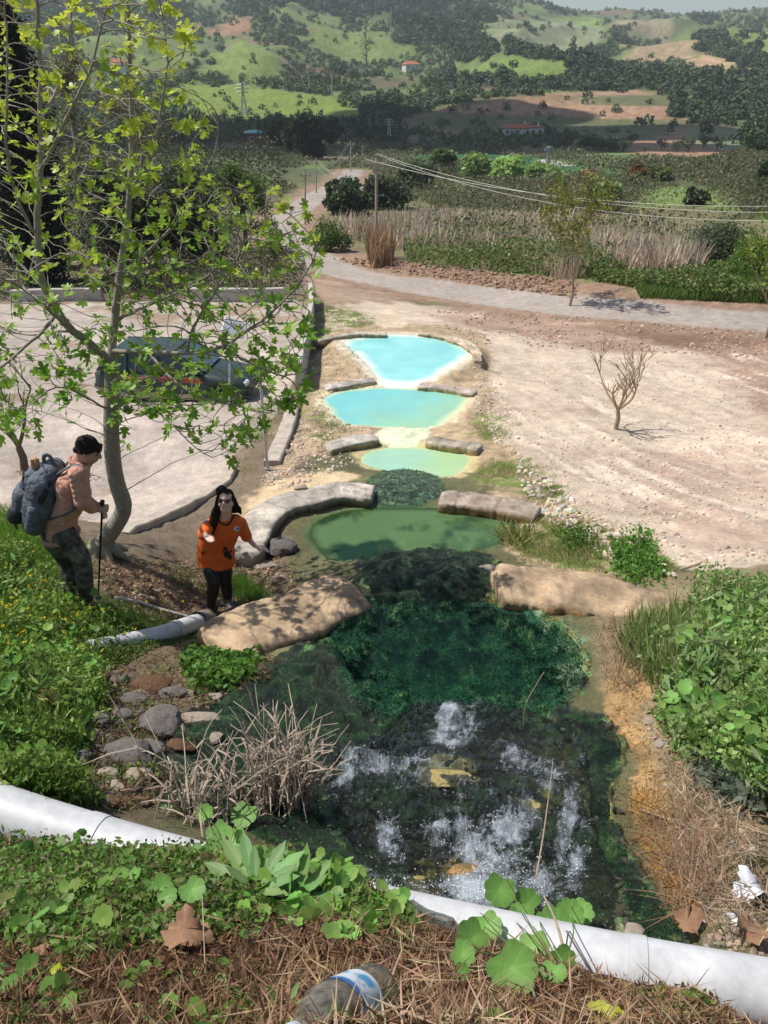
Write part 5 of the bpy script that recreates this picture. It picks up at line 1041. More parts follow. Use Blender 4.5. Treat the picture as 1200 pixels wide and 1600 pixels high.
def grass(name, poly, n, h, base, v=.3, alt=None, pa=.0, thr=.0, lean=.35, width=1., m=None, frq=1.5, seed=0, off=0):
    p = sample_px(poly, n); p = p+rng.normal(size=p.shape)*7; B_ = hit(p[:, 0], p[:, 1]); k = fbm(B_[:, 0]*frq+seed, B_[:, 1]*frq, 4, 300+seed); B_ = B_[k > thr]; B_[:, 2] += off-.01; r_ = blades(B_, h*(.4+rng.random(len(B_))), base, v, lean, width, alt, pa); return tag(mesh(name, r_[0], r_[1], m or LM, col=r_[2]), kind='stuff')
LAN = outline_leaf([(0,0),(.03,.08),(.06,.2),(.05,.3),(.11,.42),(.09,.5),(.13,.62),(.10,.74),(.09,.85),(.0,1.02),(-.08,.86),(-.12,.75),(-.10,.62),(-.13,.52),(-.07,.42),(-.08,.3),(-.04,.2),(-.03,.08)], .25)
ALM = leafmat('wet_fronds', .1, .65, .0, .15)
GL_ = (.14, .25, .045); GY_ = (.24, .33, .06)
A1 = [(-80,850),(60,860),(110,905),(140,960),(230,985),(150,1010),(130,1040),(170,1080),(140,1150),(90,1200),(150,1250),(60,1260),(-80,1235)]
cover('weeds', A1, 30000, .034, GL_, .5, alt=GY_, pa=.35, thr=.38, frq=2.2); grass('grass', A1, 9000, .16, (.12, .21, .04), thr=.4, seed=3)
cover('weeds', [(-80,1040),(160,1040),(165,1100),(150,1200),(160,1260),(60,1262),(-80,1236)], 14000, .032, GL_, .4, alt=GY_, pa=.25, thr=.40, seed=5, frq=2.5)
cover('weeds', [(130,1020),(330,990),(400,1005),(400,1040),(330,1070),(180,1055),(140,1050)], 9000, .03, (.11, .20, .035), .15, alt=(.2, .2, .06), pa=.2, thr=.42, seed=6)
cover('weeds', [(290,1040),(330,1012),(385,1008),(400,1030),(370,1065),(320,1080)], 3200, .06, (.12, .25, .04), .22, thr=.2, seed=7)
grass('grass', [(130,905),(180,890),(300,880),(360,900),(460,940),(430,960),(330,940),(230,960),(150,950)], 16000, .06, (.13, .20, .05), thr=.5, seed=8)
grass('grass', [(0,800),(60,805),(130,850),(120,900),(60,880),(-60,850)], 9000, .13, (.14, .27, .03), thr=.3, seed=9)
grass('grass', [(160,935),(230,960),(300,975),(220,1000),(150,1010),(140,960)], 8000, .07, (.13, .22, .05), thr=.3, seed=10)
grass('grass', [(360,900),(400,915),(420,940),(370,935)], 2600, .09, (.11, .24, .03), thr=.2, seed=11)
A2 = [(1000,1010),(1060,975),(1090,935),(1260,925),(1260,1260),(1170,1250),(1110,1215),(1060,1180),(1030,1120),(1050,1050),(1010,1040)]
cover('weeds', A2, 30000, .036, (.15, .25, .065), .55, alt=(.26, .34, .12), pa=.35, thr=.37, seed=12, frq=2.0); grass('grass', [(985,985),(1060,975),(1110,990),(1080,1060),(1030,1070),(975,1030)], 3800, .24, (.17, .26, .07), alt=(.40, .36, .2), pa=.3, thr=.3, seed=13, lean=.35)
cover('weeds', [(1050,1290),(1110,1270),(1250,1280),(1250,1420),(1150,1400),(1090,1350)], 9000, .02, (.15, .18, .075), .12, alt=(.28, .22, .12), pa=.35, thr=.42, seed=14)
cover('weeds', [(1080,1170),(1150,1170),(1200,1230),(1180,1270),(1100,1240)], 2500, .06, (.17, .21, .15), .22, thr=.2, seed=15)
A3 = [(-80,1300),(60,1325),(200,1335),(330,1340),(450,1330),(560,1375),(640,1440),(760,1480),(900,1520),(1000,1580),(1000,1680),(-80,1680)]
STR = (.40, .25, .13)
def litter(name, poly, n, size, base, alt, pa, wid=.07, hmax=.04, seed=0, thr=0., up=1.2):
    T = (np.array([(0, -.5, 0), (wid, 0, .02), (0, .5, .05), (-wid, 0, .02)]), DIA[1]); p = sample_px(poly, n)+rng.normal(size=(n, 2))*6; B_ = hit(p[:, 0], p[:, 1]); k = fbm(B_[:, 0]*4+seed, B_[:, 1]*4, 4, 400+seed); B_ = B_[k > thr]; B_[:, 2] += hmax*rng.random(len(B_))**1.5
    r_ = leaf_cloud(B_, size*(.35+rng.random(len(B_))**2*1.3), base, .45, T, up, alt, pa); return tag(mesh(name, r_[0], r_[1], DRY, col=r_[2]), kind='stuff')
litter('dead_stems', A3, 80000, .030, (.19, .105, .06), (.06, .035, .022), .45, seed=16)
litter('dead_stems', A3, 2600, .08, (.36, .25, .16), (.24, .14, .085), .4, wid=.02, hmax=.07, seed=17, thr=.45)
P3R = [(560,1390),(700,1470),(900,1530),(1250,1590),(1250,1690),(420,1690),(420,1480)]
litter('dead_stems', P3R, 42000, .032, (.27, .165, .095), (.09, .05, .03), .4, seed=18)
litter('dead_stems', P3R, 2600, .09, (.44, .32, .21), (.30, .19, .11), .4, wid=.018, hmax=.08, seed=19)
grass('dry_grass', A3, 1000, .10, (.42, .28, .16), alt=(.2, .12, .06), pa=.4, lean=.8, width=.35, m=DRY, seed=36, frq=5, thr=.5)
cover('weeds', [(-80,1310),(200,1340),(330,1345),(450,1340),(520,1380),(560,1420),(420,1450),(250,1480),(120,1500),(-80,1450)], 16000, .021, (.16, .29, .055), .14, alt=(.24, .2, .1), pa=.22, thr=.30, seed=18)
cover('weeds', [(-80,1460),(150,1450),(330,1480),(640,1500),(700,1640),(-80,1680)], 26000, .016, (.16, .28, .055), .07, alt=(.25, .14, .08), pa=.15, thr=.42, frq=4, seed=19)
cover('weeds', [(0,1520),(110,1520),(150,1600),(120,1660),(-60,1660),(-60,1540)], 3000, .018, (.10, .18, .035), .07, thr=.3, frq=4, seed=20)
cover('weeds', [(520,1400),(620,1400),(660,1460),(640,1500),(540,1470)], 2200, .022, (.12, .23, .04), .09, thr=.35, frq=4, seed=21)
cover('weeds', [(1000,1560),(1100,1555),(1120,1620),(1000,1640)], 1500, .02, (.20, .27, .06), .08, alt=(.3, .16, .1), pa=.35, thr=.3, frq=4, seed=22)
# the banks go on past the picture's edges
cover('weeds', [(1250,930),(1800,900),(1900,1300),(1700,1700),(1250,1420)], 16000, .05, (.15, .25, .065), .4, alt=(.26, .34, .12), pa=.35, thr=.36, seed=112, frq=2.0)
cover('weeds', [(-70,850),(-700,850),(-800,1500),(-500,1700),(-70,1700),(-70,1360)], 16000, .05, GL_, .35, alt=GY_, pa=.3, thr=.36, seed=113, frq=2.0)
litter('dead_stems', [(1240,1300),(1600,1300),(1700,1800),(1240,1800)], 9000, .05, (.27, .165, .095), (.09, .05, .03), .4, seed=114)
# grass by the pools
for k, (pl, n, h) in enumerate([([(745,640),(790,655),(805,690),(760,690),(735,668)], 3500, .07), ([(735,735),(800,710),(860,735),(885,780),(850,790),(790,775)], 8000, .08), ([(800,850),(830,805),(920,815),(1000,850),(1050,890),(1000,900),(900,885),(800,870)], 14000, .08),
    ([(495,500),(492,480),(540,482),(590,508),(545,515)], 3000, .15), ([(480,645),(530,650),(540,685),(500,690)], 1800, .08), ([(360,700),(430,600),(450,560),(480,570),(440,690),(380,745)], 6000, .10), ([(535,530),(560,540),(575,560),(550,550)], 700, .12), ([(780,840),(800,812),(830,815),(815,850)], 1600, .28)]):
    grass('grass', pl, n, h, (.19, .24, .06), alt=(.34, .29, .14), pa=.35, thr=.46, seed=40+k, lean=.6)
cover('weeds', [(960,850),(1010,845),(1040,900),(990,905),(955,885)], 2500, .05, (.10, .22, .03), .22, thr=.3, seed=60)
cover('weeds', [(870,835),(900,825),(930,850),(900,865)], 900, .04, (.10, .20, .03), .18, thr=.3, seed=61)
# dead straw at the right bank
STW = (.42, .33, .23)
litter('dead_stems', [(930,1130),(1000,1060),(1060,1150),(1130,1290),(1140,1440),(1060,1450),(980,1320),(960,1250),(1000,1190)], 7000, .028, (.30, .17, .06), (.14, .08, .035), .45, seed=170, hmax=.015)
litter('dead_stems', [(1040,1180),(1100,1210),(1180,1290),(1200,1480),(1110,1460),(1060,1360),(1030,1240)], 2200, .11, (.46, .37, .27), (.26, .18, .11), .4, wid=.02, seed=171, hmax=.09)
grass('dry_grass', [(1040,1180),(1090,1210),(1150,1290),(1150,1380),(1110,1420),(1060,1330),(1030,1240)], 900, .12, (.52, .42, .30), alt=(.3, .2, .12), pa=.3, lean=1.6, width=.35, m=DRY, seed=70, off=.03)
grass('dry_grass', [(930,985),(975,960),(1000,1040),(990,1090),(950,1070)], 1100, .17, STW, alt=(.3, .2, .1), pa=.3, lean=1.0, width=.4, m=DRY, seed=71)
grass('dry_grass', [(1000,1280),(1100,1280),(1130,1420),(1050,1430)], 500, .24, (.30, .21, .13), lean=2.0, width=.3, m=DRY, seed=72, off=.03)
def broad(name, poly, n, size, base, hmax, seed, thr=.35, alt=None): return cover(name, poly, n, size, base, hmax, alt=alt, pa=.3, thr=thr, up=1.3, T=MAL, seed=seed, frq=2.2, v=.2)
broad('broad_weeds', A1, 700, .055, (.16, .30, .06), .5, 81); broad('broad_weeds', A2, 900, .06, (.20, .34, .09), .6, 82)
broad('broad_weeds', [(-80,1310),(330,1345),(520,1380),(560,1430),(300,1480),(-80,1450)], 420, .040, (.19, .34, .08), .14, 83); broad('broad_weeds', [(-80,1460),(700,1500),(1250,1600),(1250,1690),(-80,1690)], 420, .034, (.18, .32, .07), .06, 84, .46)
broad('broad_weeds', [(330,1330),(560,1370),(640,1440),(560,1480),(380,1420)], 260, .045, (.20, .36, .08), .16, 85, .2)
LNC = (LAN[0]-[0, .4, 0], LAN[1]); cover('broad_weeds', A2, 2600, .10, (.19, .30, .10), .55, alt=(.33, .38, .2), pa=.3, thr=.35, up=.2, T=LNC, seed=86, frq=2.2); cover('broad_weeds', A1, 1800, .08, (.17, .30, .07), .5, alt=(.3, .38, .1), pa=.3, thr=.35, up=.2, T=LNC, seed=87, frq=2.2)
litter('dead_stems', [(130,1040),(340,1000),(420,1010),(440,1060),(330,1100),(250,1260),(140,1260),(150,1130)], 9000, .05, (.24, .16, .10), (.09, .06, .04), .45, seed=88)
litter('dead_stems', [(130,880),(440,870),(470,930),(330,980),(200,960)], 7000, .06, (.26, .17, .11), (.10, .06, .04), .45, seed=89)
# mossy grain of the algae, one small frond at a time
for k_, MV in enumerate(MATS):
    j_ = rng.integers(0, len(MV), [5000, 5000, 9000, 4000][k_]); P = MV[j_]+rng.normal(size=(len(j_), 3))*[.012, .012, .006]; r_ = leaf_cloud(P, (.013 if k_ == 0 else .022 if k_ == 1 else .010)*(.4+rng.random(len(P))), (.014, .032, .018) if k_ != 1 else (.06, .10, .055), .5, alt=(.09, .15, .05) if k_ != 1 else (.26, .32, .20), pa=.22, up=1.0); tag(mesh('algae_fronds', r_[0], r_[1], ALM, col=r_[2]), kind='stuff')
p = sample_px([(540,960),(600,935),(680,925),(780,950),(860,975),(905,1010),(915,1060),(870,1105),(800,1130),(700,1120),(600,1130),(552,1090),(537,1040),(512,1000)], 42000); p = p+rng.normal(size=p.shape)*7; B_ = hit(p[:, 0], p[:, 1]); B_[:, 2] += .03*rng.random(len(B_)); r_ = leaf_cloud(B_, .008+.012*rng.random(len(B_)), (.012, .05, .028), .5, alt=(.028, .09, .04), pa=.25, up=1.0); tag(mesh('algae_fronds', r_[0], r_[1], ALM, col=r_[2]), kind='stuff')
# white specks on the cascade: foam droplets, with their glints painted as white
me_ = fs.data; V = np.zeros(len(me_.vertices)*3); me_.vertices.foreach_get('co', V); V = V.reshape(-1, 3); fo_ = np.zeros(len(V)); me_.attributes['foam'].data.foreach_get('value', fo_); pr_ = np.clip(fo_-.12, 0, 1)**1.3+.012; j_ = rng.choice(len(V), 9000, p=pr_/pr_.sum()); P = V[j_]+rng.normal(size=(9000, 3))*[.014, .014, .004]; P[:, 2] += .008
r_ = leaf_cloud(P, .002+.007*rng.random(9000)**2, (.72, .77, .84), .12, up=1.5); tag(mesh('foam_glint_flecks', r_[0], r_[1], leafmat('foam_glint_white', .1, .3, 0, .5), col=r_[2]), kind='stuff')
# yellow flowers in the left bank
p = np.r_[sample_px([(-60,870),(110,900),(190,980),(140,1020),(90,1060),(-60,1060)], 110), sample_px([(0,1040),(260,900),(330,960),(180,1060)], 25)]; B_ = hit(p[:, 0], p[:, 1]); B_[:, 2] += .12+.22*rng.random(len(B_))
r_ = [leaf_cloud(B_+rng.normal(size=B_.shape)*.006, .023, (.80, .62, .01), .1, up=2) for _ in range(4)]; r_ = join(r_); tag(mesh('wildflowers', r_[0], r_[1], LM, col=r_[2]), kind='stuff')

# ------------------------------------------------------------------ loose stones
STONE = mat('stone', (.36, .30, .24), .9, var=.3, scale=7, bump=.7, bscale=18, bdist=.02, col2=(.22, .185, .15)); STG = mat('stone_grey', (.15, .135, .125), .85, var=.35, scale=8, bump=.8, bscale=22, bdist=.02, col2=(.10, .085, .075)); STB = mat('stone_brown', (.16, .085, .045), .95, var=.4, scale=12, bump=.9, bscale=30, bdist=.03, col2=(.07, .035, .02))
import bmesh
def rock_mesh(seed, sub=3):
    bm = bmesh.new(); bmesh.ops.create_icosphere(bm, subdivisions=sub, radius=1); rn = np.random.default_rng(seed); V = np.array([v.co[:] for v in bm.verts]); Fa = np.array([[v.index for v in f.verts] for f in bm.faces]); bm.free()
    for k in range(9): d = rand_dirs(1)[0]; d = rn.normal(size=3); d /= np.linalg.norm(d); t = .55+.3*rn.random(); pr_ = V@d; V = V-np.outer(np.maximum(pr_-t, 0)*.85, d)
    V *= (1+.22*(fbm(V[:, 0]*2+seed, V[:, 1]*2+V[:, 2]*2.3, 4, seed)-.5))[:, None]; return V, Fa
def rock(px, py, rx, ry, m, label, seed, cat='rock', name='rock', zs=.7, group=None):
    B_ = g1(px, py+ry*.5); dpt = B_[1]*cp+(ZC-B_[2])*sp_; a = rx*dpt/F; c = ry*dpt/F; V, Fa = rock_mesh(seed); V = V*np.array([a, max(c*1.1, a*.5), max(c*.8, a*.35)*zs]); V[:, 2] += c*.3
    o = mesh(name, V, Fa, m, smooth=False); o.location = tuple(B_); tag(o, label, cat, group); return o
rk = [(252,1118,46,34,STG,'large angular grey rock beside the stream at the left bank'),(188,1112,20,14,STG,'small flat grey stone left of the large angular rock'),(200,1165,55,36,STG,'broad pinkish-grey slab below the large angular rock'),(312,1120,34,20,STONE,'ochre-stained rock at the right of the large angular rock'),
 (122,1180,26,20,STG,'dark rounded rock at the lower left of the rock pile'),(235,1065,40,26,STB,'reddish-brown earth-coated rock at the top of the rock pile'),(72,1095,36,36,STB,'rust-brown mossy lump among the weeds on the left bank'),(150,1060,26,28,STB,'rust-brown lump between the weeds and the rock pile'),
 (165,1205,24,14,STONE,'pale wet stone at the foot of the rock pile'),(175,1225,30,12,STONE,'ochre stone low in front of the rock pile'),(40,1195,18,16,STONE,'small tan rock in the weeds at the left edge'),(340,1085,18,10,STONE,'small pale rock below the leafy bush'),
 (376,950,18,9,STG,'grey stone just right of the woman’s front boot'),(400,955,12,6,STG,'small grey stone beside the tan wall end'),(352,940,14,8,STONE,'pale flat stone behind the woman’s boots'),(440,850,26,22,STG,'jagged dark rock at the left end of the long curved wall'),(415,880,22,12,STONE,'pale stone left of the dark pool'),
 (768,888,26,9,STONE,'small tan stone at the lip between the algae and the tan wall'),(905,905,14,6,STONE,'small stone on top of the right tan wall'),(815,1125,0,0,None,''),(1015,1125,12,8,STONE,'pale stone on the orange bank of the stream'),(1035,1160,14,9,STONE,'pale stone above the dead straw on the right bank'),
 (988,1455,22,18,STONE,'cream stone standing in the dark water near the white pipe'),(515,1330,50,30,None,''),(470,760,12,8,STONE,'small whitish stone beyond the long curved wall'),(445,705,14,7,STONE,'pale rubble stone left of the milky pool'),(425,745,12,7,STONE,'pale rubble stone below the kerb end')]
for k, (px, py, a, c, m_, lb_) in enumerate(rk):
    if m_: rock(px, py, a, c, m_, lb_.replace('’', "'"), 100+k)
rock(518, 1342, 52, 40, AM, 'rounded boulder covered in green algae at the left edge of the cascade', 150, name='boulder')
OCH = mat('ochre_crust', (.42, .33, .13), .5, var=.45, scale=16, bump=.9, bscale=40, bdist=.015, col2=(.20, .17, .06)); OCB = mat('orange_crust', (.42, .22, .06), .5, var=.45, scale=16, bump=.9, bscale=40, bdist=.015, col2=(.12, .09, .04))
for k_, (px, py, a, c, m_, lb_) in enumerate([(695,1212,46,14,OCH,'pale yellow mineral-crusted rock at the top of the cascade'),(838,1258,36,20,OCH,'round yellow-green mineral crust in the right of the cascade'),(725,1362,34,24,OCB,'orange-stained rock in the middle of the foam'),(655,1378,24,18,OCH,'small mustard crust low at the left of the foam'),(682,1408,18,10,OCB,'small orange stone just above the white pipe'),(705,1240,40,14,AM,'dark mossy ledge below the pale yellow rock'),(640,1290,28,16,AM,'dark mossy stone in the left of the cascade'),(850,1330,26,16,AM,'dark mossy stone in the right of the cascade')]): o_ = rock(px, py, a, c, m_, lb_, 900+k_, zs=.45, name='cascade_rock'); o_.location.z -= .01
def stones(name, poly, n, s0, s1, base, seed, thr=0, v=.25):
    Vr, Fr = rock_mesh(seed, 1); p = sample_px(poly, n); B_ = hit(p[:, 0], p[:, 1]); k = fbm(B_[:, 0]*.7, B_[:, 1]*.7, 4, seed); B_ = B_[k > thr]; n = len(B_); dist = np.hypot(B_[:, 0], B_[:, 1]); a, b_, c = rot_frames(rand_dirs(n, 1.5), rng.random(n)*6.28)
    V, Fo = stamp(Vr*np.array([1, .8, .55]), Fr, B_, a, b_, c, s0+(s1-s0)*rng.random(n)**3); return tag(mesh(name, V, Fo, CW, col=np.repeat(colvar(base, n, v), len(Vr), 0)), kind='stuff')
stones('gravel', [(745,560),(1250,560),(1250,880),(1060,880),(950,830),(870,770),(770,690)], 3600, .012, .06, (.50, .40, .32), 301, .35)
stones('gravel', [(640,480),(900,495),(1200,520),(1200,560),(900,545),(745,540)], 1600, .03, .12, (.40, .29, .22), 302, .4)
stones('gravel', [(800,700),(870,760),(960,835),(1060,900),(1000,900),(880,830),(820,780)], 500, .03, .12, (.55, .47, .38), 303, .3)
stones('gravel', [(400,760),(470,640),(520,640),(560,720),(470,760)], 900, .015, .07, (.48, .39, .30), 304)
stones('gravel', [(130,890),(420,870),(480,900),(340,1000),(200,960)], 1300, .01, .05, (.30, .23, .17), 305)
stones('gravel', [(480,560),(520,540),(590,590),(580,680),(500,700)], 500, .02, .08, (.48, .39, .28), 306)
stones('gravel', [(740,560),(800,640),(780,700),(740,640)], 500, .02, .07, (.52, .44, .34), 307)
stones('gravel', [(1000,1090),(1060,1140),(1180,1300),(1200,1520),(1100,1480),(1040,1240)], 700, .006, .035, (.34, .26, .19), 308)
stones('gravel', [(500,1120),(950,1120),(1000,1400),(1060,1480),(700,1450),(560,1350)], 500, .015, .05, (.05, .055, .035), 309)
stones('gravel', [(130,1050),(330,1030),(420,1010),(330,1110),(260,1180),(240,1260),(140,1260)], 260, .02, .08, (.14, .11, .085), 311)
cover('weeds', [(130,1050),(330,1040),(400,1020),(330,1110),(260,1180),(200,1260),(130,1260)], 5000, .022, (.14, .24, .05), .12, alt=(.24, .18, .08), pa=.3, thr=.46, frq=3, seed=93)
for k_, (px, py, a, c) in enumerate([(230,1165,30,20),(285,1160,26,18),(205,1090,26,16),(330,1150,24,14),(150,1120,22,16),(105,1135,20,14),(270,1080,24,14),(215,1205,30,16),(300,1205,22,12),(165,1250,24,14),(120,1215,20,14)]): rock(px, py, a, c, [STG, STB, STG, STONE][k_ % 4], ['dark rock at the water edge right of the slab','rock between the slab and the ochre-stained rock','small stone above the small flat grey stone','low pale stone at the water edge','stone left of the flat grey stone','small stone half hidden in the weeds','stone right of the earth-coated rock','dark wet stone below the slab','wet stone behind the sparse reed stalks','stone close above the white pipe','stone in the weeds left of the ochre stone'][k_], 700+k_)
stones('clods', [(520,405),(600,405),(760,425),(900,440),(900,466),(780,450),(640,430),(540,412)], 1500, .06, .28, (.27, .175, .115), 310)

# ------------------------------------------------------------------ broad-leaved plants of the foreground
MALM = leafmat('mallow_leaves', .35, .5, .02, .35)
def leafy(name, label, cat, rootpx, leaves, T=MAL, base=(.17, .34, .08), h=.12, yel=0, tilt=.3, lift=.1):
    B_ = g1(*rootpx); root = empty(name, B_, label, cat); LV = []; b = MB()
    for q_ in leaves:
        px, py, r_ = q_[:3]; G_ = g1(px, py+r_*.4); lf = lift*(.6+.8*rng.random()); dr = raydir(px, py); kk = (ZC-(G_[2]+lf))/-dr[2]; c = np.array([dr[0]*kk, dr[1]*kk, ZC+dr[2]*kk]); dpt = kk; s_ = 2*r_*dpt/F
        n_ = np.array([rng.normal()*tilt, -.45+rng.normal()*tilt, 1.]); x_ = np.array([rng.normal(), rng.normal()-.3, 0.]); x_ -= n_*(x_@n_)/(n_@n_); x_ /= np.linalg.norm(x_); n_ /= np.linalg.norm(n_)
        V, Fo = stamp(T[0], T[1], (c-x_*.45*s_)[None], np.cross(x_, n_)[None], x_[None], n_[None], s_); cc = np.array(q_[3] if len(q_) > 3 else base)*(.8+.4*rng.random()); cl_ = np.tile(cc, (len(V), 1)); cl_[-1] *= 1.4; cl_[:-1][np.arange(len(cl_)-1) % 4 == 3] *= .78; LV.append((V, Fo, cl_)); b.tube([B_, (B_+c)/2+[0, 0, .02], c-x_*.45*s_], [.003, .0022, .0016], 5)
    V, Fo, C_ = join(LV); o = mesh('leaves', V, Fo, MALM, col=C_); s2 = b.build('stems', mat('green_stem', (.16, .20, .06), .6)); adopt(root, o, s2); return root
Y_ = (.45, .48, .04)
leafy('mallow_plant', 'round-leaved mallow plant leaning over the white pipe, the largest leaves', 'plant', (880,1520), [(780,1390,25),(822,1411,23),(812,1425,16),(868,1458,38),(890,1428,22),(800,1512,38),(738,1465,28),(722,1490,20),(760,1448,24),(835,1478,24),(865,1520,20),(905,1425,22),(800,1440,20),(875,1500,24),(720,1520,14)], h=.2, lift=.2)
leafy('mallow_plant', 'mallow plant above the left end of the cascade boulder, leaves facing up', 'plant', (350,1360), [(382,1273,21),(320,1270,14),(348,1305,16),(340,1300,18),(335,1325,16),(300,1390,20),(252,1388,22),(200,1338,12),(178,1382,14),(365,1310,20),(305,1330,14),(238,1385,14),(212,1365,12),(262,1400,16),(395,1330,12)], lift=.16)
leafy('mallow_plant', 'small mallow plant with two pale leaves at the lower left corner', 'plant', (30,1560), [(46,1512,20),(20,1545,20),(88,1515,10,Y_),(0,1520,14),(60,1450,10,Y_),(85,1440,9)], lift=.06)
leafy('mallow_plant', 'single yellow-green leafed seedling at the bottom right of the bank', 'plant', (950,1600), [(938,1590,24,Y_),(962,1592,18,Y_),(930,1608,16,Y_)], lift=.05)
leafy('mallow_plant', 'small mallow beside the brown dead leaves in the foreground', 'plant', (265,1450), [(255,1455,22),(320,1438,18),(305,1395,18),(330,1470,12),(235,1470,12),(350,1425,14)], lift=.05)
leafy('mallow_plant', 'bright mallow leaves at the edge of the right bank weeds', 'plant', (1080,1130), [(1075,1075,16),(1095,1090,18),(1060,1120,20),(1085,1140,20),(1110,1165,14),(1130,1110,16),(1050,1090,14)], lift=.25)
def rosette(label, px, py, rpx, n, base, seed, droop=.2):
    B_ = g1(px, py); dpt = B_[1]*cp+(ZC-B_[2])*sp_; s_ = rpx*dpt/F; a = np.arange(n)*2.4+seed; el = .25+.8*rng.random(n); X_ = np.stack([np.cos(a)*np.cos(el), np.sin(a)*np.cos(el), np.sin(el)], 1); N__ = np.stack([-np.cos(a)*np.sin(el), -np.sin(a)*np.sin(el), np.cos(el)], 1)
    T = LAN[0].copy(); T[:, 2] -= droop*T[:, 1]**2; P = np.tile(B_+[0, 0, .02], (n, 1)); V, Fo = stamp(T, LAN[1], P, np.cross(X_, N__), X_, N__, s_*(.6+.6*rng.random(n))); c = np.repeat(colvar(base, n, .15), len(T), 0); c = c.reshape(n, len(T), 3); c[:, -1] *= 1.3
    root = empty('leafy_plant', B_, label, 'plant'); o = mesh('leaves', V, Fo, MALM, col=np.clip(c.reshape(-1, 3), 0, 1)); adopt(root, o)
rosette('large plant with long soft grey-green leaves in the foreground left of centre', 400, 1400, 85, 20, (.20, .34, .12), 1, .35); rosette('long-leaved plant right of the larger one, near the stream edge', 470, 1410, 70, 16, (.18, .32, .10), 2, .35)
rosette('small long-leaved plant at the tip of the bank by the cascade', 535, 1400, 42, 11, (.20, .36, .08), 3); rosette('small green rosette beside the plastic bottle neck end', 445, 1590, 42, 7, (.12, .24, .05), 4); rosette('small seedling in the bank below the white pipe', 630, 1480, 26, 6, (.13, .25, .05), 5)
# dead plane leaves
PLANE = outline_leaf([(0,0),(.12,.02),(.34,-.04),(.36,.10),(.52,.22),(.46,.32),(.60,.50),(.40,.50),(.36,.62),(.22,.60),(.20,.80),(.08,.84),(0,1.0),(-.10,.82),(-.22,.78),(-.20,.58),(-.38,.64),(-.40,.48),(-.58,.46),(-.48,.30),(-.50,.18),(-.34,.08),(-.34,-.06),(-.12,.02)], 0)
DL = mat('dead_leaf', (.30, .17, .10), .8, var=.2, scale=30, bump=.4, trans=.15)
def dead(px, py, r_, label, seed, m_=None):
    B_ = g1(px, py); dpt = B_[1]*cp+(ZC-B_[2])*sp_; s_ = 2*r_*dpt/F; T, TF = PLANE; T = T.copy(); T[:, 2] = .16*np.sin(T[:, 0]*6+seed)+.13*np.cos(T[:, 1]*7+seed)+.05*np.sin(T[:, 0]*19); a = seed*1.7; x_ = np.array([[math.cos(a), math.sin(a), .15]]); n_ = np.array([[.15, -.35, .9]]); n_ -= x_*(n_@x_.T)/(x_@x_.T); n_ /= np.linalg.norm(n_); x_ /= np.linalg.norm(x_)
    V, Fo = stamp(T, TF, np.array([[0, 0, .05]]), np.cross(x_, n_), x_, n_, s_); o = mesh('dead_leaf', V, Fo, m_ or DL, smooth=True); o.location = tuple(B_); tag(o, label, 'leaf')
dead(290, 1500, 32, 'large curled brown dead leaf in the foreground, left of the pair', 1); dead(335, 1478, 30, 'pale brown dead leaf overlapping the large curled one', 2.2); dead(250, 1440, 26, 'small tan dead leaf above the large curled one', 3.1)
dead(1165, 1480, 26, 'brown dead leaf on the ground at the right edge above the pipe', 4.4); dead(1090, 1460, 22, 'grey-brown dead leaf beside the orange shallows', 5.2); dead(80, 1490, 16, 'small twisted dead leaf near the lower left mallow', 2.9)
WP_ = mat('white_wrapper', (.62, .64, .68), .4, var=.1, bump=.2); dead(1180, 1415, 26, 'crumpled white wrapper lying at the right edge above the pipe', 1.1, WP_); dead(1143, 1438, 13, 'small torn white scrap beside the crumpled wrapper', 2.6, WP_)

# ------------------------------------------------------------------ dry reed stalks standing in the stream edge
def stalks(label, roots, n, hpx, seed, spread=.9):
    rn = np.random.default_rng(seed); b = MB(); P = sample_px(roots, n); G_ = hit(P[:, 0], P[:, 1]); B0 = G_.mean(0)
    for k in range(n):
        g_ = G_[k]; H = (.25+.75*rn.random())*hpx; ln = rn.normal(size=2)*.16*spread+np.array([0, .12]); bend = rn.normal(size=2)*.16; t = np.linspace(0, 1, 7); br_ = rn.random() < .2; Q_ = np.stack([g_[0]+ln[0]*H*t+bend[0]*H*t**3, g_[1]+ln[1]*H*t+bend[1]*H*t**3, g_[2]-.02+H*t*(1-(.25 if not br_ else .8)*t**2)], 1)
        sh = .6+.6*rn.random(); b.tube(Q_, np.linspace(.0042, .0018, 7), 5, (.60*sh, .50*sh, .40*sh), cap=False)
        for j in range(2): i = rn.integers(1, 6); d = np.array([rn.normal()*.7, rn.normal()*.7, rn.normal()*.7]); L = .05+.12*rn.random(); b.tube([Q_[i], Q_[i]+d*L*.5, Q_[i]+d*L+[0, 0, -.03]], [.005, .004, .001], 4, (.46*sh, .37*sh, .29*sh), flat=.3, cap=False)
    o = b.build('reed_stalks', DRY, None, False, True); root = empty('dry_reed_clump', B0, label, 'reeds'); adopt(root, o); return root
stalks('dense clump of pale broken reed stalks at the left edge of the stream', [(400,1260),(430,1235),(480,1240),(490,1270),(450,1285),(405,1280)], 170, .80, 1)
stalks('sparse row of thin pale reed stalks left of the dense clump', [(240,1270),(300,1250),(400,1250),(400,1290),(300,1295)], 60, .62, 2, 1.2)
def twig(label, pts_, r_): 
    b = MB(); b.tube(pipe_path([PD(*p_) for p_ in pts_], 16), np.linspace(r_, r_*.5, 16), 6); tag(b.build('fallen_twig', TW, None, True), label, 'twig')
h_ = lambda px, py: float(g1(px, py)[1])
twig('long dry twig lying across the orange shallows', [(1000,1265,h_(1000,1265)-.03),(1060,1285,h_(1060,1285)-.04),(1115,1312,h_(1115,1312)-.04)], .006)
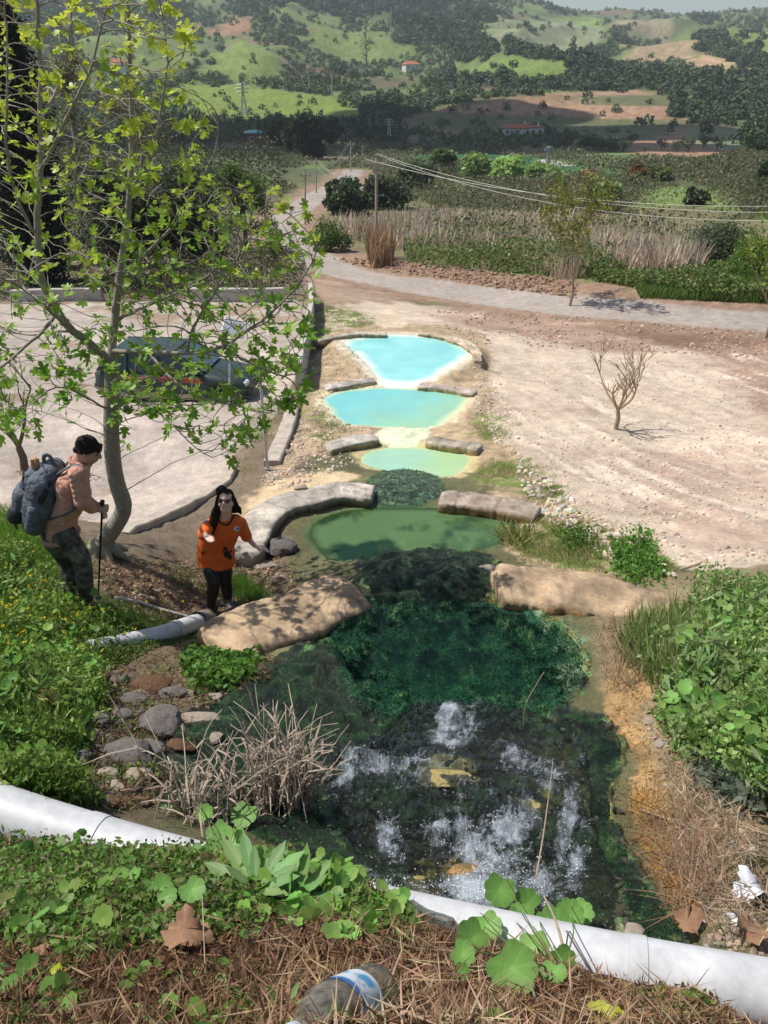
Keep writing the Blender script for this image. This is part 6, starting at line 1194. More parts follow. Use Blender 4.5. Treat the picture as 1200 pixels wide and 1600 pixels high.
twig('thin bent stem standing up from the cascade in front of the foam', [(838,1370,2.1),(850,1300,2.25),(858,1240,2.4),(864,1190,2.5)], .004)
twig('thin forked stem in the dark green algae pool', [(818,1140,h_(818,1140)),(820,1100,h_(818,1140)+.02),(838,1070,h_(818,1140)+.05),(850,1050,h_(818,1140)+.08)], .005)
twig('dark stick lying on the travertine beyond the right grass patch', [(1062,890,h_(1062,890)-.03),(1085,884,h_(1085,884)-.05),(1105,874,h_(1105,874)-.03)], .018)
twig('dry leaning stem of the mallow at the white pipe', [(890,1590,1.15),(885,1500,1.35),(870,1440,1.5),(850,1400,1.7)], .006)
twig('straight dry stalk rising from the foreground dead leaves', [(325,1600,.8),(320,1500,1.0),(316,1400,1.15)], .0022)

# ------------------------------------------------------------------ plastic bottle
def lathe(prof, n=40): 
    a = np.arange(n)*2*math.pi/n; prof = np.array(prof); V = np.stack([np.outer(prof[:, 0], np.cos(a)), np.outer(prof[:, 0], np.sin(a)), np.repeat(prof[:, 1:2], n, 1)], -1).reshape(-1, 3); k = len(prof); i = np.arange(k-1)[:, None]*n; j = np.arange(n)[None, :]; j2 = (j+1) % n
    return V, np.stack([(i+j).ravel(), (i+j2).ravel(), (i+n+j2).ravel(), (i+n+j).ravel()], 1)
e0 = g1(590, 1596).copy(); e1 = e0+np.array([-.52, -.85, .03])*.3; e0[2] = zsample(*e0[:2])+.085; e1[2] = max(e1[2], zsample(*e1[:2])+.06); ax = (e1-e0); L_ = np.linalg.norm(ax); ax /= L_; rt = Vector(ax).to_track_quat('Z', 'Y').to_matrix(); rt = np.array(rt)
rB = .045; V, Fo = lathe([(.001, .006), (.02, .004), (.034, 0), (.041, .008), (rB, .02), (rB*.97, .045), (rB, .055), (rB*.97, .075), (rB, .085), (rB, .17), (rB*.97, .18), (rB, .19), (.036, .225), (.022, .26), (.014, .275), (.014, .30), (.001, .301)])
V = V*(1+.03*(fbm(V[:, 2]*30, np.arctan2(V[:, 1], V[:, 0])*2, 3, 5)-.5))[:, None]
root = empty('plastic_bottle', e0, 'dirty clear plastic bottle with a blue and white label lying in the dry grass', 'bottle')
m_, t = newmat('dirty_clear_plastic'); q = NT(t); vec = q.n('TexCoord').outputs['Object']; nz = noise(q, vec, 34, 6, .7); bp = q.n('Bump', {'Height': nz.outputs[0], 'Strength': .5, 'Distance': .004}); fr_ = q.n('Fresnel', {'IOR': 1.5, 'Normal': bp}); gl = q.n('BsdfGlossy', {'Roughness': .12, 'Normal': bp}); tr = q.n('BsdfTransparent', {'Color': (.86, .84, .80, 1)}); d_ = q.n('BsdfPrincipled', {'Base Color': (.48, .44, .38, 1), 'Roughness': .45, 'Normal': bp}); mm = q.n('MixShader', {0: fr_, 1: tr.outputs[0], 2: gl.outputs[0]}); mr = q.n('MapRange', {0: nz.outputs[0], 1: .38, 2: .72, 3: .10, 4: .5}); q.n('OutputMaterial', {'Surface': q.n('MixShader', {0: mr, 1: mm.outputs[0], 2: d_.outputs[0]})})
o = mesh('bottle_body', V@rt.T, Fo, m_, root, smooth=True)
V, Fo = lathe([(rB+.001, .088), (rB+.0015, .10), (rB+.0015, .155), (rB+.001, .168)], 48); z_ = V[:, 2]; an = np.arctan2(V[:, 1], V[:, 0]); V, Fo = lathe([(rB+.0012, .088+.08*k/20) for k in range(21)], 96); z_ = V[:, 2]; an = np.arctan2(V[:, 1], V[:, 0]); w_ = fbm(an*2.2+4, z_*30, 3, 8)
cc = lerp((.62, .70, .78), (.05, .30, .58), sstep(.45, .6, w_)*sstep(.094, .104, z_)); cc = lerp(cc, (.02, .15, .42), (sstep(.150, .153, z_))); o = mesh('bottle_label', V@rt.T, Fo, mat('bottle_label', attr='Col', rough=.35, var=.06, bump=.05), root, cc, True)
V, Fo = lathe([(.001, .316), (.0155, .315), (.0165, .30), (.0165, .292)], 24); mesh('bottle_cap', V@rt.T, Fo, mat('cap', (.45, .5, .55), .4, var=.05), root, smooth=True)
# ------------------------------------------------------------------ parked car
def car(px, py, rz):
    B_ = g1(px, py); root = empty('parked_car', B_, 'dark green hatchback with red side stripes parked on the car park behind the fig branches', 'car'); root.rotation_euler.z = rz
    PAINT = mat('car_paint', (.022, .045, .042), .5, 0, var=.1, scale=3, bump=0, coat=.15); RED = mat('red_stripe', (.62, .05, .03), .4, var=.08, bump=0); SILL = mat('beige_sill', (.42, .36, .27), .6, var=.15); BLK = mat('black_plastic', (.02, .02, .02), .6); RIM = mat('alloy', (.42, .42, .44), .35, .8); TYR = mat('tyre_rubber', (.018, .018, .018), .85); GL = mat('car_glass', (.015, .02, .025), .06, var=.02, bump=0, spec=.8); GLB = mat('pale_screen', (.07, .11, .15), .1, var=.1, bump=0, spec=.8)
    # lofted lower body: stations along the length (x, sill z, top z, half width)
    st = [(-2.12,.42,.62,.70),(-2.05,.30,.86,.78),(-1.9,.26,.93,.82),(-1.2,.22,.96,.845),(-.3,.22,.95,.85),(.5,.22,.93,.85),(.85,.22,.92,.845),(1.3,.23,.86,.83),(1.75,.25,.78,.80),(2.0,.30,.70,.74),(2.12,.40,.58,.62)]
    V = []; m_ = 12
    for x, z0, z1, w in st:
        for y, z in ((-.86,0),(-1,.12),(-1,.45),(-.985,.75),(-.93,.93),(-.8,1),(.8,1),(.93,.93),(.985,.75),(1,.45),(1,.12),(.86,0)): V.append((x, y*w, z0+(z1-z0)*z))
    n = len(st); i = np.arange(n-1)[:, None]*m_; j = np.arange(m_)[None, :]; j2 = (j+1) % m_; Fq = np.stack([(i+j).ravel(), (i+m_+j).ravel(), (i+m_+j2).ravel(), (i+j2).ravel()], 1); V = np.array(V); V = np.r_[V, [V[:m_].mean(0), V[-m_:].mean(0)]]; q_ = np.arange(m_)
    Ft = np.r_[np.stack([q_, (q_+1) % m_, np.full(m_, n*m_)], 1), np.stack([(n-1)*m_+(q_+1) % m_, (n-1)*m_+q_, np.full(m_, n*m_+1)], 1)]; mesh('body', V, [Fq, Ft], PAINT, root, smooth=True)
    def cabin(name, m, s, z0, z1, parent=root):
        lo = [(-1.95,-.80),(.95,-.80),(.95,.80),(-1.95,.80)]; hi = [(-1.55,-.62),(.15,-.62),(.15,.62),(-1.55,.62)]; f = lambda t: [((a[0]+(b_[0]-a[0])*t)*1, (a[1]+(b_[1]-a[1])*t)*s, .93+.5*t) for a, b_ in zip(lo, hi)]; b = MB(); V = f(z0)+f(z1); b.add(V, [(0,3,2,1),(4,5,6,7),(0,1,5,4),(1,2,6,5),(2,3,7,6),(3,0,4,7)]); return b.build(name, m, parent)
    cabin('side_glass', GL, 1.0, 0, .97); b = MB(); b.box((-.70, 0, 1.425), (1.72, 1.26, .05), bev=.02); b.build('roof', PAINT, root)
    b = MB(); b.add([(.99,-.70,.955),(.99,.70,.955),(.22,.58,1.41),(.22,-.58,1.41)], [(0,1,2,3)]); b.build('windscreen', GLB, root)
    for x0, x1 in ((.97,.16),(-.25,-.3),(-1.95,-1.56),(-1.15,-1.15)):
        for sy in (-1, 1): b = MB(); b.tube([(x0, sy*.815, .92), (x1, sy*.64, 1.43)], .035 if x0 != -1.15 else .05, 6); b.build('pillar', PAINT, root)
    for sy in (-1, 1):
        b = MB(); b.box((-.15, sy*.853, .80), (2.1, .012, .06)); b.box((.35, sy*.853, .72), (1.2, .012, .05)); b.box((-1.0, sy*.851, .73), (.5, .012, .04)); b.build('side_stripe', RED, root)
        b = MB(); b.box((-.2, sy*.855, .30), (2.2, .03, .16), bev=.01); b.build('sill', SILL, root)
        b = MB(); b.box((.75, sy*.92, 1.0), (.12, .16, .12), bev=.03); b.build('mirror', PAINT, root)
        b = MB(); b.box((2.03, sy*.52, .64), (.12, .3, .12), bev=.03); b.build('headlight', mat('lamp_glass', (.6, .6, .62), .1, bump=0), root)
        b = MB(); b.box((-2.06, sy*.62, .74), (.08, .2, .2), bev=.02); b.build('taillight', RED, root)
        for x in (-.05, -1.1): b = MB(); b.box((x-.3, sy*.862, .78), (.14, .02, .03)); b.build('door_handle', BLK, root)
        for x in (-1.3, 1.3):
            w = bpy.data.objects.new('wheel', None); COL.objects.link(w); w.parent = root; w.location = (x, sy*.76, .31)
            V, Fo = lathe([(.20, -.09), (.29, -.10), (.31, -.07), (.31, .07), (.29, .10), (.20, .09)], 28); V = V[:, [0, 2, 1]]; mesh('tyre', V, Fo, TYR, w, smooth=True)
            b = MB(); [b.tube([(0, sy*.07, 0), (math.cos(k*1.257)*.19, sy*.085, math.sin(k*1.257)*.19)], .028, 6) for k in range(5)]; V, Fo = lathe([(.17, -.03), (.205, .0), (.21, .05)], 24); V = V[:, [0, 2, 1]]*[1, sy, 1]+[0, sy*.04, 0]; b.add(V, Fo); b.build('rim', RIM, w)
            V, Fo = lathe([(.0, 0), (.36, 0), (.36, .02)], 24); V = V[:, [0, 2, 1]]*[1, sy, 1]+[x, sy*.835, .33]; k_ = V[:, 2] > .3; mesh('wheel_arch', V, Fo, BLK, root)
    b = MB(); b.box((2.08, 0, .42), (.12, 1.4, .16), bev=.04); b.build('front_bumper', BLK, root); b = MB(); b.box((-2.10, 0, .45), (.12, 1.5, .18), bev=.04); b.build('rear_bumper', BLK, root); b = MB(); b.box((2.10, 0, .56), (.04, .7, .1)); b.build('grille', BLK, root)
    return root
cr_ = car(285, 618, R(-7)); cr_.scale = (.92, .92, .92)

# ------------------------------------------------------------------ people
def sphere(b, c, r, sc=(1, 1, 1), M=None, n=14, col=None):
    V, Fo = lathe([(math.sin(math.pi*k/n)*1.0+1e-4, -math.cos(math.pi*k/n)) for k in range(n+1)], n*2-6); V = V*np.array(sc)*r
    if M is not None: V = V@np.array(M).T
    b.add(V+np.array(c), Fo, col)
def caps(b, P, r):
    P = np.asarray(P, float); r = np.broadcast_to(np.asarray(r, float), (len(P),)); b.tube(P, r, 14)
    for p_, k in zip(P, r): sphere(b, p_, k*.995, n=10)
def fuse(b, name, m, vox=.009, sm=4, colf=None):
    o = b.build('tmp', m); md = o.modifiers.new('r', 'REMESH'); md.mode = 'VOXEL'; md.voxel_size = vox; md2 = o.modifiers.new('s', 'SMOOTH'); md2.iterations = sm; md2.factor = .6
    dg = bpy.context.evaluated_depsgraph_get(); dg.update(); me = bpy.data.meshes.new_from_object(o.evaluated_get(dg)); V = np.zeros(len(me.vertices)*3); me.vertices.foreach_get('co', V); V = V.reshape(-1, 3); bpy.data.objects.remove(o); me.name = name; me.materials.clear(); me.materials.append(m)
    if colf is not None: a = me.color_attributes.new('Col', 'FLOAT_COLOR', 'POINT'); c = np.ones((len(V), 4)); c[:, :3] = colf(V); a.data.foreach_set('color', c.ravel().astype(np.float32))
    me.polygons.foreach_set('use_smooth', np.ones(len(me.polygons), bool)); o = bpy.data.objects.new(name, me); COL.objects.link(o); return o
def basis(f, up=(0, 0, 1)):                 # columns: right, forward, up
    f = np.array(f, float); f /= np.linalg.norm(f); r_ = np.cross(f, up); r_ /= np.linalg.norm(r_); return np.stack([r_, f, np.cross(r_, f)], 1)
SKIN = mat('skin', rough=.5, attr='Col', var=.04, scale=20, bump=.05, bscale=60, bdist=.002); HAIR = mat('dark_hair', (.016, .011, .009), .8, var=.3, scale=40, spec=.2, bump=.9, bscale=45, bdist=.004)
def head(b, c, M, s=1.0):
    T = lambda x, y, z: np.array(c)+M@np.array([x, y, z])*s
    sphere(b, c, .1*s, (.76, .92, 1.05), M, 16); sphere(b, T(0, .022, -.06), .066*s, (.88, 1, .95), M); sphere(b, T(0, .062, -.088), .024*s, (1.1, 1, .8), M, 8)
    caps(b, [T(0, .086, .018), T(0, .108, -.02)], [.010*s, .0155*s]); [sphere(b, T(sx*.011, .098, -.026), .009*s, M=M, n=6) for sx in (-1, 1)]
    caps(b, [T(-.022, .083, -.052), T(0, .092, -.05), T(.022, .083, -.052)], .0085*s); caps(b, [T(-.018, .082, -.064), T(0, .09, -.066), T(.018, .082, -.064)], .0085*s)
    for sx in (-1, 1): sphere(b, T(sx*.078, -.005, -.008), .028*s, (.3, .7, 1.1), M, 8); caps(b, [T(sx*.015, .088, .030), T(sx*.05, .074, .030)], .010*s); sphere(b, T(sx*.042, .06, -.03), .026*s, M=M, n=8)
    return T
def hand(b, w, f, side, palm=(0, 0, -1), curl=.5, s=1.0):     # wrist, pointing direction, palm facing
    f = np.array(f, float); f /= np.linalg.norm(f); p_ = np.array(palm, float); p_ -= f*(p_@f); p_ /= np.linalg.norm(p_); a = np.cross(f, p_)*side; w = np.array(w, float)
    for t in (-.026, -.009, .009, .026): caps(b, [w+a*t*.6, w+f*.085*s+a*t*1.0], [.013, .0125])
    for k, (t, L) in enumerate(((-.030, .058), (-.011, .070), (.010, .075), (.030, .066))):
        q_ = w+f*.088*s+a*t; d = f.copy(); Q_ = [q_]
        for seg in range(3): d = d*math.cos(curl*.6)+p_*math.sin(curl*.6); d /= np.linalg.norm(d); q_ = q_+d*L/2.6; Q_.append(q_)
        caps(b, Q_, [.0098, .009, .008, .007])
    q_ = w+f*.02+a*.022; Q_ = [q_, q_+f*.03+a*.026+p_*.006, q_+f*.062+a*.034+p_*.018*(1+curl)]; caps(b, Q_, [.013, .011, .0085])
def ruffle(o, c, a, k=42):
    me = o.data; V = np.zeros(len(me.vertices)*3); me.vertices.foreach_get('co', V); V = V.reshape(-1, 3); d = V-c; d /= np.linalg.norm(d, axis=1)[:, None]+1e-9
    V += d*((fbm(V[:, 0]*k+V[:, 1]*k, V[:, 2]*k*.45, 3, 77)-.5)*a*2)[:, None]; me.vertices.foreach_set('co', V.ravel()); me.update()
# --- woman in orange
fr = g1(331, 958); fl_ = g1(357, 946); Yf = (fr[1]+fl_[1])/2; J = lambda x, y, d=0: np.array(PD(x, y, Yf+d))
print('woman ground', fr, fl_, 'height', J(357, 762, -.3)[2]-fr[2])
ankR = fr+[0, 0, .10]; ankL = fl_+[0, 0, .10]; kR = J(334, 911, -.16); kL = J(352, 909, -.04); hR = J(327, 876, .0); hL = J(350, 878, .03); pel = (hR+hL)/2
wst = J(338, 853, -.03); chs = J(346, 827, -.12); nk = J(353, 806, -.17); hc = J(353.5, 783, -.22); shR = J(329, 815, -.16); shL = J(376, 817, -.08); eR = J(318, 834, -.36); wR = J(322, 838, -.58); eL = J(385, 838, -.06); wL = J(398, 853, -.02)
SKC = np.array([.72, .48, .38])
def skc(V): return np.tile(SKC, (len(V), 1))*(.96+.08*fbm(V[:, 0]*9, V[:, 2]*9, 3, 4))[:, None]
root = empty('person', fr, 'woman in orange T-shirt, black leggings and sunglasses climbing past the grey pipe, hand held out', 'person')
b = MB(); M = basis((-.05, -.93, .38)); T = head(b, hc, M, .98); caps(b, [hc+M@np.array([0, -.02, -.07]), nk+[0, 0, -.01]], [.052, .056]); caps(b, [nk, chs], [.07, .11]); caps(b, [chs, wst, pel], [.11, .10, .12]); caps(b, [nk-[0, 0, .03], shR], [.06, .045]); caps(b, [nk-[0, 0, .03], shL], [.06, .045])
caps(b, [shR, eR, wR], [.045, .036, .024]); caps(b, [shL, eL, wL], [.045, .036, .024]); hand(b, wR, wR-eR+np.array([.05, 0, -.02]), 1, (.2, -.2, -1), .35); hand(b, wL, wL-eL+np.array([.15, 0, .05]), -1, (-.3, 0, -1), .25)
caps(b, [pel, hR, kR, ankR], [.11, .08, .05, .035]); caps(b, [pel, hL, kL, ankL], [.11, .08, .05, .035]); parts = [fuse(b, 'body', SKIN, .0065, 3, skc)]
def pair(b, pts_, rs, ws, ax_=(1, 0, 0)):
    ax_ = np.array(ax_, float); pts_ = [np.array(p_) for p_ in pts_]
    for t in (-1, -.5, 0, .5, 1): caps(b, [p_+ax_*w*t for p_, w in zip(pts_, ws)], [r_*(1-.06*abs(t)) for r_ in rs])
ORG = mat('orange_shirt', rough=.6, attr='Col', var=.06, scale=8, bump=.5, bscale=9, bdist=.03)
b = MB(); pair(b, [nk-[0, 0, .055], chs+[0, -.02, .0], wst+[0,0,.02], (wst+pel)/2+[0, 0, .03], pel+[0, 0, .055]], [.075, .125, .135, .145, .145], [.10, .085, .07, .07, .065], M[:, 0]); caps(b, [shR+[.01, 0, -.005], (shR+eR)/2, eR*.85+wR*.15], [.066, .066, .070]); caps(b, [shL, (shL*.4+eL*.6), eL], [.066, .062, .062])
for k in range(32): a = k*.2; caps(b, [pel+np.array([.175*math.cos(a), .12*math.sin(a), .04]), pel+np.array([.178*math.cos(a), .128*math.sin(a), -.02])], .030)
badge = [(J(370, 826, -.3), .026, (.75, .75, .8)), (J(371, 826, -.3), .014, (.15, .2, .5)), (J(321, 812, -.22), .020, (.7, .7, .8)), (J(323, 815, -.22), .015, (.45, .1, .15)), (J(355, 866, -.2), .036, (.02, .015, .015)), (J(352, 858, -.2), .022, (.02, .015, .015)), (J(359, 871, -.2), .024, (.02, .015, .015)), (J(349, 862, -.2), .012, (.02, .015, .015)), (J(361, 861, -.2), .012, (.02, .015, .015)), (J(317, 864, -.2), .016, (.1, .03, .02)), (J(321, 862, -.2), .009, (.1, .03, .02))]
def orgc(V):
    c = np.tile([.80, .145, .02], (len(V), 1)); 
    for p_, r_, k in badge:
        d = (p_-np.array([0, 0, ZC])); d /= np.linalg.norm(d); v = V-np.array([0, 0, ZC]); off = np.linalg.norm(v-np.outer(v@d, d), axis=1); c = np.where(((off < r_*(.8+.5*fbm(V[:, 0]*60, V[:, 2]*60, 2, 3))) & (V[:, 1] < Yf+.0))[:, None], np.array(k), c)
    ring = np.abs(np.linalg.norm((V-nk)*[1, .8, 1], axis=1)-.085) < .010; c = np.where((ring & (V[:, 2] > nk[2]-.075))[:, None], (.03, .015, .015), c); return c
parts.append(fuse(b, 'shirt', ORG, .009, 3, orgc))
LEG = mat('black_leggings', (.012, .012, .014), .55, var=.2, bump=.2, bscale=14); b = MB(); caps(b, [pel+[0, 0, 0], hR, (hR+kR)/2+[0, -.01, 0], kR, (kR*.6+ankR*.4)+[0, .02, 0], ankR+[0, 0, .03]], [.13, .10, .088, .068, .068, .054]); caps(b, [pel, hL, (hL+kL)/2+[0, -.01, 0], kL, (kL*.6+ankL*.4)+[0, .02, 0], ankL+[0, 0, .03]], [.13, .10, .088, .068, .066, .054]); parts.append(fuse(b, 'leggings', LEG, .009, 3))
BOOT = mat('dark_boots', (.035, .032, .03), .7, var=.3, bump=.3); BOOTG = mat('grey_boots', (.16, .145, .13), .8, var=.3, bump=.3); SOCK = mat('sock_band', (.5, .36, .22), .8)
def boot(g_, dr_, m, up=.11):
    d = np.array([dr_[0], dr_[1], 0]); d /= np.linalg.norm(d); b = MB(); caps(b, [g_-d*.06+[0, 0, .045], g_+d*.06+[0, 0, .045], g_+d*.14+[0, 0, .035]], [.045, .044, .036]); caps(b, [g_+[0, 0, .05], g_+[0, 0, up]], [.048, .052]); b.box(g_+d*.03+[0, 0, .012], (.09, .27, .024), Matrix.Rotation(math.atan2(-d[0], d[1]), 3, 'Z')); return fuse(b, 'boot', m, .008, 2)
parts += [boot(fr, (-.15, -1), BOOT, .16), boot(fl_, (.5, -.9), BOOTG, .13)]
for a_ in (ankR, ankL): b = MB(); b.tube([a_+[0, 0, .055], a_+[0, 0, .07]], .050, 16, cap=False); parts.append(b.build('sock', SOCK, None, True))
b = MB(); sphere(b, T(0, -.034, .024), .096, (.84, .90, 1.06), M, 14); HW = lambda x, y, z: hc+M[:, 0]*x+np.array([0, y, z]); caps(b, [T(-.07, .03, .04), HW(-.085, .02, -.04), HW(-.10, .05, -.12), HW(-.12, .08, -.18)], [.020, .030, .034, .014]); caps(b, [T(.07, .03, .04), HW(.09, .02, -.05), HW(.125, .0, -.15), HW(.165, -.03, -.27), HW(.19, -.05, -.40)], [.022, .036, .050, .048, .018]); caps(b, [HW(.03, .06, -.03), HW(.05, .11, -.15), HW(.10, .12, -.30)], [.07, .065, .03]); caps(b, [HW(-.04, .06, -.03), HW(-.05, .11, -.16)], [.06, .04]); caps(b, [T(-.03, .055, .083), T(.03, .03, .115), T(.07, .0, .06)], .018); caps(b, [T(.0, .01, .10), T(.05, -.01, .13), T(.085, -.03, .10), T(.08, -.06, .02)], [.03, .038, .032, .03])
# clear the face again
hair = fuse(b, 'hair', HAIR, .008, 3); me = hair.data; V = np.zeros(len(me.vertices)*3); me.vertices.foreach_get('co', V); V = V.reshape(-1, 3); loc = (V-hc)@M; ff = (np.abs(loc[:, 0]) < .062) & (loc[:, 1] > .0) & (loc[:, 2] < .078) & (loc[:, 2] > -.2); V[ff] -= (M[:, 1]*.055)[None]; me.vertices.foreach_set('co', V.ravel()); ruffle(hair, hc, .012, 50); parts.append(hair)
b = MB(); SUNG = mat('brown_lenses', (.10, .02, .02), .08, var=.1, bump=0, spec=.8)
for sx in (-1, 1): sphere(b, T(sx*.034, .090, .012), .028, (1.0, .28, .82), M, 10)
caps(b, [T(-.012, .10, .018), T(.012, .10, .018)], .004); [caps(b, [T(sx*.06, .078, .018), T(sx*.08, .0, .012)], .0035) for sx in (-1, 1)]; parts.append(b.build('sunglasses', SUNG, None, True))
b = MB(); caps(b, [T(-.022, .095, -.055), T(-.01, .099, -.060), T(.01, .099, -.060), T(.022, .095, -.055)], .0058); parts.append(b.build('teeth', mat('teeth', (.75, .72, .68), .3, bump=0), None, True)); b = MB(); caps(b, [T(-.027, .091, -.052), T(-.01, .099, -.053), T(.01, .099, -.053), T(.027, .091, -.052)], .0042); caps(b, [T(-.022, .092, -.060), T(0, .10, -.069), T(.022, .092, -.060)], .0052); parts.append(b.build('lips', mat('lips', (.42, .10, .09), .4, bump=0), None, True))
adopt(root, *parts)
# --- man with the backpack
fa = g1(116, 938); fb_ = g1(138, 948); Ym = (fa[1]+fb_[1])/2; J = lambda x, y, d=0: np.array(PD(x, y, Ym+d)); print('man', fa, fb_, 'height', J(135, 679)[2]-fb_[2])
a1 = fa+[0, 0, .1]; a2 = fb_+[0, 0, .1]; k1 = J(105, 878, .10); k2 = J(129, 876, -.08); h1 = J(84, 834, .10); h2_ = J(100, 836, -.09); pel = (h1+h2_)/2; wst = J(97, 806); chs = J(112, 757); nk = J(124, 722); hc = J(139, 703, -.02); s1 = J(120, 741, -.20); e1_ = J(129, 783, -.24); w1 = J(145, 795, -.16); s2 = J(124, 738, .19); e2_ = J(132, 780, .22); w2 = J(150, 792, .14)
root = empty('person', fb_, 'dark-haired man in pink sweatshirt and camouflage trousers leaning on a black walking pole', 'person')
b = MB(); M = basis((.88, -.05, -.46)); T = head(b, hc, M, 1.0); caps(b, [hc+M@np.array([0, -.03, -.06]), nk], [.055, .06]); caps(b, [nk, chs, wst, pel], [.07, .12, .11, .12]); caps(b, [s1, e1_, w1], [.05, .04, .027]); caps(b, [s2, e2_, w2], [.05, .04, .027]); caps(b, [nk-[0, 0, .04], s1], [.06, .05]); caps(b, [nk-[0, 0, .04], s2], [.06, .05])
hand(b, w1, (.8, .2, -.1), 1, (.0, .9, -.4), 1.3); hand(b, w2, (.7, -.5, -.1), -1, (.2, -.6, -.6), .8); caps(b, [pel, h1, k1, a1], [.11, .08, .055, .04]); caps(b, [pel, h2_, k2, a2], [.11, .08, .055, .04]); SKC = np.array([.47, .27, .19]); parts = [fuse(b, 'body', SKIN, .0065, 3, skc)]
PNK = mat('pink_sweatshirt', (.60, .32, .235), .85, var=.14, scale=6, bump=1.0, bscale=9, bdist=.09); Y1 = (0, 1, 0)
b = MB(); pair(b, [nk-[0, 0, .05], chs+[.01, 0, .03], chs-[.0, 0, .12], wst, pel+[.02, 0, .03]], [.065, .125, .13, .13, .135], [.09, .085, .08, .06, .05], Y1); caps(b, [s1, (s1+e1_)/2-[0, 0, .0], e1_, w1*.85+e1_*.15, w1], [.075, .068, .075, .055, .042]); caps(b, [s2, e2_, w2], [.072, .065, .045])
for k in range(5): p_ = s1*(1-k/5)+e1_*k/5; caps(b, [p_+[.055, -.02, -.01], p_+[-.03, -.06, .02]], .018)
for k in range(10): a = k*.63; caps(b, [nk+np.array([.065*math.cos(a)-.01, .07*math.sin(a), -.015]), nk+np.array([.065*math.cos(a+.6)-.01, .07*math.sin(a+.6), -.015])], .021)
parts.append(fuse(b, 'sweatshirt', PNK, .009, 3))
RIB = mat('ribbed_knit', (.46, .24, .18), .9, var=.15, bump=.6, bscale=60); b = MB(); b.tube([w1*.97+e1_*.03-[.012, 0, 0], w1+[.012, 0, 0]], [.046, .042], 18); parts.append(b.build('cuff', RIB, None, True)); b = MB(); P_ = [pel+np.array([.02+.142*math.cos(a), .185*math.sin(a), .0]) for a in np.linspace(0, 6.283, 30)]; b.tube(P_, .022, 8, cap=False); parts.append(b.build('hem', RIB, None, True)); b = MB(); P_ = [nk+np.array([-.005+.07*math.cos(a), .075*math.sin(a), .012+.02*math.cos(a+math.pi)]) for a in np.linspace(0, 6.283, 24)]; b.tube(P_, .016, 8, cap=False); parts.append(b.build('collar', RIB, None, True))
b = MB(); a_ = pel
CAM = mat('camouflage_cloth', (.055, .050, .042), .85, var=.5, scale=11, bump=.6, bscale=14, bdist=.03, col2=(.13, .12, .10))
caps(b, [pel+[.0, 0, .02], h1+[0, 0, 0], (h1+k1)/2, k1, (k1+a1)/2, a1+[0, 0, .01]], [.15, .115, .10, .080, .078, .068]); caps(b, [pel, h2_, (h2_+k2)/2, k2, (k2+a2)/2, a2+[0, 0, .01]], [.15, .115, .102, .082, .080, .070]); pair(b, [pel+[0, 0, .05], pel-[0, 0, .03]], [.125, .135], [.05, .05], Y1)
for kk, aa in ((k1, a1), (k2, a2)):
    for k in range(7): p_ = kk*(1-k/7)+aa*k/7; r_ = .078-.001*k; caps(b, [p_+[r_*.75, -r_*.6, .012*((k % 2)*2-1)], p_+[-r_*.75, -r_*.6, -.012*((k % 2)*2-1)]], .013)
parts.append(fuse(b, 'trousers', CAM, .009, 2)); SHO = mat('brown_shoes', (.14, .07, .05), .8, var=.3, bump=.3); parts += [boot(fa, (.9, -.5), SHO, .08), boot(fb_, (.6, -.8), SHO, .08)]
b = MB(); sphere(b, T(0, -.024, .026), .103, (.83, .97, .96), M, 16); caps(b, [T(-.045, .056, .062), T(0, .066, .070), T(.045, .056, .062)], .022); [caps(b, [T(x_, .072, .075), T(x_*1.1, .088, .045)], [.013, .006]) for x_ in (-.04, -.02, 0, .02, .04)]; caps(b, [T(-.03, -.085, -.03), T(.03, -.085, -.03)], .03)
for sx in (-1, 1): caps(b, [T(sx*.066, .04, .045), T(sx*.074, .0, .012), T(sx*.070, -.04, -.01)], .019)
hr_ = fuse(b, 'hair', HAIR, .006, 1); ruffle(hr_, hc, .012, 70); parts.append(hr_); b = MB(); [sphere(b, T(sx*.033, .079, .014), .0125, M=M, n=8) for sx in (-1, 1)]; parts.append(b.build('eyes', mat('eyes', (.05, .03, .02), .2, bump=0), None, True)); b = MB(); [caps(b, [T(sx*.015, .094, .036), T(sx*.052, .078, .038)], .0055) for sx in (-1, 1)]; parts.append(b.build('eyebrows', HAIR, None, True))
adopt(root, *parts)
# walking pole
tip = g1(153, 940); top_ = np.array(w1)+np.array([.075, .03, .02]); d = (top_-tip)/np.linalg.norm(top_-tip); POLE = mat('black_pole', (.015, .015, .017), .35, .3, bump=0); b = MB(); b.tube([tip-d*.03, tip+d*.05], [.003, .007], 8); b.tube([tip+d*.05, tip+d*.5, top_-d*.05], [.008, .009, .010], 10); p1 = b.build('pole_shaft', POLE, None, True); b = MB(); b.tube([top_-d*.09, top_-d*.02, top_+d*.05], [.015, .017, .020], 10); p2 = b.build('grip', mat('grip_rubber', (.03, .028, .026), .8), None, True); b = MB(); b.tube([tip+d*.06, tip+d*.065], .03, 12); p3 = b.build('basket', POLE, None, True)
b = MB(); b.tube([top_, top_+[.02, 0, -.05], top_+[.025, 0, -.12], top_+[.01, 0, -.14]], .003, 5); p4 = b.build('wrist_strap', POLE); root = empty('walking_pole', tip, 'thin black walking pole held by the man with the backpack', 'walking pole'); adopt(root, p1, p2, p3, p4)
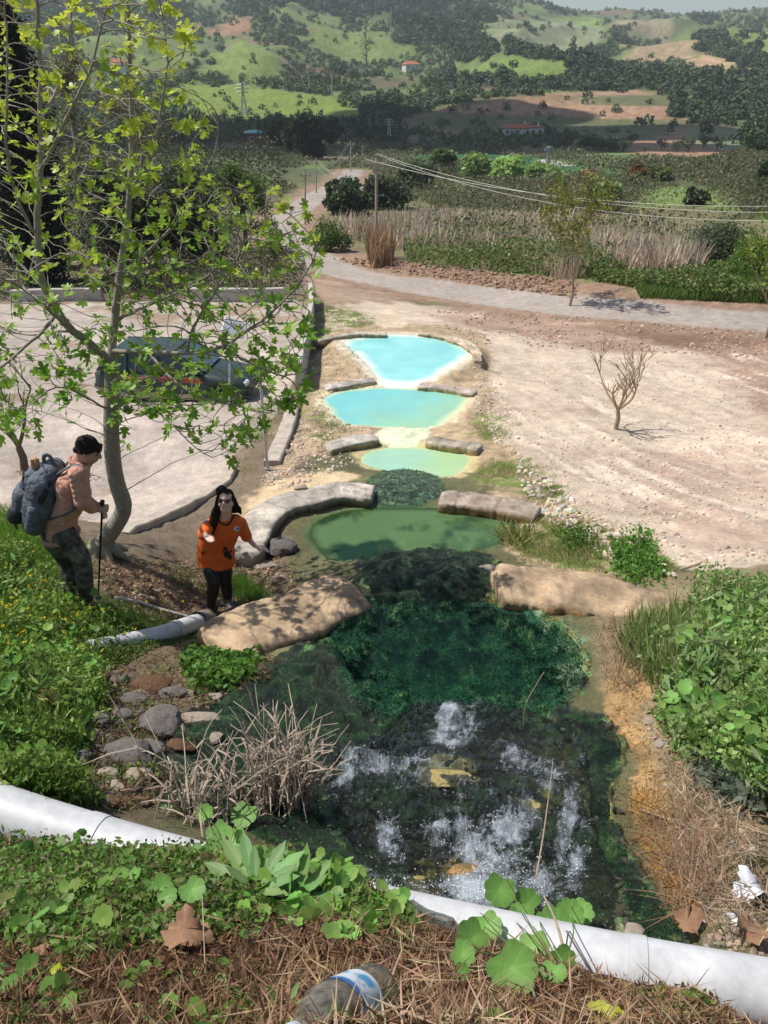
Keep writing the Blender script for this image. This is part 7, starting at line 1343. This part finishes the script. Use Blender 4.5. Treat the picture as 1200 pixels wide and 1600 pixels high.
# backpack: built in its own frame (x to the back of the wearer's left, z along the pack)
pc = J(58, 768); upv = J(70, 715)-J(52, 824); upv /= np.linalg.norm(upv); fw = np.array([1, 0, 0])-upv*upv[0]; fw /= np.linalg.norm(fw); lt = np.cross(upv, fw); MB_ = np.stack([fw, lt, upv], 1); TP = lambda x, y, z: pc+MB_@np.array([x*.9+.01, y*.92, z*.95])
NYL = mat('slate_blue_nylon', (.135, .16, .205), .55, var=.3, scale=7, bump=1.0, bscale=9, bdist=.07, col2=(.07, .08, .105)); NYD = mat('dark_nylon', (.02, .023, .03), .6, var=.2, bump=.4, bscale=14); YEL = mat('yellow_patch', (.70, .42, .02), .6, bump=0)
root = empty('backpack', J(58, 822), 'large slate-blue hiking backpack with black webbing worn by the man', 'backpack'); ps = []
b = MB(); pair(b, [TP(.05, 0, -.27), TP(.06, 0, -.05), TP(.06, 0, .15), TP(.09, 0, .25)], [.12, .15, .14, .10], [.10, .11, .09, .07], lt); ps.append(fuse(b, 'main_compartment', NYL, .010, 3))
b = MB(); pair(b, [TP(-.10, 0, -.22), TP(-.10, 0, -.02), TP(-.06, 0, .05)], [.09, .10, .08], [.08, .08, .07], lt); ps.append(fuse(b, 'front_pocket', NYL, .010, 3)); b = MB(); pair(b, [TP(-.075, 0, .08), TP(-.045, 0, .19)], [.08, .075], [.07, .06], lt); ps.append(fuse(b, 'top_pocket', NYL, .010, 3))
b = MB(); pair(b, [TP(-.13, 0, -.24), TP(-.12, 0, -.20)], [.085, .085], [.11, .11], lt); ps.append(fuse(b, 'lower_pocket', NYD, .010, 3))
b = MB(); caps(b, [TP(.06, -.22, -.24), TP(.06, -.23, -.05)], [.065, .06]); ps.append(fuse(b, 'side_pocket', NYL, .010, 3)); b = MB(); caps(b, [TP(.09, -.20, .02), TP(.10, -.20, .12), TP(.12, -.15, .22)], [.05, .05, .04]); ps.append(fuse(b, 'side_bag', NYD, .010, 3))
for z, w in ((-.12, .255), (.06, .25)): b = MB(); Q_ = [TP(.06+.19*math.cos(a)*-1, w*math.sin(a)*-1.0, z) for a in np.linspace(-.5, math.pi/2+.3, 12)]; b.tube(Q_, .011, 6, flat=.5); ps.append(b.build('compression_strap', NYD, None, True))
b = MB(); Q_ = [TP(-.045+.10*math.cos(a)*-1*.9, -.08+.075*math.sin(a)*-1, .13+.09*math.cos(a*2)) for a in np.linspace(0, 2.2, 12)]; b.tube(Q_, .007, 6); ps.append(b.build('zip', NYD, None, True))
b = MB(); Q_ = [TP(-.195*math.cos(a)+.01, -.17*math.sin(a), -.13) for a in np.linspace(-.8, 1.3, 12)]; b.tube(Q_, .006, 6); ps.append(b.build('zip', NYD, None, True))
b = MB(); b.box(TP(-.100, -.095, .155), (.012, .055, .045), Matrix(MB_.tolist())@Matrix.Rotation(R(40), 3, 'Z'), bev=.003); ps.append(b.build('logo_patch', YEL)); b = MB(); b.box(TP(-.107, -.100, .158), (.006, .036, .010), Matrix(MB_.tolist())@Matrix.Rotation(R(40), 3, 'Z')); ps.append(b.build('logo_mark', NYD))
b = MB(); Q_ = [TP(.02, -.03, .33), TP(.0, -.03, .40), TP(.05, -.03, .43), TP(.10, -.03, .36)]; b.tube(pipe_path(Q_, 12), .018, 8, flat=.6); ps.append(b.build('carry_handle', NYL, None, True))
for sy in (-1, 1): b = MB(); b.tube(pipe_path([TP(.13, sy*.09, .24), nk+np.array([-.0, sy*.11, .045]), nk+np.array([.10, sy*.13, -.02]), chs+np.array([.12 if sy < 0 else .05, sy*.15, .02]), chs+np.array([.10 if sy < 0 else .0, sy*.20, -.14]), TP(.16, sy*.17, -.17)], 26), .026, 8, flat=.4); ps.append(b.build('shoulder_strap', NYL if sy < 0 else NYD, None, True))
b = MB(); b.tube(pipe_path([TP(-.14, -.1, -.28), TP(-.13, -.12, -.34), TP(-.10, -.12, -.38)], 10), .010, 6, flat=.3); ps.append(b.build('loose_strap', NYD, None, True)); adopt(root, *ps)
b = MB(); b.tube([TP(-.04, -.06, .20), TP(-.08, -.07, .36)], [.017, .019], 8); o1 = b.build('wooden_handle', mat('orange_wood', (.52, .28, .12), .6)); b = MB(); b.tube([TP(-.01, -.04, .20), TP(-.045, -.05, .37)], [.016, .018], 8); o2 = b.build('wooden_handle', bpy.data.materials['orange_wood']); root = empty('tool_handles', TP(-.05, -.05, .2), 'pair of short wooden handles sticking out of the top of the blue backpack', 'tool'); adopt(root, o1, o2)
# ------------------------------------------------------------------ the air, and the cloud that shades the valley
m, t = newmat('haze_air'); q = NT(t); pv = q.n('VolumePrincipled', {'Color': (.80, .88, 1.0, 1), 'Density': .00019, 'Anisotropy': .2}); o_ = q.n('OutputMaterial'); t.links.new(pv.outputs[0], o_.inputs['Volume'])
zlo = float(GZ.min())-1; zhi = float(GZ.max())+25
b = MB(); b.box((0, 0, (zlo+zhi)/2), (15200, 15200, zhi-zlo)); hz = b.build('haze', m); tag(hz, kind='stuff')
S.cycles.volume_bounces = 1; S.cycles.volume_max_steps = 64
m, t = newmat('cloud_body'); q = NT(t); b_ = q.n('BsdfPrincipled', {'Base Color': (.8, .8, .8, 1), 'Roughness': 1.0}); q.n('OutputMaterial', {'Surface': b_})
b = MB(); hc_ = zhi+160; ctr = hit([600, 480, 740, 850, 700, 900, 560, 330, 200], [225, 235, 215, 235, 195, 215, 195, 225, 230]); off = np.array([sd.x, sd.y, 0])/sd.z
for i_, c in enumerate(ctr):
    for j_ in range(5): p_ = c+off*(hc_-c[2])+np.array([rng.normal()*22, rng.normal()*16, 0]); p_[2] = hc_+rng.normal()*6; V, Fa = rock_mesh(500+i_*5+j_, 3); b.add(V*np.array([34, 26, 14])*(.7+.5*rng.random())+p_, Fa)
tag(b.build('cloud', m, None, True), kind='stuff')
